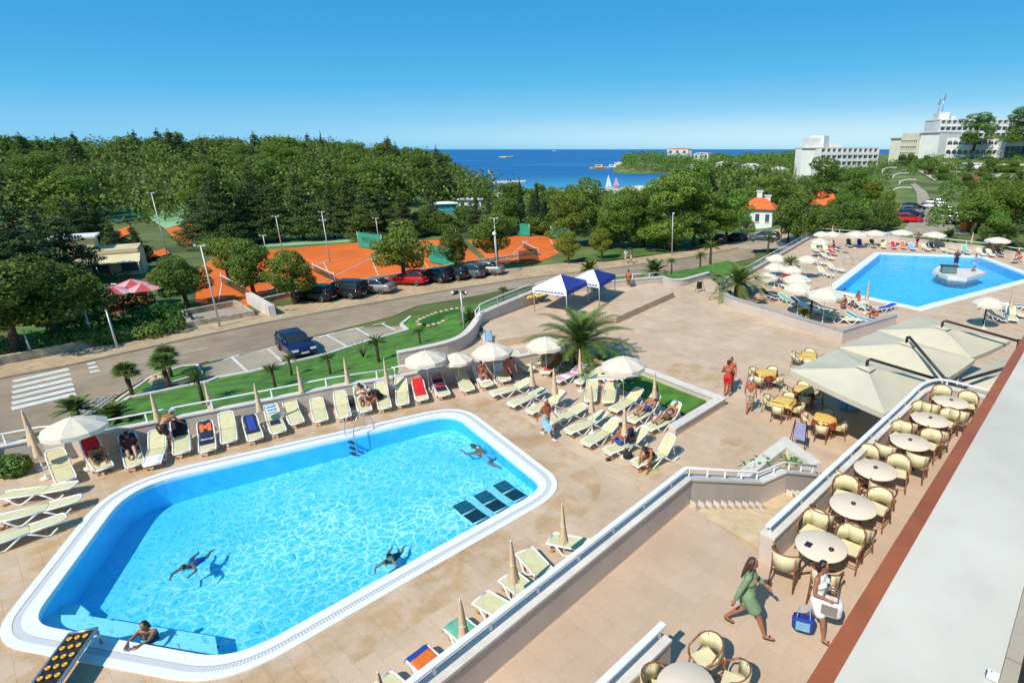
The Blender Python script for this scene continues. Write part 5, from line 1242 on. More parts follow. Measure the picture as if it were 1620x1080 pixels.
for i,(x,y,k,h_) in enumerate(((1492,285,'bushy_tree',4.5),(1500,276,'light_tree',4),(1552,279,'bushy_tree',3.5),(1562,272,'bushy_tree',4),(1573,274,'light_tree',4.5),(1590,273,'bushy_tree',4),(1605,274,'bushy_tree',4.5),(1532,272,'bushy_tree',3.4),(1478,268,'bushy_tree',4),(1470,278,'bushy_tree',3.5),(1455,270,'bushy_tree',4.5),(1440,264,'bushy_tree',5),(1428,262,'bushy_tree',5),(1465,262,'bushy_tree',4),(1515,270,'light_tree',3.4),(1615,290,'bushy_tree',4.5),(1585,296,'bushy_tree',4),(1560,298,'bushy_tree',4),(1530,297,'bushy_tree',4))):
    tree(k,PT(x,y),h_,'garden tree on the slope below the arched hotel front','garden trees of the hotel slope',1.2,i%2)
# far wood that reads as one mass
def woodmass(name,label,pts,n,size,m):
    lob=[(x,y,z+h*.5,wd,wd,h*.55) for x,y,z,h,wd in pts]
    o=leafmesh(name,lob,n,size,m,.5,shell=(.7,1.08)); tag(o,label,'wood',None,'stuff'); return o
def spread(n,azr,rr_,hr,seed,test=None):
    q=random.Random(seed); out=[]
    while len(out)<n:
        az=q.uniform(*azr); r=q.uniform(*rr_); x,y=r*math.sin(R(az)),r*math.cos(R(az)); z=g(x,y)
        if z<-12.6 or (test and not test(az,r)): continue
        h=q.uniform(*hr); out.append((x,y,z-1,h,h*q.uniform(.38,.6)))
    return out
woodmass('wooded_hill','dense green wood covering the far hill left of the bay',spread(1250,(-58,-13),(140,430),(6,11),21),150000,.38,M['wood'])
woodmass('wooded_headland','green wood on the headland right of the bay mouth',spread(420,(-.8,17),(640,930),(8,15),22),40000,.8,M['wood'])
woodmass('valley_wood','green trees filling the valley between the pines and the bay',spread(300,(-12,3),(105,330),(3,5.2),23,lambda a,r:abs(a+9)>1.2 or r<300),34000,.30,M['wood'])
woodmass('valley_wood','green trees between the headland and the white hotel',spread(520,(3,20),(120,620),(6,10),24,lambda a,r:not(a>13.5 and r<250)),60000,.42,M['wood'])
woodmass('hillside_scrub','green bushes and trees on the slope below the hill hotel',spread(640,(15,46),(96,262),(1.6,4.6),25,lambda a,r:not (23.3<a<27.8 and r<205) and not(29.0<a<33.2 and 160<r<235) and not(a<21 and r<105)),75000,.26,M['wood'])
rw=random.Random(17)
MID=[('pine_tree',-10,8),('bushy_tree',-12,9)]
for i in range(34):
    az=rw.uniform(-12.5,14); r=rw.uniform(105,215); p=Vector((r*math.sin(R(az)),r*math.cos(R(az)),0)); p.z=g(p.x,p.y)
    k=rw.choice(['pine_tree','pine_tree','bushy_tree','cedar_tree']); hh=rw.uniform(4.5,6.5) if az<3 else rw.uniform(7,11)
    tree(k,p,hh,'tree among the mixed green trees between the courts and the bay','mixed trees before the bay',1.25,rw.randrange(2),hi=False)
# hedges and bushes
def bush(label,px,w,d,h,z=-2,rz=0,m_='hedge',name='hedge_bush',cat='bush',n=1500,box=True):
    p=P(*px,z); t=thing(name,label,cat,tuple(p),rz)
    rr=random.Random(label); lob=[]
    nx_=max(2,int(w/.8)); ny=max(1,int(d/.9))
    for i in range(nx_):
        for j in range(ny):
            lob.append(((i+.5)/nx_*w-w/2+rr.uniform(-.12,.12),(j+.5)/ny*d-d/2+rr.uniform(-.1,.1),h*.5,w/nx_*.66,d/ny*.62,h*.55*rr.uniform(.85,1.1)))
    leafmesh('foliage',lob,n,.085,M[m_],.6,parent=t,shell=(.8,1.04),cull=.7)
    m=MB(); 
    for k in range(3): m.tube([(0,0,-.1),(rr.uniform(-.3,.3)*w,rr.uniform(-.2,.2)*d,h*.6)],[.03,.01],4)
    m.build('stem',M['bark'],t); return t
bush('clipped box hedge block nearest the pavement on the left',(133,534),3.4,2.0,1.6,rz=R(28),n=2600)
bush('clipped hedge block near the bar terrace',(218,520),3.2,2.0,1.5,rz=R(28),n=2200); bush('small clipped hedge right of the taller hedge block',(252,528),3.0,1.5,1.1,rz=R(28),n=1600)
bush('rounded green shrub near the bar entrance',(265,512),2.6,1.8,1.5,n=1600); bush('dark shrub right of the wooden bar deck',(195,487),1.8,1.4,1.4,n=1100,m_='wood'); bush('dark shrub in front of the bar deck',(226,484),1.8,1.4,1.3,n=1100,m_='wood')
bush('dark low hedge behind the stone wall at the left',(60,555),9,1.5,1.3,rz=R(26),n=3000,m_='wood'); bush('dark low hedge behind the stone wall beside the hedge blocks',(175,542),6,1.2,1.0,rz=R(28),n=2200,m_='wood')
bush('dark hedge behind the far green court',(268,346),9,2,1.6,n=1400,m_='wood'); bush('dark shrub in the shade at the left pool deck wall',(14,748),1.6,.8,.7,z=0,n=900,m_='wood')
# palms
def frond(mb,L,az,el,curl,nl,lw,seed,leaflen):
    rr=random.Random(seed); pts=[]; p=Vector((0,0,0)); e=el; k=9
    for i in range(k+1):
        pts.append(p.copy()); e2=e-curl*(i/k)**1.3
        p=p+Vector((math.cos(az)*math.cos(e2),math.sin(az)*math.cos(e2),math.sin(e2)))*(L/k)
    return pts
def palm_proto(name,kind,seed):
    rr=random.Random(seed); t=thing(name,'','palm tree',(0,0,-80))
    if kind=='date':
        h=.9; L=2.7; nf=52; ll=.46; 
        MB().lathe([(.34,-.4),(.36,.0),(.40,.35),(.34,.7),(.22,.95),(0,1.05)],12).build('trunk',M['palmbark'],t)
    elif kind=='fan':
        h=1.9; L=.95; nf=40; ll=.58
        MB().tube([(0,0,-.5),(.03,0,.6),(.0,.04,1.3),(0,0,1.95)],[.13,.14,.16,.10],10).build('trunk',M['palmbark'],t)
    elif kind=='yucca':
        h=1.3; L=.62; nf=44; ll=.0
        MB().tube([(0,0,-.4),(.03,0,.5),(0,0,1.35)],[.09,.09,.08],8).build('trunk',M['palmbark'],t)
    else:
        h=.35; L=1.15; nf=34; ll=.30
        MB().tube([(0,0,-.3),(0,0,.4)],[.16,.12],8).build('trunk',M['palmbark'],t)
    m=MB(); dead=MB()
    for i in range(nf):
        az=i*2.399+rr.uniform(-.3,.3); f=i/nf; el=R(82-95*f**1.05)+rr.uniform(-.1,.1); LL=L*rr.uniform(.8,1.1)*(.75+.4*min(1,f*2))
        curl=R(75 if kind=='date' else 40)*rr.uniform(.7,1.2); k=10; p=Vector((0,0,h)); pts=[]
        for j in range(k+1):
            pts.append(p.copy()); e2=el-curl*(j/k)**1.4; p=p+Vector((math.cos(az)*math.cos(e2),math.sin(az)*math.cos(e2),math.sin(e2)))*(LL/k)
        tgt=m
        side=Vector((-math.sin(az),math.cos(az),0))
        if kind in('date','bush'):
            tgt.tube(pts,[.022*(1-j/k)+.004 for j in range(k+1)],3)
            ns=26
            for j in range(3,ns):
                s=j/ns*k; a=int(s); fr=s-a; q=pts[a].lerp(pts[min(k,a+1)],fr); d=(pts[min(k,a+1)]-pts[a]).normalized(); up=side.cross(d).normalized()
                l=ll*math.sin(PI*(.12+.84*j/ns))**.7*rr.uniform(.8,1.15)
                for sg in (-1,1):
                    v=(side*sg*.8+d*.62-up*.12*sg*0+Vector((0,0,-.22 if up.z>0 else .1))).normalized()
                    w_=d*.04; tip=q+v*l+Vector((0,0,-.12*l)); tgt.add([q-w_,q+w_,tip+w_*.2,tip-w_*.2],[(0,1,2,3)])
        elif kind=='fan':
            pet=pts[5]; tgt.tube(pts[:6],.012,3); d=(pts[6]-pts[4]).normalized(); up=side.cross(d).normalized()
            for j in range(15):
                a=R(-115+230*j/14); v=d*math.cos(a)+side*math.sin(a)-up*.0; v2=v+Vector((0,0,-.12)); l=ll*(1-.25*abs(j-7)/7)
                per=(side*math.cos(a)-d*math.sin(a))*.045
                mid=pet+v*l*.5+Vector((0,0,.03)); tgt.add([pet,mid-per,pet+v2*l,mid+per],[(0,1,2,3)])
        else:
            w_=side*.022; tgt.add([pts[0]-w_,pts[0]+w_,pts[6]+w_*.9,pts[10],pts[6]-w_*.9],[(0,1,2,3,4)])
    m.build('crown',M['palm'],t,'open'); return t
DP=palm_proto('date_palm','date',1); FP=palm_proto('fan_palm','fan',2); YP=palm_proto('yucca_palm','yucca',3); BP=palm_proto('bush_palm','bush',4)
PALMS=[(DP,(920,572),.08,1.12,'large feathery date palm with rocks at its base in the deck garden'),(DP,(1168,466),.4,.92,'feathery date palm standing in the curved planter'),(DP,(1590,388),-.2,1.1,'feathery date palm behind the far pool wall at the right'),(FP,(209,625),-1.9,.72,'fan palm at the left tip of the lawn island'),(FP,(268,613),-1.9,.78,'fan palm in the middle of the lawn island'),(FP,(271,595),-1.9,.72,'tall fan palm at the far end of the lawn island'),(YP,(321,634),-1.0,1.0,'spiky palm inside the lawn by the lettered towel parasol'),(BP,(184,664),-1.0,.72,'low bushy palm behind the open parasol at the left'),(BP,(122,655),-1.6,.75,'low bushy palm beside the grid paving'),(YP,(436,615),-.8,.82,'spiky palm on the lawn, second from the left'),(YP,(461,592),-1.1,.7,'small spiky palm on the lawn behind the blue car'),(YP,(523,595),-.9,.80,'spiky palm on the lawn, left of the bare bush'),(YP,(600,574),-.8,1.0,'slim spiky palm on the lawn right of the bare bush'),(YP,(665,549),-.9,.78,'spiky palm on the lawn nearest the curved wall'),(BP,(747,512),-1.0,.95,'bushy palm beside the floodlight pole and curved wall'),(YP,(797,478),-1.3,.8,'bright spiky palm by the road above the wall railing'),(BP,(1035,436),-.6,1.3,'bushy palm behind the railing near the sitting man'),(YP,(1107,428),-.2,1.1,'small palm in the grass wedge, left'),(YP,(1124,422),-.5,1.6,'small palm in the grass wedge, right'),(YP,(1248,448),.4,1.35,'spiky palm in the planter, middle one'),(YP,(1215,402),-1.5,1.5,'slim palm on the verge beyond the road side rail'),(YP,(1283,494),.45,1.0,'spiky palm in the planter, right one'),(BP,(1272,500),.4,.5,'small yellow green plant in the planter'),(BP,(1500,380),0,1.2,'bushy palm behind the far loungers'),(YP,(1556,512),0,.9,'young palm beside the cantilever parasol arm'),(BP,(932,430),-1.6,1.1,'bushy palm on the verge behind the canopies'),(YP,(1062,434),.3,.9,'small palm at the tip of the grass wedge')]
for pr,px,z,s,lab in PALMS: p=P(*px,z); place(pr,tuple(p),rnd.random()*6,lab,None,s)
# bare bush on the lawn, planter plants by the stairs
p=P(575,565,-.9); t=thing('bare_bush','thin bare reddish bush on the lawn between two spiky palms','bush',tuple(p)); m=MB()
for k in range(16):
    a=k*2.4; rr_=random.Random(k); m.tube([(0,0,0),(.15*math.cos(a),.15*math.sin(a),.35),(.55*math.cos(a),.55*math.sin(a),.9+.3*rr_.random())],[.02,.015,.005],4)
m.build('branches',M['palmbark'],t)
pg_=mat('broad_leaf_green',(.05,.20,.02),.4,.2,4)
for i,(px,s) in enumerate((((1183,746),1.),((1203,738),1.1),((1225,722),.8),((1247,733),.9),((1262,735),.7))):
    p=P(*px,.62); t=thing('leafy_plant','young broad leaved plant in the stair planter, %s from the left'%ORD[i],'plant',tuple(p)); m=MB()
    for k in range(6):
        a=k*1.1+i; l=.45*s; m.add([(0,0,.05),(l*.5*math.cos(a-.28),l*.5*math.sin(a-.28),.28*s),(l*math.cos(a),l*math.sin(a),.2*s),(l*.5*math.cos(a+.28),l*.5*math.sin(a+.28),.3*s)],[(0,1,2,3)])
    m.build('leaves',pg_,t,'open'); MB().tube([(0,0,-.05),(0,0,.1)],.015,5).build('stem',M['bark'],t)
# ---------------------------------------------------------------- cars
def car_proto(name,paint,L=4.1,W=1.68,Hh=1.42,style='hatch'):
    t=thing(name,'','car',(0,0,-60)); n=7
    def bev(o,w_):
        TMP.collection.objects.link(o); COL.objects.unlink(o); pa=o.parent; o.parent=None; md=o.modifiers.new('bevel','BEVEL'); md.width=w_; md.segments=3; md.limit_method='ANGLE'; md.angle_limit=R(25); me=evalmesh(o); o.modifiers.clear(); o.data=me; me.name=o.name
        for q in me.polygons: q.use_smooth=True
        TMP.collection.objects.unlink(o); COL.objects.link(o); o.parent=pa
    # body: side profile along y (front +y), lofted across x with tumblehome
    lo=[(-L/2,.30),(-L/2-.02,.55),(-L/2+.04,.86),(-L/2+.35,.92),(L*.17,.92),(L*.30,.88),(L/2-.12,.74),(L/2,.52),(L/2-.02,.28),(L*.36,.22),(-L*.36,.22)]
    def loft(mb,prof,xs):
        k=len(prof); vs=[];fs=[]
        for x,sc in xs:
            for y,z in prof: vs.append((x,y*sc[0],.22+(z-.22)*sc[1]))
        for i in range(len(xs)-1):
            for j in range(k): fs.append((i*k+j,i*k+(j+1)%k,(i+1)*k+(j+1)%k,(i+1)*k+j))
        fs+=[tuple(range(k)),tuple((len(xs)-1)*k+j for j in range(k-1,-1,-1))]
        mb.add(vs,fs,0,True)
    w=W/2; m=MB(); loft(m,lo,[(-w,(.955,.93)),(-w*.93,(.99,.99)),(0,(1.01,1.02)),(w*.93,(.99,.99)),(w,(.955,.93))]); 
    o=m.build('body',paint,t)
    if style=='hatch': gl=[(-L/2+.06,.90),(-L/2+.30,Hh-.1),(-L/2+.6,Hh-.03),(L*.02,Hh-.03),(L*.24,.92)]
    elif style=='sedan': gl=[(-L*.36,.92),(-L*.22,Hh-.06),(-L*.12,Hh-.03),(L*.03,Hh-.04),(L*.22,.92)]
    else: gl=[(-L/2+.06,.92),(-L/2+.18,Hh-.1),(-L/2+.4,Hh-.03),(L*.06,Hh-.05),(L*.34,.90)]
    def cab(mb,prof,w0,w1):
        k=len(prof); zs=[z for _,z in prof]; z0,z1=min(zs),max(zs); vs=[]
        for s in (-1,1): vs+=[(s*(w0+(w1-w0)*(z-z0)/(z1-z0)),y,z) for y,z in prof]
        fs=[tuple(range(k)),tuple(range(2*k-1,k-1,-1))]+[(j,(j+1)%k,k+(j+1)%k,k+j) for j in range(k)]
        mb.add(vs,fs)
    m=MB(); cab(m,gl,w*.93,w*.74); bev(m.build('windows',M['glass'],t),.06)
    m=MB(); top=[p for p in gl if p[1]>Hh-.13]
    y0=min(p[0] for p in top)-.02;y1=max(p[0] for p in top)+.03
    vs=[];fs=[];k=5
    for i in range(k):
        y=y0+(y1-y0)*i/(k-1); z=Hh-.035+.05*math.sin(PI*i/(k-1)) 
        if style!='sedan' and i==0: z-=.05
        vs+=[(-w*.76,y,z-.02),(-w*.45,y,z+.012),(w*.45,y,z+.012),(w*.76,y,z-.02),(w*.76,y,z-.06),(-w*.76,y,z-.06)]
    for i in range(k-1):
        for j in range(6): fs.append((6*i+j,6*i+(j+1)%6,6*i+6+(j+1)%6,6*i+6+j))
    fs+=[tuple(range(6)),tuple(6*(k-1)+j for j in range(5,-1,-1))]
    m.add(vs,fs); bev(m.build('roof',paint,t),.03)
    for s in (-1,1):       # pillars
        m=MB()
        for a,b in ((gl[0],gl[1]),(gl[-2],gl[-1]),((gl[2][0]*.3+gl[3][0]*.7-L*.05,gl[3][1]),(L*.0-.1,.92))):
            xa=lambda z:s*(w*.93+(w*.74-w*.93)*(z-.92)/(Hh-.95)+.012)
            m.tube([(xa(b[1] if False else a[1]),a[0],a[1]),(xa(b[1]),b[0],b[1])],.035,5)
        m.build('pillar',paint,t)
        MB().box((s*(w+.08),L*.17,.95),(.17,.09,.12)).build('mirror',paint,t)
        MB().box((s*w*.68,L/2-.06,.62),(.36,.1,.13)).build('headlight',M['lamp'],t)
        MB().box((s*w*.74,-L/2+.02,.72),(.26,.1,.2)).build('tail_light',M['tail'],t)
        for y in (-L*.31,L*.31):
            wh=MB().lathe([(.0,-.10),(.26,-.10),(.31,-.06),(.31,.06),(.26,.10),(.2,.10)],18,M=Matrix.Translation((s*(w-.08),y,.31))@Matrix.Rotation(s*PI/2,4,'Y')).build('wheel',M['rubber'],t)
            MB().lathe([(.2,.095),(.19,.105),(.06,.085),(0,.09)],12,M=Matrix.Translation((s*(w-.08),y,.31))@Matrix.Rotation(s*PI/2,4,'Y')).build('rim',M['alu'],wh)
    for s,c in ((1,'number_plate'),(-1,'number_plate')): MB().box((0,s*(L/2+.01),.42),(.5,.03,.11)).build(c,M['white'],t)
    MB().box((0,L/2-.02,.36),(W*.55,.08,.12)).build('grille',M['rubber'],t)
    return t
CARS={}
def car(kind,paint,p,heading,label,group='parked cars',s=1):
    key=(kind,paint)
    if key not in CARS: CARS[key]=car_proto('parked_car',M[paint],*{'hatch':(3.9,1.64,1.42),'sedan':(4.4,1.68,1.40),'mpv':(4.25,1.75,1.62)}[kind],kind)
    return place(CARS[key],tuple(p),heading,label,group,s)
RN=P(648,443,-2)-P(500,470,-2); ra=math.atan2(RN.y,RN.x)
def cpx(kind,paint,px,rz,label,z=-2.0,group='parked cars',s=1):
    p=P(px[0],px[1],z); return car(kind,paint,p,rz,label,group,s)
ba=math.atan2((P(490,572,-2)-P(445,540,-2)).y,(P(490,572,-2)-P(445,540,-2)).x)-PI/2
cpx('hatch','carblue',(470,556),ba,'dark blue car parked alone in the bay by the lawn',s=.95)
pk=ra-PI/2+R(118)
for kind,pt_,px,lab,dd in (('hatch','carblack',(500,474),'black hatchback at the left end of the parked row in tree shade',0),('mpv','carblack',(545,469),'black car between the leftmost one and the silver saloon',0),('sedan','silver',(589,462),'silver saloon with a pale boot in the row by the courts',.1),('hatch','carred',(648,449),'bright red hatchback in the row by the courts',.05),('hatch','carblack',(686,445),'black hatchback just right of the red car',0),('hatch','carblack',(713,441),'black car in the middle of the right hand group by the courts',0),('hatch','cargrey',(739,438),'dark grey car next to the grey saloon by the courts',0),('sedan','silver',(766,433),'grey saloon at the right end of the parked row',.1)):
    cpx(kind,pt_,px,pk+dd,lab,-1.96)
cpx('hatch','cargrey',(1208,382),R(65),'grey hatchback beyond the rail left of the far parasols',g(30,80))
for px,pt_,lab in (((1162,383),'carblack','dark car in pine shade beyond the grass wedge'),((1128,386),'carblack','black car deep in the shade under the pines'),((1278,366),'cargreen','green car under the trees right of the orange house'),((1297,362),'carblack','dark car beside the green one under the trees')):
    p=PT(*px); car('hatch',pt_,p,R(70),lab)
row=[((1438,352),'carred','red car at the left side of the uphill street, nearest'),((1441,345),'carblue','blue car behind the red one on the uphill street'),((1443,339),'silver','silver car third on the left side of the uphill street'),((1445,333),'carblack','black car fourth on the left side of the uphill street'),((1517,357),'carblack','black car nearest on the right side of the uphill street'),((1508,348),'silver','silver car second on the right side of the uphill street'),((1499,349),'cargrey','grey car in the shade on the right of the uphill street'),((1490,339),'carblack','dark car third on the right side of the uphill street'),((1478,331),'carwhite','white car fourth on the right side of the uphill street'),((1474,325),'silver','silver car highest on the right side of the uphill street')]
for px,pt_,lab in row:
    p=PT(*px); car('hatch',pt_,p,R(60) if px[0]>1470 else R(-100),lab)
sr=[PT(x,y) for x,y in ((1425,372),(1445,345),(1452,330),(1450,305),(1440,292),(1448,290),(1466,305),(1478,330),(1500,352),(1535,372))]
def over(name,pts,dz,m,n=6):
    q=[]
    for a,b in zip(pts,pts[1:]+pts[:1]): q+=[a.lerp(b,i/n) for i in range(n)]
    sheet(name,[[(p.x,p.y) for p in q]],0,m,zf=lambda x,y:g(x,y)+dz)
over('uphill_road',sr,.10,M['parking'])
over('car_park',[PT(x,y) for x,y in ((1150,392),(1165,372),(1240,362),(1330,360),(1425,366),(1425,377),(1290,371),(1240,396))],.07,M['parking'])
over('hill_path',[PT(x,y) for x,y in ((1405,256),(1412,255),(1485,283),(1478,288))],.3,M['sill'])
for nm,m_,pl in (('clay_court','clay',[(262,364),(318,352),(345,380),(288,392)]),('clay_court','clay',[(205,410),(262,395),(270,404),(215,420)]),('clay_court','clay',[(170,372),(205,360),(212,370),(180,382)]),('clay_court','clay',[(-20,350),(20,340),(30,352),(-10,365)]),('green_court','gcourt',[(235,347),(262,332),(318,325),(326,343),(300,353),(262,364)]),('green_court','gcourt2',[(150,336),(215,328),(232,346),(185,354)])):
    over(nm,[PT(x,y) for x,y in pl],.22,M[m_])
# ---------------------------------------------------------------- poles, lamps, court furniture
def pole(label,base,top,z=-2,kind='flood',cat='lamp post',group=None,zt=None):
    p=P(*base,z) if zt is None else PT(*base); h=hgt_at(p,top); t=thing('floodlight_pole' if kind=='flood' else 'street_lamp',label,cat,tuple(p),0,group)
    MB().tube([(0,0,-.3),(0,0,h)],[.075,.045],8).build('pole',M['steel'],t)
    if kind=='flood':
        m=MB(); m.tube([(-.45,0,h-.05),(.45,0,h-.05)],.035,6); m.build('crossbar',M['steel'],t)
        for s in (-1,1): MB().box((s*.36,-.06,h+.02),(.20,.14,.12)).build('lamp_head',M['steel'],t)
    elif kind=='plain': MB().lathe([(.06,0),(.09,.05),(0,.12)],8,c=(0,0,h)).build('cap',M['steel'],t)
    elif kind=='street':
        MB().tube([(0,0,h-.1),(0,-.25,h),(0,-.75,h+.05)],.045,6).build('arm',M['steel'],t); MB().box((0,-.95,h+.05),(.2,.55,.12)).build('lamp_head',M['white'],t)
    elif kind=='spot':
        for s in (-1,1):
            b=MB().tube([(s*.18,-.02,h),(s*.42,-.3,h+.02)],[.13,.16],8).build('spot_lamp',M['dkmetal'],t); MB().lathe([(.13,0),(0,0.01)],8,M=Matrix.Translation((s*.43,-.32,h+.02))@Matrix.Rotation(PI/2,4,'X')).build('lens',M['lamp'],b)
    elif kind=='globe':
        MB().ball((0,0,h+.15),.22,10).build('globe',M['lamp'],t)
    elif kind=='curved':
        MB().tube(smooth_line([(0,0,h-1.5),(.3,0,h-.5),(1.4,0,h+.1),(3.4,0,h+.2)],5),.09,6).build('arm',M['white'],t); MB().box((3.9,0,h+.2),(1.1,.3,.16)).build('lamp_head',M['white'],t)
    return t
for b,tp,lab in (((152,375),318,'leaning looking pole beside the cream pavilion'),((267,412),305,'tall pole right of the layered cedar'),((348,517),388,'tall pole rising from the paved pad'),((210,575),0,''),((355,375),340,'pole above the dark leafy tree'),((422,402),372,'pole at the green strip, left'),((447,398),342,'pole at the green strip, right'),((518,390),335,'tall pole in front of the cedar row'),((522,414),348,'pole at the clay court edge, slim'),((600,385),345,'pole right of the cedar row'),((788,433),345,'slim pole in the full dark leafy tree'),((478,445),0,'')):
    if lab: pole(lab,b,tp,group='floodlight poles')
pole('short lamp post behind the hedge blocks near the pavement',(186,551),492,kind='plain'); pole('thin lamp post left of the hedge block',(52,566),525,kind='plain'); pole('thin pole in the hedge garden',(148,538),492,kind='plain')
pole('street lamp before the tall bushy pines',(1063,404),337,kind='street'); pole('street lamp left of the far parasols by the orange house',(1235,386),330,kind='street',zt=1)
pole('slim lamp pole with two black spotlights on the lawn',(735,527),462,-1.0,kind='spot')
pole('grey post on the pavement right of the parked row',(787,436),372,kind='globe')
for b,tp,lab in (((1395,278),266,'white curved lamp highest on the hillside'),((1412,284),275,'white curved lamp second on the hillside'),((1422,293),285,'white curved lamp third on the hillside'),((1410,308),298,'white curved lamp lowest on the hillside')): pole(lab,b,tp,kind='curved',zt=1)
for b,tp,lab in (((1349,368),352,'white globe lamp behind the far parasols, left'),((1394,358),344,'white globe lamp behind the far parasols, right')): pole(lab,b,tp,kind='globe',zt=1)
nm_=bpy.data.materials.new('see_through_net'); nm_.use_nodes=True; n_=nm_.node_tree; tr_=n_.nodes.new('ShaderNodeBsdfTransparent'); ms_=n_.nodes.new('ShaderNodeMixShader'); ms_.inputs[0].default_value=.42
n_.nodes['Principled BSDF'].inputs['Base Color'].default_value=(.03,.06,.035,1); n_.links.new(tr_.outputs[0],ms_.inputs[1]); n_.links.new(n_.nodes['Principled BSDF'].outputs[0],ms_.inputs[2]); n_.links.new(ms_.outputs[0],n_.nodes['Material Output'].inputs[0]); M['net']=nm_
def netfence(label,a,b,h,m_,z=-2.,post=3.,panels=None,writing=None,flip=False):
    A=P(*a,z);B=P(*b,z); d=B-A; L=d.length; t=thing('court_fence',label,'fence',tuple(A),math.atan2(d.y,d.x))
    n=max(1,int(L/post))
    pm=MB()
    for i in range(n+1): MB().tube([(L*i/n,0,-.1),(L*i/n,0,h)],.04,5).build('post',M['steel'],t)
    o=MB().box((L/2,0,h*.5),(L,.02,h*.92)).build('windscreen',M[m_],t)
    if writing:
        k=max(1,int(L/6))
        for i in range(k): text(o,writing,h*.42,M['mesh'],(L*(i+.5)/k,-.02,h*.5),(PI/2,0,0),'lettering',.01)
    return t
netfence('green windscreen with dark lettering at the far end of the clay court',(568,391),(606,397),2.2,'dkgreen',writing='FISCHER')
netfence('green windscreen dividing the clay courts with dark lettering',(680,415),(722,424),2.3,'dkgreen',writing='FISCHER')
netfence('green windscreen behind the right clay court',(872,378),(904,383),2.0,'dkgreen',writing='FISCHER'); netfence('small green windscreen left of the right clay court',(818,372),(838,374),2.0,'dkgreen')
netfence('dark green fence net at the right end of the clay courts',(822,418),(852,412),1.6,'net'); netfence('dark green fence behind the far green court',(150,334),(216,330),1.8,'gcourt2')
netfence('dark fence along the back of the clay courts',(722,378),(822,371),1.6,'net')
def tnet(label,a,b):
    A=P(*a,-2);B=P(*b,-2); d=B-A; t=thing('tennis_net',label,'tennis net',tuple(A),math.atan2(d.y,d.x)); L=d.length
    MB().box((L/2,0,.42),(L,.015,.72)).build('mesh',M['net'],t); MB().box((L/2,0,.83),(L,.03,.10)).build('band',M['white'],t)
    for x in (0,L): MB().tube([(x,0,-.05),(x,0,1.05)],.045,6).build('post',M['steel'],t)
tnet('tennis net across the left clay court',(497,430),(530,446)); tnet('tennis net in the middle of the clay courts',(352,448),(392,470)); tnet('tennis net on the right clay court',(828,392),(850,404)); tnet('tennis net on the second clay court',(600,405),(640,425))
# ---------------------------------------------------------------- boats, pier, shore
def seap(x,y): return P(x,y,SEA)
def slab(label,name,pts,z0,z1,m_,cat):
    o=pts[0].copy(); o.z=SEA; mb=MB().prism([((p-o).x,(p-o).y) for p in pts],z0,z1); w_=mb.build(name,M[m_],None,None,o); return tag(w_,label,cat)
slab('pale concrete pier reaching into the bay from the left shore','pier',[seap(772,289),seap(832,287.2),seap(832,289),seap(772,291.5)],-.5,1.0,'cap','pier')
slab('pale bathing quay below the pier at the bay shore','quay',[seap(752,306),seap(905,304),seap(905,308),seap(752,312)],-.5,1.2,'cap','quay')
sh=MB(); rr=random.Random(4)
def shore(label,line,w,seed,h=2.2):
    rr=random.Random(seed); L=[seap(x,y) for x,y in line]; o=L[0].copy(); mb=MB(); k=[]
    pts=[]
    for a,b in zip(L,L[1:]):
        n=max(2,int((b-a).length/4))
        for i in range(n): pts.append(a.lerp(b,i/n))
    pts.append(L[-1]); vs=[];fs=[]
    for p in pts:
        d=Vector((p.x,p.y,0)).normalized(); j=rr.uniform(-.35,.35)*w
        for s,z in ((0,-1),(.25,h*.35*rr.uniform(.4,1.4)),(.6,h*rr.uniform(.5,1.2)),(1.2,h*rr.uniform(.8,1.3)),(1.6,-1)): q=p+d*(w*s+j)-o; vs.append((q.x,q.y,z))
    for i in range(len(pts)-1):
        for j in range(4): fs.append((5*i+j,5*i+j+1,5*i+6+j,5*i+5+j))
    mb.add(vs,fs); o_=mb.build('rocky_shore',M['stonepale'],None,'structure',o)
shore('l',[(700,316),(735,308),(756,300),(770,293),(781,286),(778,280),(772,272)],9,1); shore('r',[(972,262),(990,265),(1010,266),(1038,272),(1075,276),(1110,272),(1160,268)],40,2,4.5); shore('b',[(740,312),(800,310),(870,309),(960,306),(1030,300)],9,3)
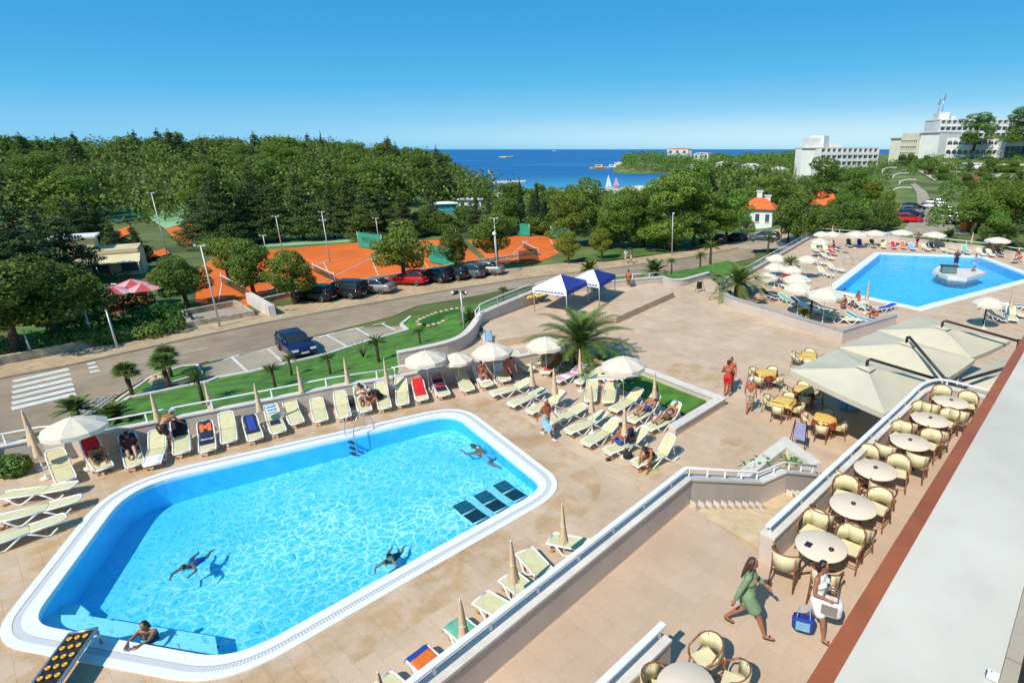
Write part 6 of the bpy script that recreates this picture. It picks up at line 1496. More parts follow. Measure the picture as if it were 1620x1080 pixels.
def boat(label,px,L,kind,rz=0,m_='white'):
    p=seap(*px); t=thing('boat' if kind!='sail' else 'sailing_boat',label,'boat',(p.x,p.y,SEA),rz); m=MB(); k=8; vs=[];fs=[]
    for i in range(k+1):
        s=i/k; y=(s-.5)*L; w=L*.16*math.sin(PI*min(1,.18+s*.82))**.6 if i<k else .02; w=max(w,.02)
        vs+=[(-w,y,L*.11),(-w*.5,y,-.1),(w*.5,y,-.1),(w,y,L*.11)]
    for i in range(k):
        for j in range(4): fs.append((4*i+j,4*i+(j+1)%4,4*i+4+(j+1)%4,4*i+4+j))
    fs+=[(0,1,2,3),(4*k+3,4*k+2,4*k+1,4*k)]
    m.add(vs,fs); m.build('hull',M[m_],t)
    if kind=='sail':
        MB().tube([(0,.05*L,L*.1),(0,.05*L,L*1.35)],.06,5).build('mast',M['alu'],t); MB().add([(0,.02*L,L*.22),(0,-.45*L,L*.24),(0,.03*L,L*1.3)],[(0,1,2)]).build('sail',M['white2'],t,'open'); MB().add([(0,.08*L,L*1.2),(0,.48*L,L*.16),(0,.1*L,L*.2)],[(0,1,2)]).build('jib',M['white2'],t,'open')
    else:
        MB().box((0,-.08*L,L*.18),(L*.2,L*.45,L*.14)).build('cabin',M['white'] if m_!='yellow' else M['bcream'],t); MB().box((0,-.05*L,L*.19),(L*.207,L*.3,L*.05)).build('cabin_window',M['glass'],t); MB().tube([(0,.1*L,L*.2),(0,.1*L,L*.5)],.08,5).build('mast',M['alu'],t)
    return t
boat('yellowish excursion boat anchored off the right headland',(946,267.5),22,'motor',R(80),'yellow'); boat('low white motor boat near the headland rocks',(967,266.5),20,'motor',R(95))
boat('white sailing boat behind the pine tops',(963,299),7,'sail',R(40)); boat('small white boat far out near the horizon',(877,239.6),40,'motor',R(90)); 
pk_=boat('small sailing boat with pink sail beside the white one',(975,296),5,'sail',R(60),'pink')
for k in kids(pk_):
    if k.name.startswith(('sail','jib')): k.data=k.data.copy(); k.data.materials.clear(); k.data.materials.append(M['pink'])
rf=slab('pale flat reef rocks far out in the open bay','reef',[seap(789,249),seap(812,248.2),seap(813,249),seap(800,249.6)],-1,2.5,'stonepale','reef')
# ---------------------------------------------------------------- buildings
def hotel(label,A,B,depth,z0,z1,floors,bays,cat='building',wallm='bwhite',arch=False,blank=0.,slim=False,name='hotel_building',roofbox=()):
    """front facade runs from A to B (metres), seen from the camera"""
    A=Vector((A[0],A[1],0));B=Vector((B[0],B[1],0)); d=B-A; L=d.length; t=thing(name,label,cat,(A.x,A.y,z0),math.atan2(d.y,d.x)); h=z1-z0
    MB().box((L/2,depth/2+.6,h/2-2),(L,depth,h+4)).build('wall',M[wallm],t)
    MB().box((L/2,depth/2+.3,h+.2),(L+.3,depth+.8,.45)).build('roof',M['cap'],t)
    fh=h/floors; x0=L*blank; bw=(L-x0)/bays if bays else 1
    for f in range(floors):
        if not bays: break
        z=f*fh
        MB().box((x0+(L-x0)/2,.0,z+.1),(L-x0,1.4,.22)).build('floor_slab',M[wallm],t)
        for b in range(bays):
            x=x0+b*bw
            if floors*bays<=100:
                wn=MB().box((x+bw/2,.585,z+fh*.52),(bw*.72,.08,fh*.72)).build('window',M['wglass'],t)
                MB().box((x+bw/2,.55,z+fh*.52),(bw*.06,.06,fh*.72)).build('mullion',M['white'],wn)
                if (f>0 or arch) and not slim:
                    bl=MB().box((x+bw/2,-.62,z+.62),(bw*.84,.10,.85)).build('balcony',M[wallm],t)
            if arch:
                m=MB(); cx=x+bw/2; k=8; rr_=bw*.40; zc=z+fh*.55; vs=[];fs=[]
                for i in range(k+1):
                    a=PI*i/k; vs+=[(cx+rr_*math.cos(a),-.66,zc+min(fh*.36,rr_)*math.sin(a)),(cx+bw*.5*(1 if i<k/2 else -1 if i>k/2 else 0),-.66,z+fh*.98)]
                fs=[(2*i,2*i+1,2*i+3,2*i+2) for i in range(k)]; m.add(vs,fs); m.build('arch',M[wallm],t)
    if bays:
        for b in range(bays+1):
            MB().box((x0+b*bw,-.02,h/2),(.28 if not slim else .18,1.36,h-.02)).build('fin',M[wallm],t)
    for (fx,w_,d_,hh) in roofbox:
        MB().box((L*fx,depth*.5,h+hh/2+.35),(w_,d_,hh)).build('roof_box',M[wallm],t)
    return t
def az_pt(px,r): d=ray(px,236); k=r/math.hypot(d[0],d[1]); return (d[0]*k,d[1]*k)
def zat(y,r,px=1400):   # height seen at image row y at range r in column px
    d=ray(px,y); return H+d[2]/math.hypot(d[0],d[1])*r
a=az_pt(1298,242);b=az_pt(1389,262)
hotel('white hotel block with rows of balconies below the hill, left of the others',a,b,14,zat(262,250,1340)-3.2,zat(235,250,1340),4,11,blank=.0,roofbox=((.05,5,5,3.6),(.42,6,4,1.6)))
a2=az_pt(1268,246); hotel('blank white end wing of the hotel below the hill',a2,az_pt(1297,243),14,zat(300,245,1283)-4,zat(234.5,245,1283),1,0,name='hotel_wing',roofbox=((.55,5.5,5,4.2),))
hotel('low white hotel base with terraces under the balcony block',az_pt(1300,238),az_pt(1345,244),6,zat(300,238,1320)-2,zat(268,238,1320),1,0,name='hotel_annex')
hotel('cream hotel wing with dark vertical window bays on the hill',az_pt(1426,292),az_pt(1451,286),14,zat(243,288,1440)-2,zat(212,288,1440),4,9,wallm='hcream',slim=True)
hotel('plain cream hotel gable right of the dark window bays',az_pt(1452,285),az_pt(1482,280),14,zat(248,282,1465)-3,zat(210,282,1465),1,0,wallm='bwhite',name='hotel_gable')
hotel('small pale hotel block at the left end of the hill',az_pt(1406,300),az_pt(1424,296),10,zat(240,298,1415)-2,zat(219,298,1415),1,0,wallm='hcream',name='hotel_block')
tw=hotel('tall white hotel tower block with loggias at the top of the hill',az_pt(1481,300),az_pt(1604,316),14,zat(240,305,1540),zat(190,305,1540),5,14,roofbox=((.09,4.5,6,3.0),(.24,2,3,1.5)))
for fx,hh in ((.03,9),(.085,11)):
    L_=(Vector(az_pt(1604,316))-Vector(az_pt(1481,300))).length; zt=zat(190,305,1540)-zat(240,305,1540)
    m=MB(); m.tube([(L_*fx,6,zt),(L_*fx,6,zt+hh)],.18,5)
    for k in range(3): m.box((L_*fx+.5*math.cos(2.1*k),6+.5*math.sin(2.1*k),zt+hh-1.2),(.3,.3,2.2))
    m.build('antenna_mast',M['alu'],tw)
hotel('long white hotel front with arched balconies before the tall block',az_pt(1497,268),az_pt(1590,266),10,zat(258,267,1540)-1.2,zat(219,267,1540),3,10,arch=True)
gp=hotel('white canopy and dark glazed pavilion at the right picture edge',az_pt(1589,262),az_pt(1690,275),12,zat(262,266,1620)-1,zat(217,266,1620),1,0,name='glazed_pavilion')
Lg=(Vector(az_pt(1690,275))-Vector(az_pt(1589,262))).length; hg=zat(217,266,1620)-zat(262,266,1620)+1
w_=MB().box((Lg*.5,.5,hg*.40),(Lg*.94,.3,hg*.62)).build('glass_front',M['wglass'],gp)
for i in range(12): MB().box((Lg*(.06+.08*i),.28,hg*.40),(.16,.2,hg*.6)).build('mullion',M['dkmetal'],w_)
hotel('white terrace wall with awnings in front of the arched hotel',az_pt(1483,238),az_pt(1600,236),3,zat(268,237,1540)-3,zat(260,237,1540),1,0,name='terrace_wall')
for i,(x,y) in enumerate(((1505,262),(1515,260),(1525,261),(1534,259),(1545,262),(1556,261),(1567,262),(1578,261))):
    p=PR(x,y,232); p2=(p.x,p.y,g(p.x,p.y)); s=max(1.,(p.z-p2[2])/2.3)
    t=thing('terrace_parasol','small %s parasol on the hotel terrace, %s from the left'%('blue' if i in(2,3,6) else 'white',ORD[i]),'parasol',(p.x,p.y,p.z-2.4),0,'parasols on the hotel terrace')
    MB().lathe([(1.9,1.9),(1.0,2.3),(.0,2.6)],8).build('canopy',M['blue' if i in(2,3,6) else 'white2'],t,'open'); MB().tube([(0,0,-1),(0,0,2.5)],.06,5).build('pole',M['white'],t)
# dark terrace wall and red flower bed on the slope
hotel('dark recessed garage front below the hotel terrace',az_pt(1580,222),az_pt(1690,224),3,zat(276,222,1620)-2,zat(262,222,1620),1,0,wallm='olive',name='garage_front')
over('red_flower_bed',[PT(x,y) for x,y in ((1515,281),(1546,280),(1547,289),(1515,289))],.5,mat('red_flowers',(.28,.05,.03),.9,.4,1,bump=.5))
over('slope_steps',[PT(x,y) for x,y in ((1545,290),(1556,292),(1594,278),(1582,277))],.4,M['sill'])
over('slope_path',[PT(x,y) for x,y in ((1556,283),(1620,279),(1660,279),(1660,282),(1610,283),(1575,286))],.45,M['kerb'])
over('slope_path',[PT(x,y) for x,y in ((1462,272),(1520,273),(1520,275),(1462,274))],.4,M['sill'])
over('slope_bed',[PT(x,y) for x,y in ((1565,289),(1582,282),(1610,283),(1595,291))],.4,M['soil'])
# orange roofed house
def house(label,c,w,d,z0,h,rh,rz,roof='terra',wm='bwhite',chim=((.3,.2,1.5),),name='house',wins=3):
    t=thing(name,label,'house',(c[0],c[1],z0),rz); MB().box((0,0,h/2-1),(w,d,h+2)).build('wall',M[wm],t)
    a,b=w/2+.5,d/2+.5; vs=[(-a,-b,h),(a,-b,h),(a,b,h),(-a,b,h),(-a*.35,0,h+rh),(a*.35,0,h+rh)]
    r=MB().add(vs,[(0,1,5,4),(1,2,5),(2,3,4,5),(3,0,4),(3,2,1,0)]).build('roof',M[roof],t)
    for fx,fy,ch in chim: k=MB().box((w*fx,d*fy,h+rh*.6+ch/2),(.9,.9,ch+rh*.5)).build('chimney',M[wm],r); MB().box((w*fx,d*fy,h+rh*.85+ch+.1),(1.2,1.2,.15)).build('chimney_cap',M['white'],k)
    for i in range(wins):
        wn=MB().box((-w/2+w*(i+.5)/wins,-d/2-.01,h*.55),(w/wins*.4,.06,h*.4)).build('window',M['wglass'],t); MB().box((-w/2+w*(i+.5)/wins,-d/2-.06,h*.33),(w/wins*.5,.16,.08)).build('sill',M['white'],wn)
    return t
p=PT(1206,362); house('white house with bright orange hipped roof and white chimneys',(p.x,p.y+3),5,5,p.z,3.2,1.7,R(-20),chim=((-.05,.15,1.2),(.25,.05,.5)))
p=PT(1305,345); house('low house with orange roof half hidden by trees',(p.x-1,p.y),7.5,6,p.z,2.4,1.9,R(-25),chim=())
for i,(x,y,r,w_,h_,lab) in enumerate(((1230,268,300,10,5,'small white house among trees left of the white hotel'),(1188,262,360,12,5,'white flat house in the trees below the horizon'),(1150,258,430,14,5,'pale low house near the headland shore'),(1215,276,280,8,4,'white cottage in the trees, lower one'),(1112,243,760,22,7,'white villa on the headland among trees'),(1075,236,820,40,8,'long white house with red roof on the headland top'),(1100,262,560,14,4,'blue white kiosk at the headland beach'))):
    q=PR(x,y,r); z=q.z-h_; house(lab,(q.x,q.y),w_,8,z,h_,1.2,R(-10*i),roof='terra' if 'red roof' in lab else 'cap',chim=(),wins=3)
q=PT(705,336); house('beach hut with turquoise front among the pale green trees',(q.x,q.y),4.6,3,q.z,1.9,.4,R(18),roof='white',wm='turq',chim=(),name='beach_hut',wins=4)
q=PT(648,350); 0 and house('small white service hut left of the beach hut',(q.x,q.y),3,2.5,q.z,1.7,.4,R(20),roof='white',chim=(),name='beach_hut',wins=2)
q=PT(745,330); house('low white shelter near the bathing quay',(q.x,q.y),5,3,q.z,2.2,.3,R(10),roof='white',chim=(),name='beach_shelter',wins=3)
# cream pavilion with awning, bar terrace with red parasols
pv=P(165,436,-2); t=thing('bar_pavilion','cream flat roofed bar pavilion with a tall block and sloping awning','building',tuple(pv),R(35),None,.74)
MB().box((0,2,1.6),(9.5,6,3.4)).build('wall',M['bcream'],t); MB().box((-2.4,2.6,4.2),(4.4,4.2,2.6)).build('upper_wall',M['bcream'],t); MB().box((-2.4,2.6,5.6),(5.2,5.0,.25)).build('roof',M['bwhite'],t)
MB().box((1.5,2,3.5),(6.2,6.3,.5)).build('parapet',M['bcream'],t); MB().add([(-4.8,-1.0,3.1),(4.8,-1.0,3.1),(4.8,-4.0,2.2),(-4.8,-4.0,2.2)],[(0,1,2,3)]).build('awning',M['yellow'] if False else M['bcream'],t,'open')
for i in range(3): MB().box((-3.2+3.2*i,-1.03,1.4),(1.8,.06,1.8)).build('window',M['wglass'],t)
for x in (-4.6,0,4.6): MB().tube([(x,-3.9,-.3),(x,-3.9,2.2)],.06,6).build('awning_post',M['steel'],t)
sheet('bar_deck',[far_s([(158,480),(228,462),(240,482),(172,503)])],-1.9,mat('wood_deck',(.34,.12,.06),.8,.2,3))
RP=thing('red_parasol','','parasol',(0,0,-60)); m=MB(); 
for k in range(8):
    a=2*PI*k/8; b=2*PI*(k+1)/8; m.add([(0,0,2.9),(1.7*math.cos(a),1.7*math.sin(a),2.3),(1.7*math.cos(b),1.7*math.sin(b),2.3)],[(0,1,2)],k%2)
m.build('canopy',[M['barred'],M['barpink']],RP,'open'); MB().tube([(0,0,0),(0,0,2.9)],.05,6).build('pole',M['red'],RP); MB().lathe([(.35,0),(.35,.1),(0,.14)],10).build('base',M['cap'],RP)
for px,lab in (((150,441),'red and pink bar parasol at the left corner of the deck'),((176,445),'red and pink bar parasol in the middle of the deck'),((205,434),'red and pink bar parasol nearest the awning'),((222,440),'red and pink bar parasol at the right corner of the deck')): p=P(*px,.9); place(RP,(p.x,p.y,-1.95),.3,lab,'red parasols of the bar',.85)
for px,lab in (((182,470),'left white column figure at the bar deck'),((222,468),'white stacked chairs at the right of the bar deck')):
    p=P(*px,-1.9); t=thing('white_chair_stack',lab,'chairs',tuple(p)); m=MB()
    for k in range(5): m.box((0,0,.42+.09*k),(.5,.5,.03)); m.box((0,.24,.66+.09*k),(.5,.03,.42))
    m.build('stacked_seats',M['whitepl'],t)
    for x in (-.22,.22):
        for y in (-.22,.22): MB().tube([(x,y,0),(x,y,.42)],.02,5).build('leg',M['whitepl'],t)
# small town bits: bins, signs
def bin_(label,px,m_):
    p=PT(*px); t=thing('waste_container',label,'container',tuple(p),R(20)); MB().prism([(-.6,-.45),(.6,-.45),(.7,.5),(-.7,.5)],.15,1.1).build('body',M[m_],t); MB().box((0,.02,1.16),(1.45,1.0,.12)).build('lid',M[m_],t)
    for s in (-1,1): MB().tube([(s*.5,-.3,.1),(s*.5,.3,.1)],.1,8).build('wheel',M['rubber'],t)
bin_('yellow container by the grey hatchback beyond the rail',(1226,378),'yellow'); bin_('orange container on the right of the uphill street',(1528,366),'orange'); bin_('yellow container behind the far palms at the right',(1565,356),'yellow')
p=PT(918,364); t=thing('red_sign','small red and white sign board between the pines','sign',tuple(p)); MB().box((0,0,2.6),(2.2,.08,1.4)).build('panel',M['red'],t); MB().lathe([(.45,-.05),(0,-.055)],12,M=Matrix.Translation((.1,-.02,2.6))@Matrix.Rotation(-PI/2,4,'X')).build('emblem',M['white'],t); MB().tube([(0,.05,0),(0,.05,2.6)],.06,6).build('post',M['steel'],t)
# island in the far pool
isp=[P(x,y,.28) for x,y in ((1476,427),(1486,419),(1520,424),(1546,424),(1560,430),(1530,439),(1500,436))]
o=isp[0].copy(); o.z=0; t=thing('pool_island','pale concrete island platform in the far pool','platform',tuple(o)); MB().prism([((p-o).x,(p-o).y) for p in isp],-.15,.24).build('slab',M['cap'],t)
p=P(1500,431,.28); t=thing('slide_box','dark grey teal box standing on the pool island','box',tuple(p),-.3); MB().box((0,0,.30),(1.2,.9,.56)).build('body',mat('teal_grey',(.10,.18,.18),.6,.1,3),t); MB().box((0,.05,.615),(1.5,.7,.07)).build('lid',M['dkmetal'],t)
# ---------------------------------------------------------------- people
def capsules_mesh(name,parts,mat_,vox,parent=None,smooth=3):
    mb=MB()
    for pr in parts:
        if pr[0]=='c':
            _,a,ra,b,rb=pr; a,b=Vector(a),Vector(b); d=(b-a); L=max(d.length,1e-4); d=d/L
            n=10; pts=[];rs=[]
            for k in (-.98,-.7,-.35): pts.append(a+d*ra*k); rs.append(ra*math.sqrt(1-k*k))
            pts+=[a.lerp(b,.0),a.lerp(b,.35),a.lerp(b,.7),b]; rs+=[ra,ra+(rb-ra)*.35,ra+(rb-ra)*.7,rb]
            for k in (.35,.7,.98): pts.append(b+d*rb*k); rs.append(rb*math.sqrt(1-k*k))
            mb.tube(pts,rs,n)
        else:
            _,c,r=pr[:3]; q=pr[3] if len(pr)>3 else None
            Mx=Matrix.Translation(c)@(q.to_matrix().to_4x4() if q else Matrix.Identity(4))
            mb.ball((0,0,0),r,12,M=Mx)
    o=mb.build(name,mat_,parent); TMP.collection.objects.link(o)
    md=o.modifiers.new('remesh','REMESH'); md.mode='VOXEL'; md.voxel_size=vox; md.use_smooth_shade=True
    sm=o.modifiers.new('smooth','SMOOTH'); sm.factor=.5; sm.iterations=smooth
    COL.objects.unlink(o); o.parent=None; me=evalmesh(o); o.modifiers.clear(); o.data=me; TMP.collection.objects.unlink(o); COL.objects.link(o); o.parent=parent; me.name=name
    return o
V=Vector
def pose(kind,b=0):
    """joints in metres; x right, y the way the person faces, z up; lying poses have y from feet to head"""
    J={}
    def base(): 
        J.update(pel=V((0,0,.94)),che=V((0,.01,1.24)),nek=V((0,-.01,1.45)),hed=V((0,.03,1.60)))
        for s,k in ((-1,'L'),(1,'R')):
            J.update({'sho'+k:V((s*.175,-.01,1.40)),'elb'+k:V((s*.23,-.03,1.12)),'wri'+k:V((s*.25,.07,.88)),'hip'+k:V((s*.09,0,.90)),'kne'+k:V((s*.10,.03,.49)),'ank'+k:V((s*.10,-.01,.07)),'toe'+k:V((s*.12,.17,.025))})
    base()
    if kind=='walk':
        J.update(kneR=V((.09,.22,.50)),ankR=V((.09,.36,.09)),toeR=V((.10,.53,.06)),kneL=V((-.09,-.08,.48)),ankL=V((-.10,-.42,.14)),toeL=V((-.11,-.27,.03)),elbL=V((-.25,.06,1.13)),wriL=V((-.24,.27,.98)),elbR=V((.25,-.14,1.13)),wriR=V((.27,-.22,.90)))
    elif kind=='amble':
        J.update(kneR=V((.09,.12,.49)),ankR=V((.09,.14,.07)),toeR=V((.11,.32,.03)),kneL=V((-.10,.0,.49)),ankL=V((-.10,-.22,.11)),toeL=V((-.11,-.06,.03)),wriL=V((-.24,.16,.90)),wriR=V((.26,-.02,.88)))
    elif kind=='hands':
        J.update(elbL=V((-.27,.02,1.14)),wriL=V((-.10,.25,1.12)),elbR=V((.27,.02,1.14)),wriR=V((.10,.25,1.12)))
    elif kind=='carry':
        J.update(kneR=V((.09,.16,.49)),ankR=V((.09,.22,.08)),toeR=V((.11,.40,.04)),kneL=V((-.10,-.03,.49)),ankL=V((-.10,-.28,.13)),toeL=V((-.11,-.12,.03)),elbR=V((.26,.0,1.14)),wriR=V((.16,.24,1.05)),elbL=V((-.26,.02,1.14)),wriL=V((-.26,.16,.92)))
    elif kind=='bend':
        for k in ('che','nek','hed'): pass
        J.update(che=V((0,.22,1.16)),nek=V((0,.40,1.27)),hed=V((0,.53,1.33)))
        for s,k in ((-1,'L'),(1,'R')): J.update({'sho'+k:V((s*.17,.36,1.22)),'elb'+k:V((s*.20,.50,.97)),'wri'+k:V((s*.17,.68,.80)),'kne'+k:V((s*.11,.08,.49))})
    elif kind=='sit':      # on a lounger seat, feet forward on the ground
        z=.44; J.update(pel=V((0,0,z)),che=V((0,-.02,z+.31)),nek=V((0,.02,z+.52)),hed=V((0,.07,z+.67)))
        for s,k in ((-1,'L'),(1,'R')): J.update({'sho'+k:V((s*.175,.0,z+.47)),'elb'+k:V((s*.24,.10,z+.22)),'wri'+k:V((s*.14,.32,z+.14)),'hip'+k:V((s*.09,.02,z-.01)),'kne'+k:V((s*.13,.43,z+.07)),'ank'+k:V((s*.12,.44,.07)),'toe'+k:V((s*.14,.62,.03))})
    elif kind=='lean':
        z=.44; J.update(pel=V((0,0,z)),che=V((0,.17,z+.26)),nek=V((0,.34,z+.40)),hed=V((.02,.46,z+.44)))
        for s,k in ((-1,'L'),(1,'R')): J.update({'sho'+k:V((s*.175,.30,z+.36)),'elb'+k:V((s*.22,.42,z+.12)),'wri'+k:V((s*.16,.60,z-.02)),'hip'+k:V((s*.09,.02,z-.01)),'kne'+k:V((s*.15,.42,z+.06)),'ank'+k:V((s*.14,.46,.07)),'toe'+k:V((s*.15,.64,.03))})
    elif kind=='recline':  # lying along a lounger, +y towards the head, back raised by b
        z=SZ+.10; cb,sb=math.cos(b),math.sin(b)
        def up(s,x=0,h=0): return V((x,.22+cb*s-sb*h,SZ+.10+sb*s+cb*h))
        J.update(pel=V((0,.14,z+.01)),che=up(.25),nek=up(.47),hed=up(.63,0,.04))
        for s,k in ((-1,'L'),(1,'R')): J.update({'sho'+k:up(.42,s*.175),'elb'+k:up(.16,s*.25,.05),'wri'+k:up(-.02,s*.14,.12),'hip'+k:V((s*.09,.11,z)),'kne'+k:V((s*.10,-.27,z+(.24 if s>0 else .14))),'ank'+k:V((s*.10,-.62,z-.03)),'toe'+k:V((s*.12,-.70,z+.12))})
    elif kind=='swim':     # prone at the surface, +y forward, z=0 at the water line
        J.update(pel=V((0,-.22,-.24)),che=V((0,.05,-.15)),nek=V((0,.27,-.01)),hed=V((0,.40,.07)))
        for s,k in ((-1,'L'),(1,'R')): J.update({'sho'+k:V((s*.18,.22,-.07)),'elb'+k:V((s*.36,.42,-.09)),'wri'+k:V((s*.30,.68,-.06)),'hip'+k:V((s*.09,-.28,-.25)),'kne'+k:V((s*.24,-.58,-.30)),'ank'+k:V((s*.20,-.96,-.36)),'toe'+k:V((s*.26,-1.12,-.40))})
    elif kind=='float':    # upright in the water, leaning on the rim
        J.update(pel=V((0,-.12,-.42)),che=V((0,-.05,-.12)),nek=V((0,.0,.09)),hed=V((0,.03,.24)))
        for s,k in ((-1,'L'),(1,'R')): J.update({'sho'+k:V((s*.175,.0,.04)),'elb'+k:V((s*.22,.30,.03)),'wri'+k:V((s*.12,.52,.10)),'hip'+k:V((s*.09,-.14,-.46)),'kne'+k:V((s*.1,-.2,-.85)),'ank'+k:V((s*.1,-.45,-1.1)),'toe'+k:V((s*.1,-.55,-1.2))})
    return J
def facing(J):
    u=(J['nek']-J['pel']).normalized(); x=(J['shoR']-J['shoL']).normalized(); f=u.cross(x).normalized()
    return x,f,u
def body_parts(J,fem,sc=1):
    x,f,u=facing(J); P_=[]; w=.9 if fem else 1.
    P_+=[('c',J['pel']-x*.06,.105,J['pel']+x*.06,.105),('c',J['pel'],.115*w,J['che'],.115*w),('c',J['che']-x*.065,.105*w,J['che']+x*.065,.105*w),('c',J['che']+x*.09*w+u*.02,.085*w,J['shoR']-x*.02,.06*w),('c',J['che']-x*.09*w+u*.02,.085*w,J['shoL']+x*.02,.06*w),('c',J['shoL'],.052*w,J['shoR'],.052*w),('c',J['che']+u*.12,.06,J['nek'],.052),('c',J['nek']-u*.03,.052,J['nek'].lerp(J['hed'],.6),.048)]
    if fem:
        for s in (-1,1): P_.append(('e',J['che']+x*.075*s+f*.085+u*.02,(.06,.06,.06)))
        P_.append(('c',J['pel']-x*.075-f*.05,.09,J['pel']+x*.075-f*.05,.09))
    hd=(J['hed']-J['nek']).normalized(); hf=(f-hd*f.dot(hd)).normalized(); hx=hf.cross(hd)
    q=Matrix((hx,hf,hd)).transposed().to_quaternion(); J['q']=q
    h=J['hed']
    P_+=[('e',h+hd*.02,(.074,.092,.10),q),('e',h-hd*.05+hf*.025,(.056,.066,.068),q),('c',h+hf*.088+hd*.005,.011,h+hf*.104-hd*.025,.014),('e',h+hx*.077,(.014,.022,.032),q),('e',h-hx*.077,(.014,.022,.032),q),('c',h-hf*.06-hd*.06,.04,J['nek'],.045)]
    for k in 'LR':
        P_+=[('c',J['sho'+k],.055*w,J['elb'+k],.040*w),('c',J['elb'+k],.041*w,J['wri'+k],.027*w),('c',J['hip'+k],.090,J['kne'+k],.058),('c',J['kne'+k],.057,J['kne'+k].lerp(J['ank'+k],.35),.056),('c',J['kne'+k].lerp(J['ank'+k],.35),.055,J['ank'+k],.034),('c',J['ank'+k]-V((0,0,.02)),.034,J['toe'+k],.024),('e',J['hip'+k]-f*.05,(.085,.085,.085))]
        a=J['wri'+k]; d=(a-J['elb'+k]).normalized(); s=1 if k=='R' else -1
        n=(x*s-d*(x*s).dot(d)); n=n.normalized() if n.length>.1 else u; pn=d.cross(n).normalized()
        P_.append(('c',a,.025,a+d*.05,.03)); P_.append(('e',a+d*.065,(.034,.034,.034)))
        for i,l in enumerate((.062,.075,.072,.055)):
            r0=a+d*.085+pn*(.026-.0175*i); m1=r0+d*l*.55-n*.006; P_.append(('c',r0,.0092,m1,.0088)); P_.append(('c',m1,.0088,m1+d*l*.5-n*.022,.0078))
        P_.append(('c',a+d*.03+pn*.028,.011,a+d*.075+pn*.056-n*.012,.009))
    return P_
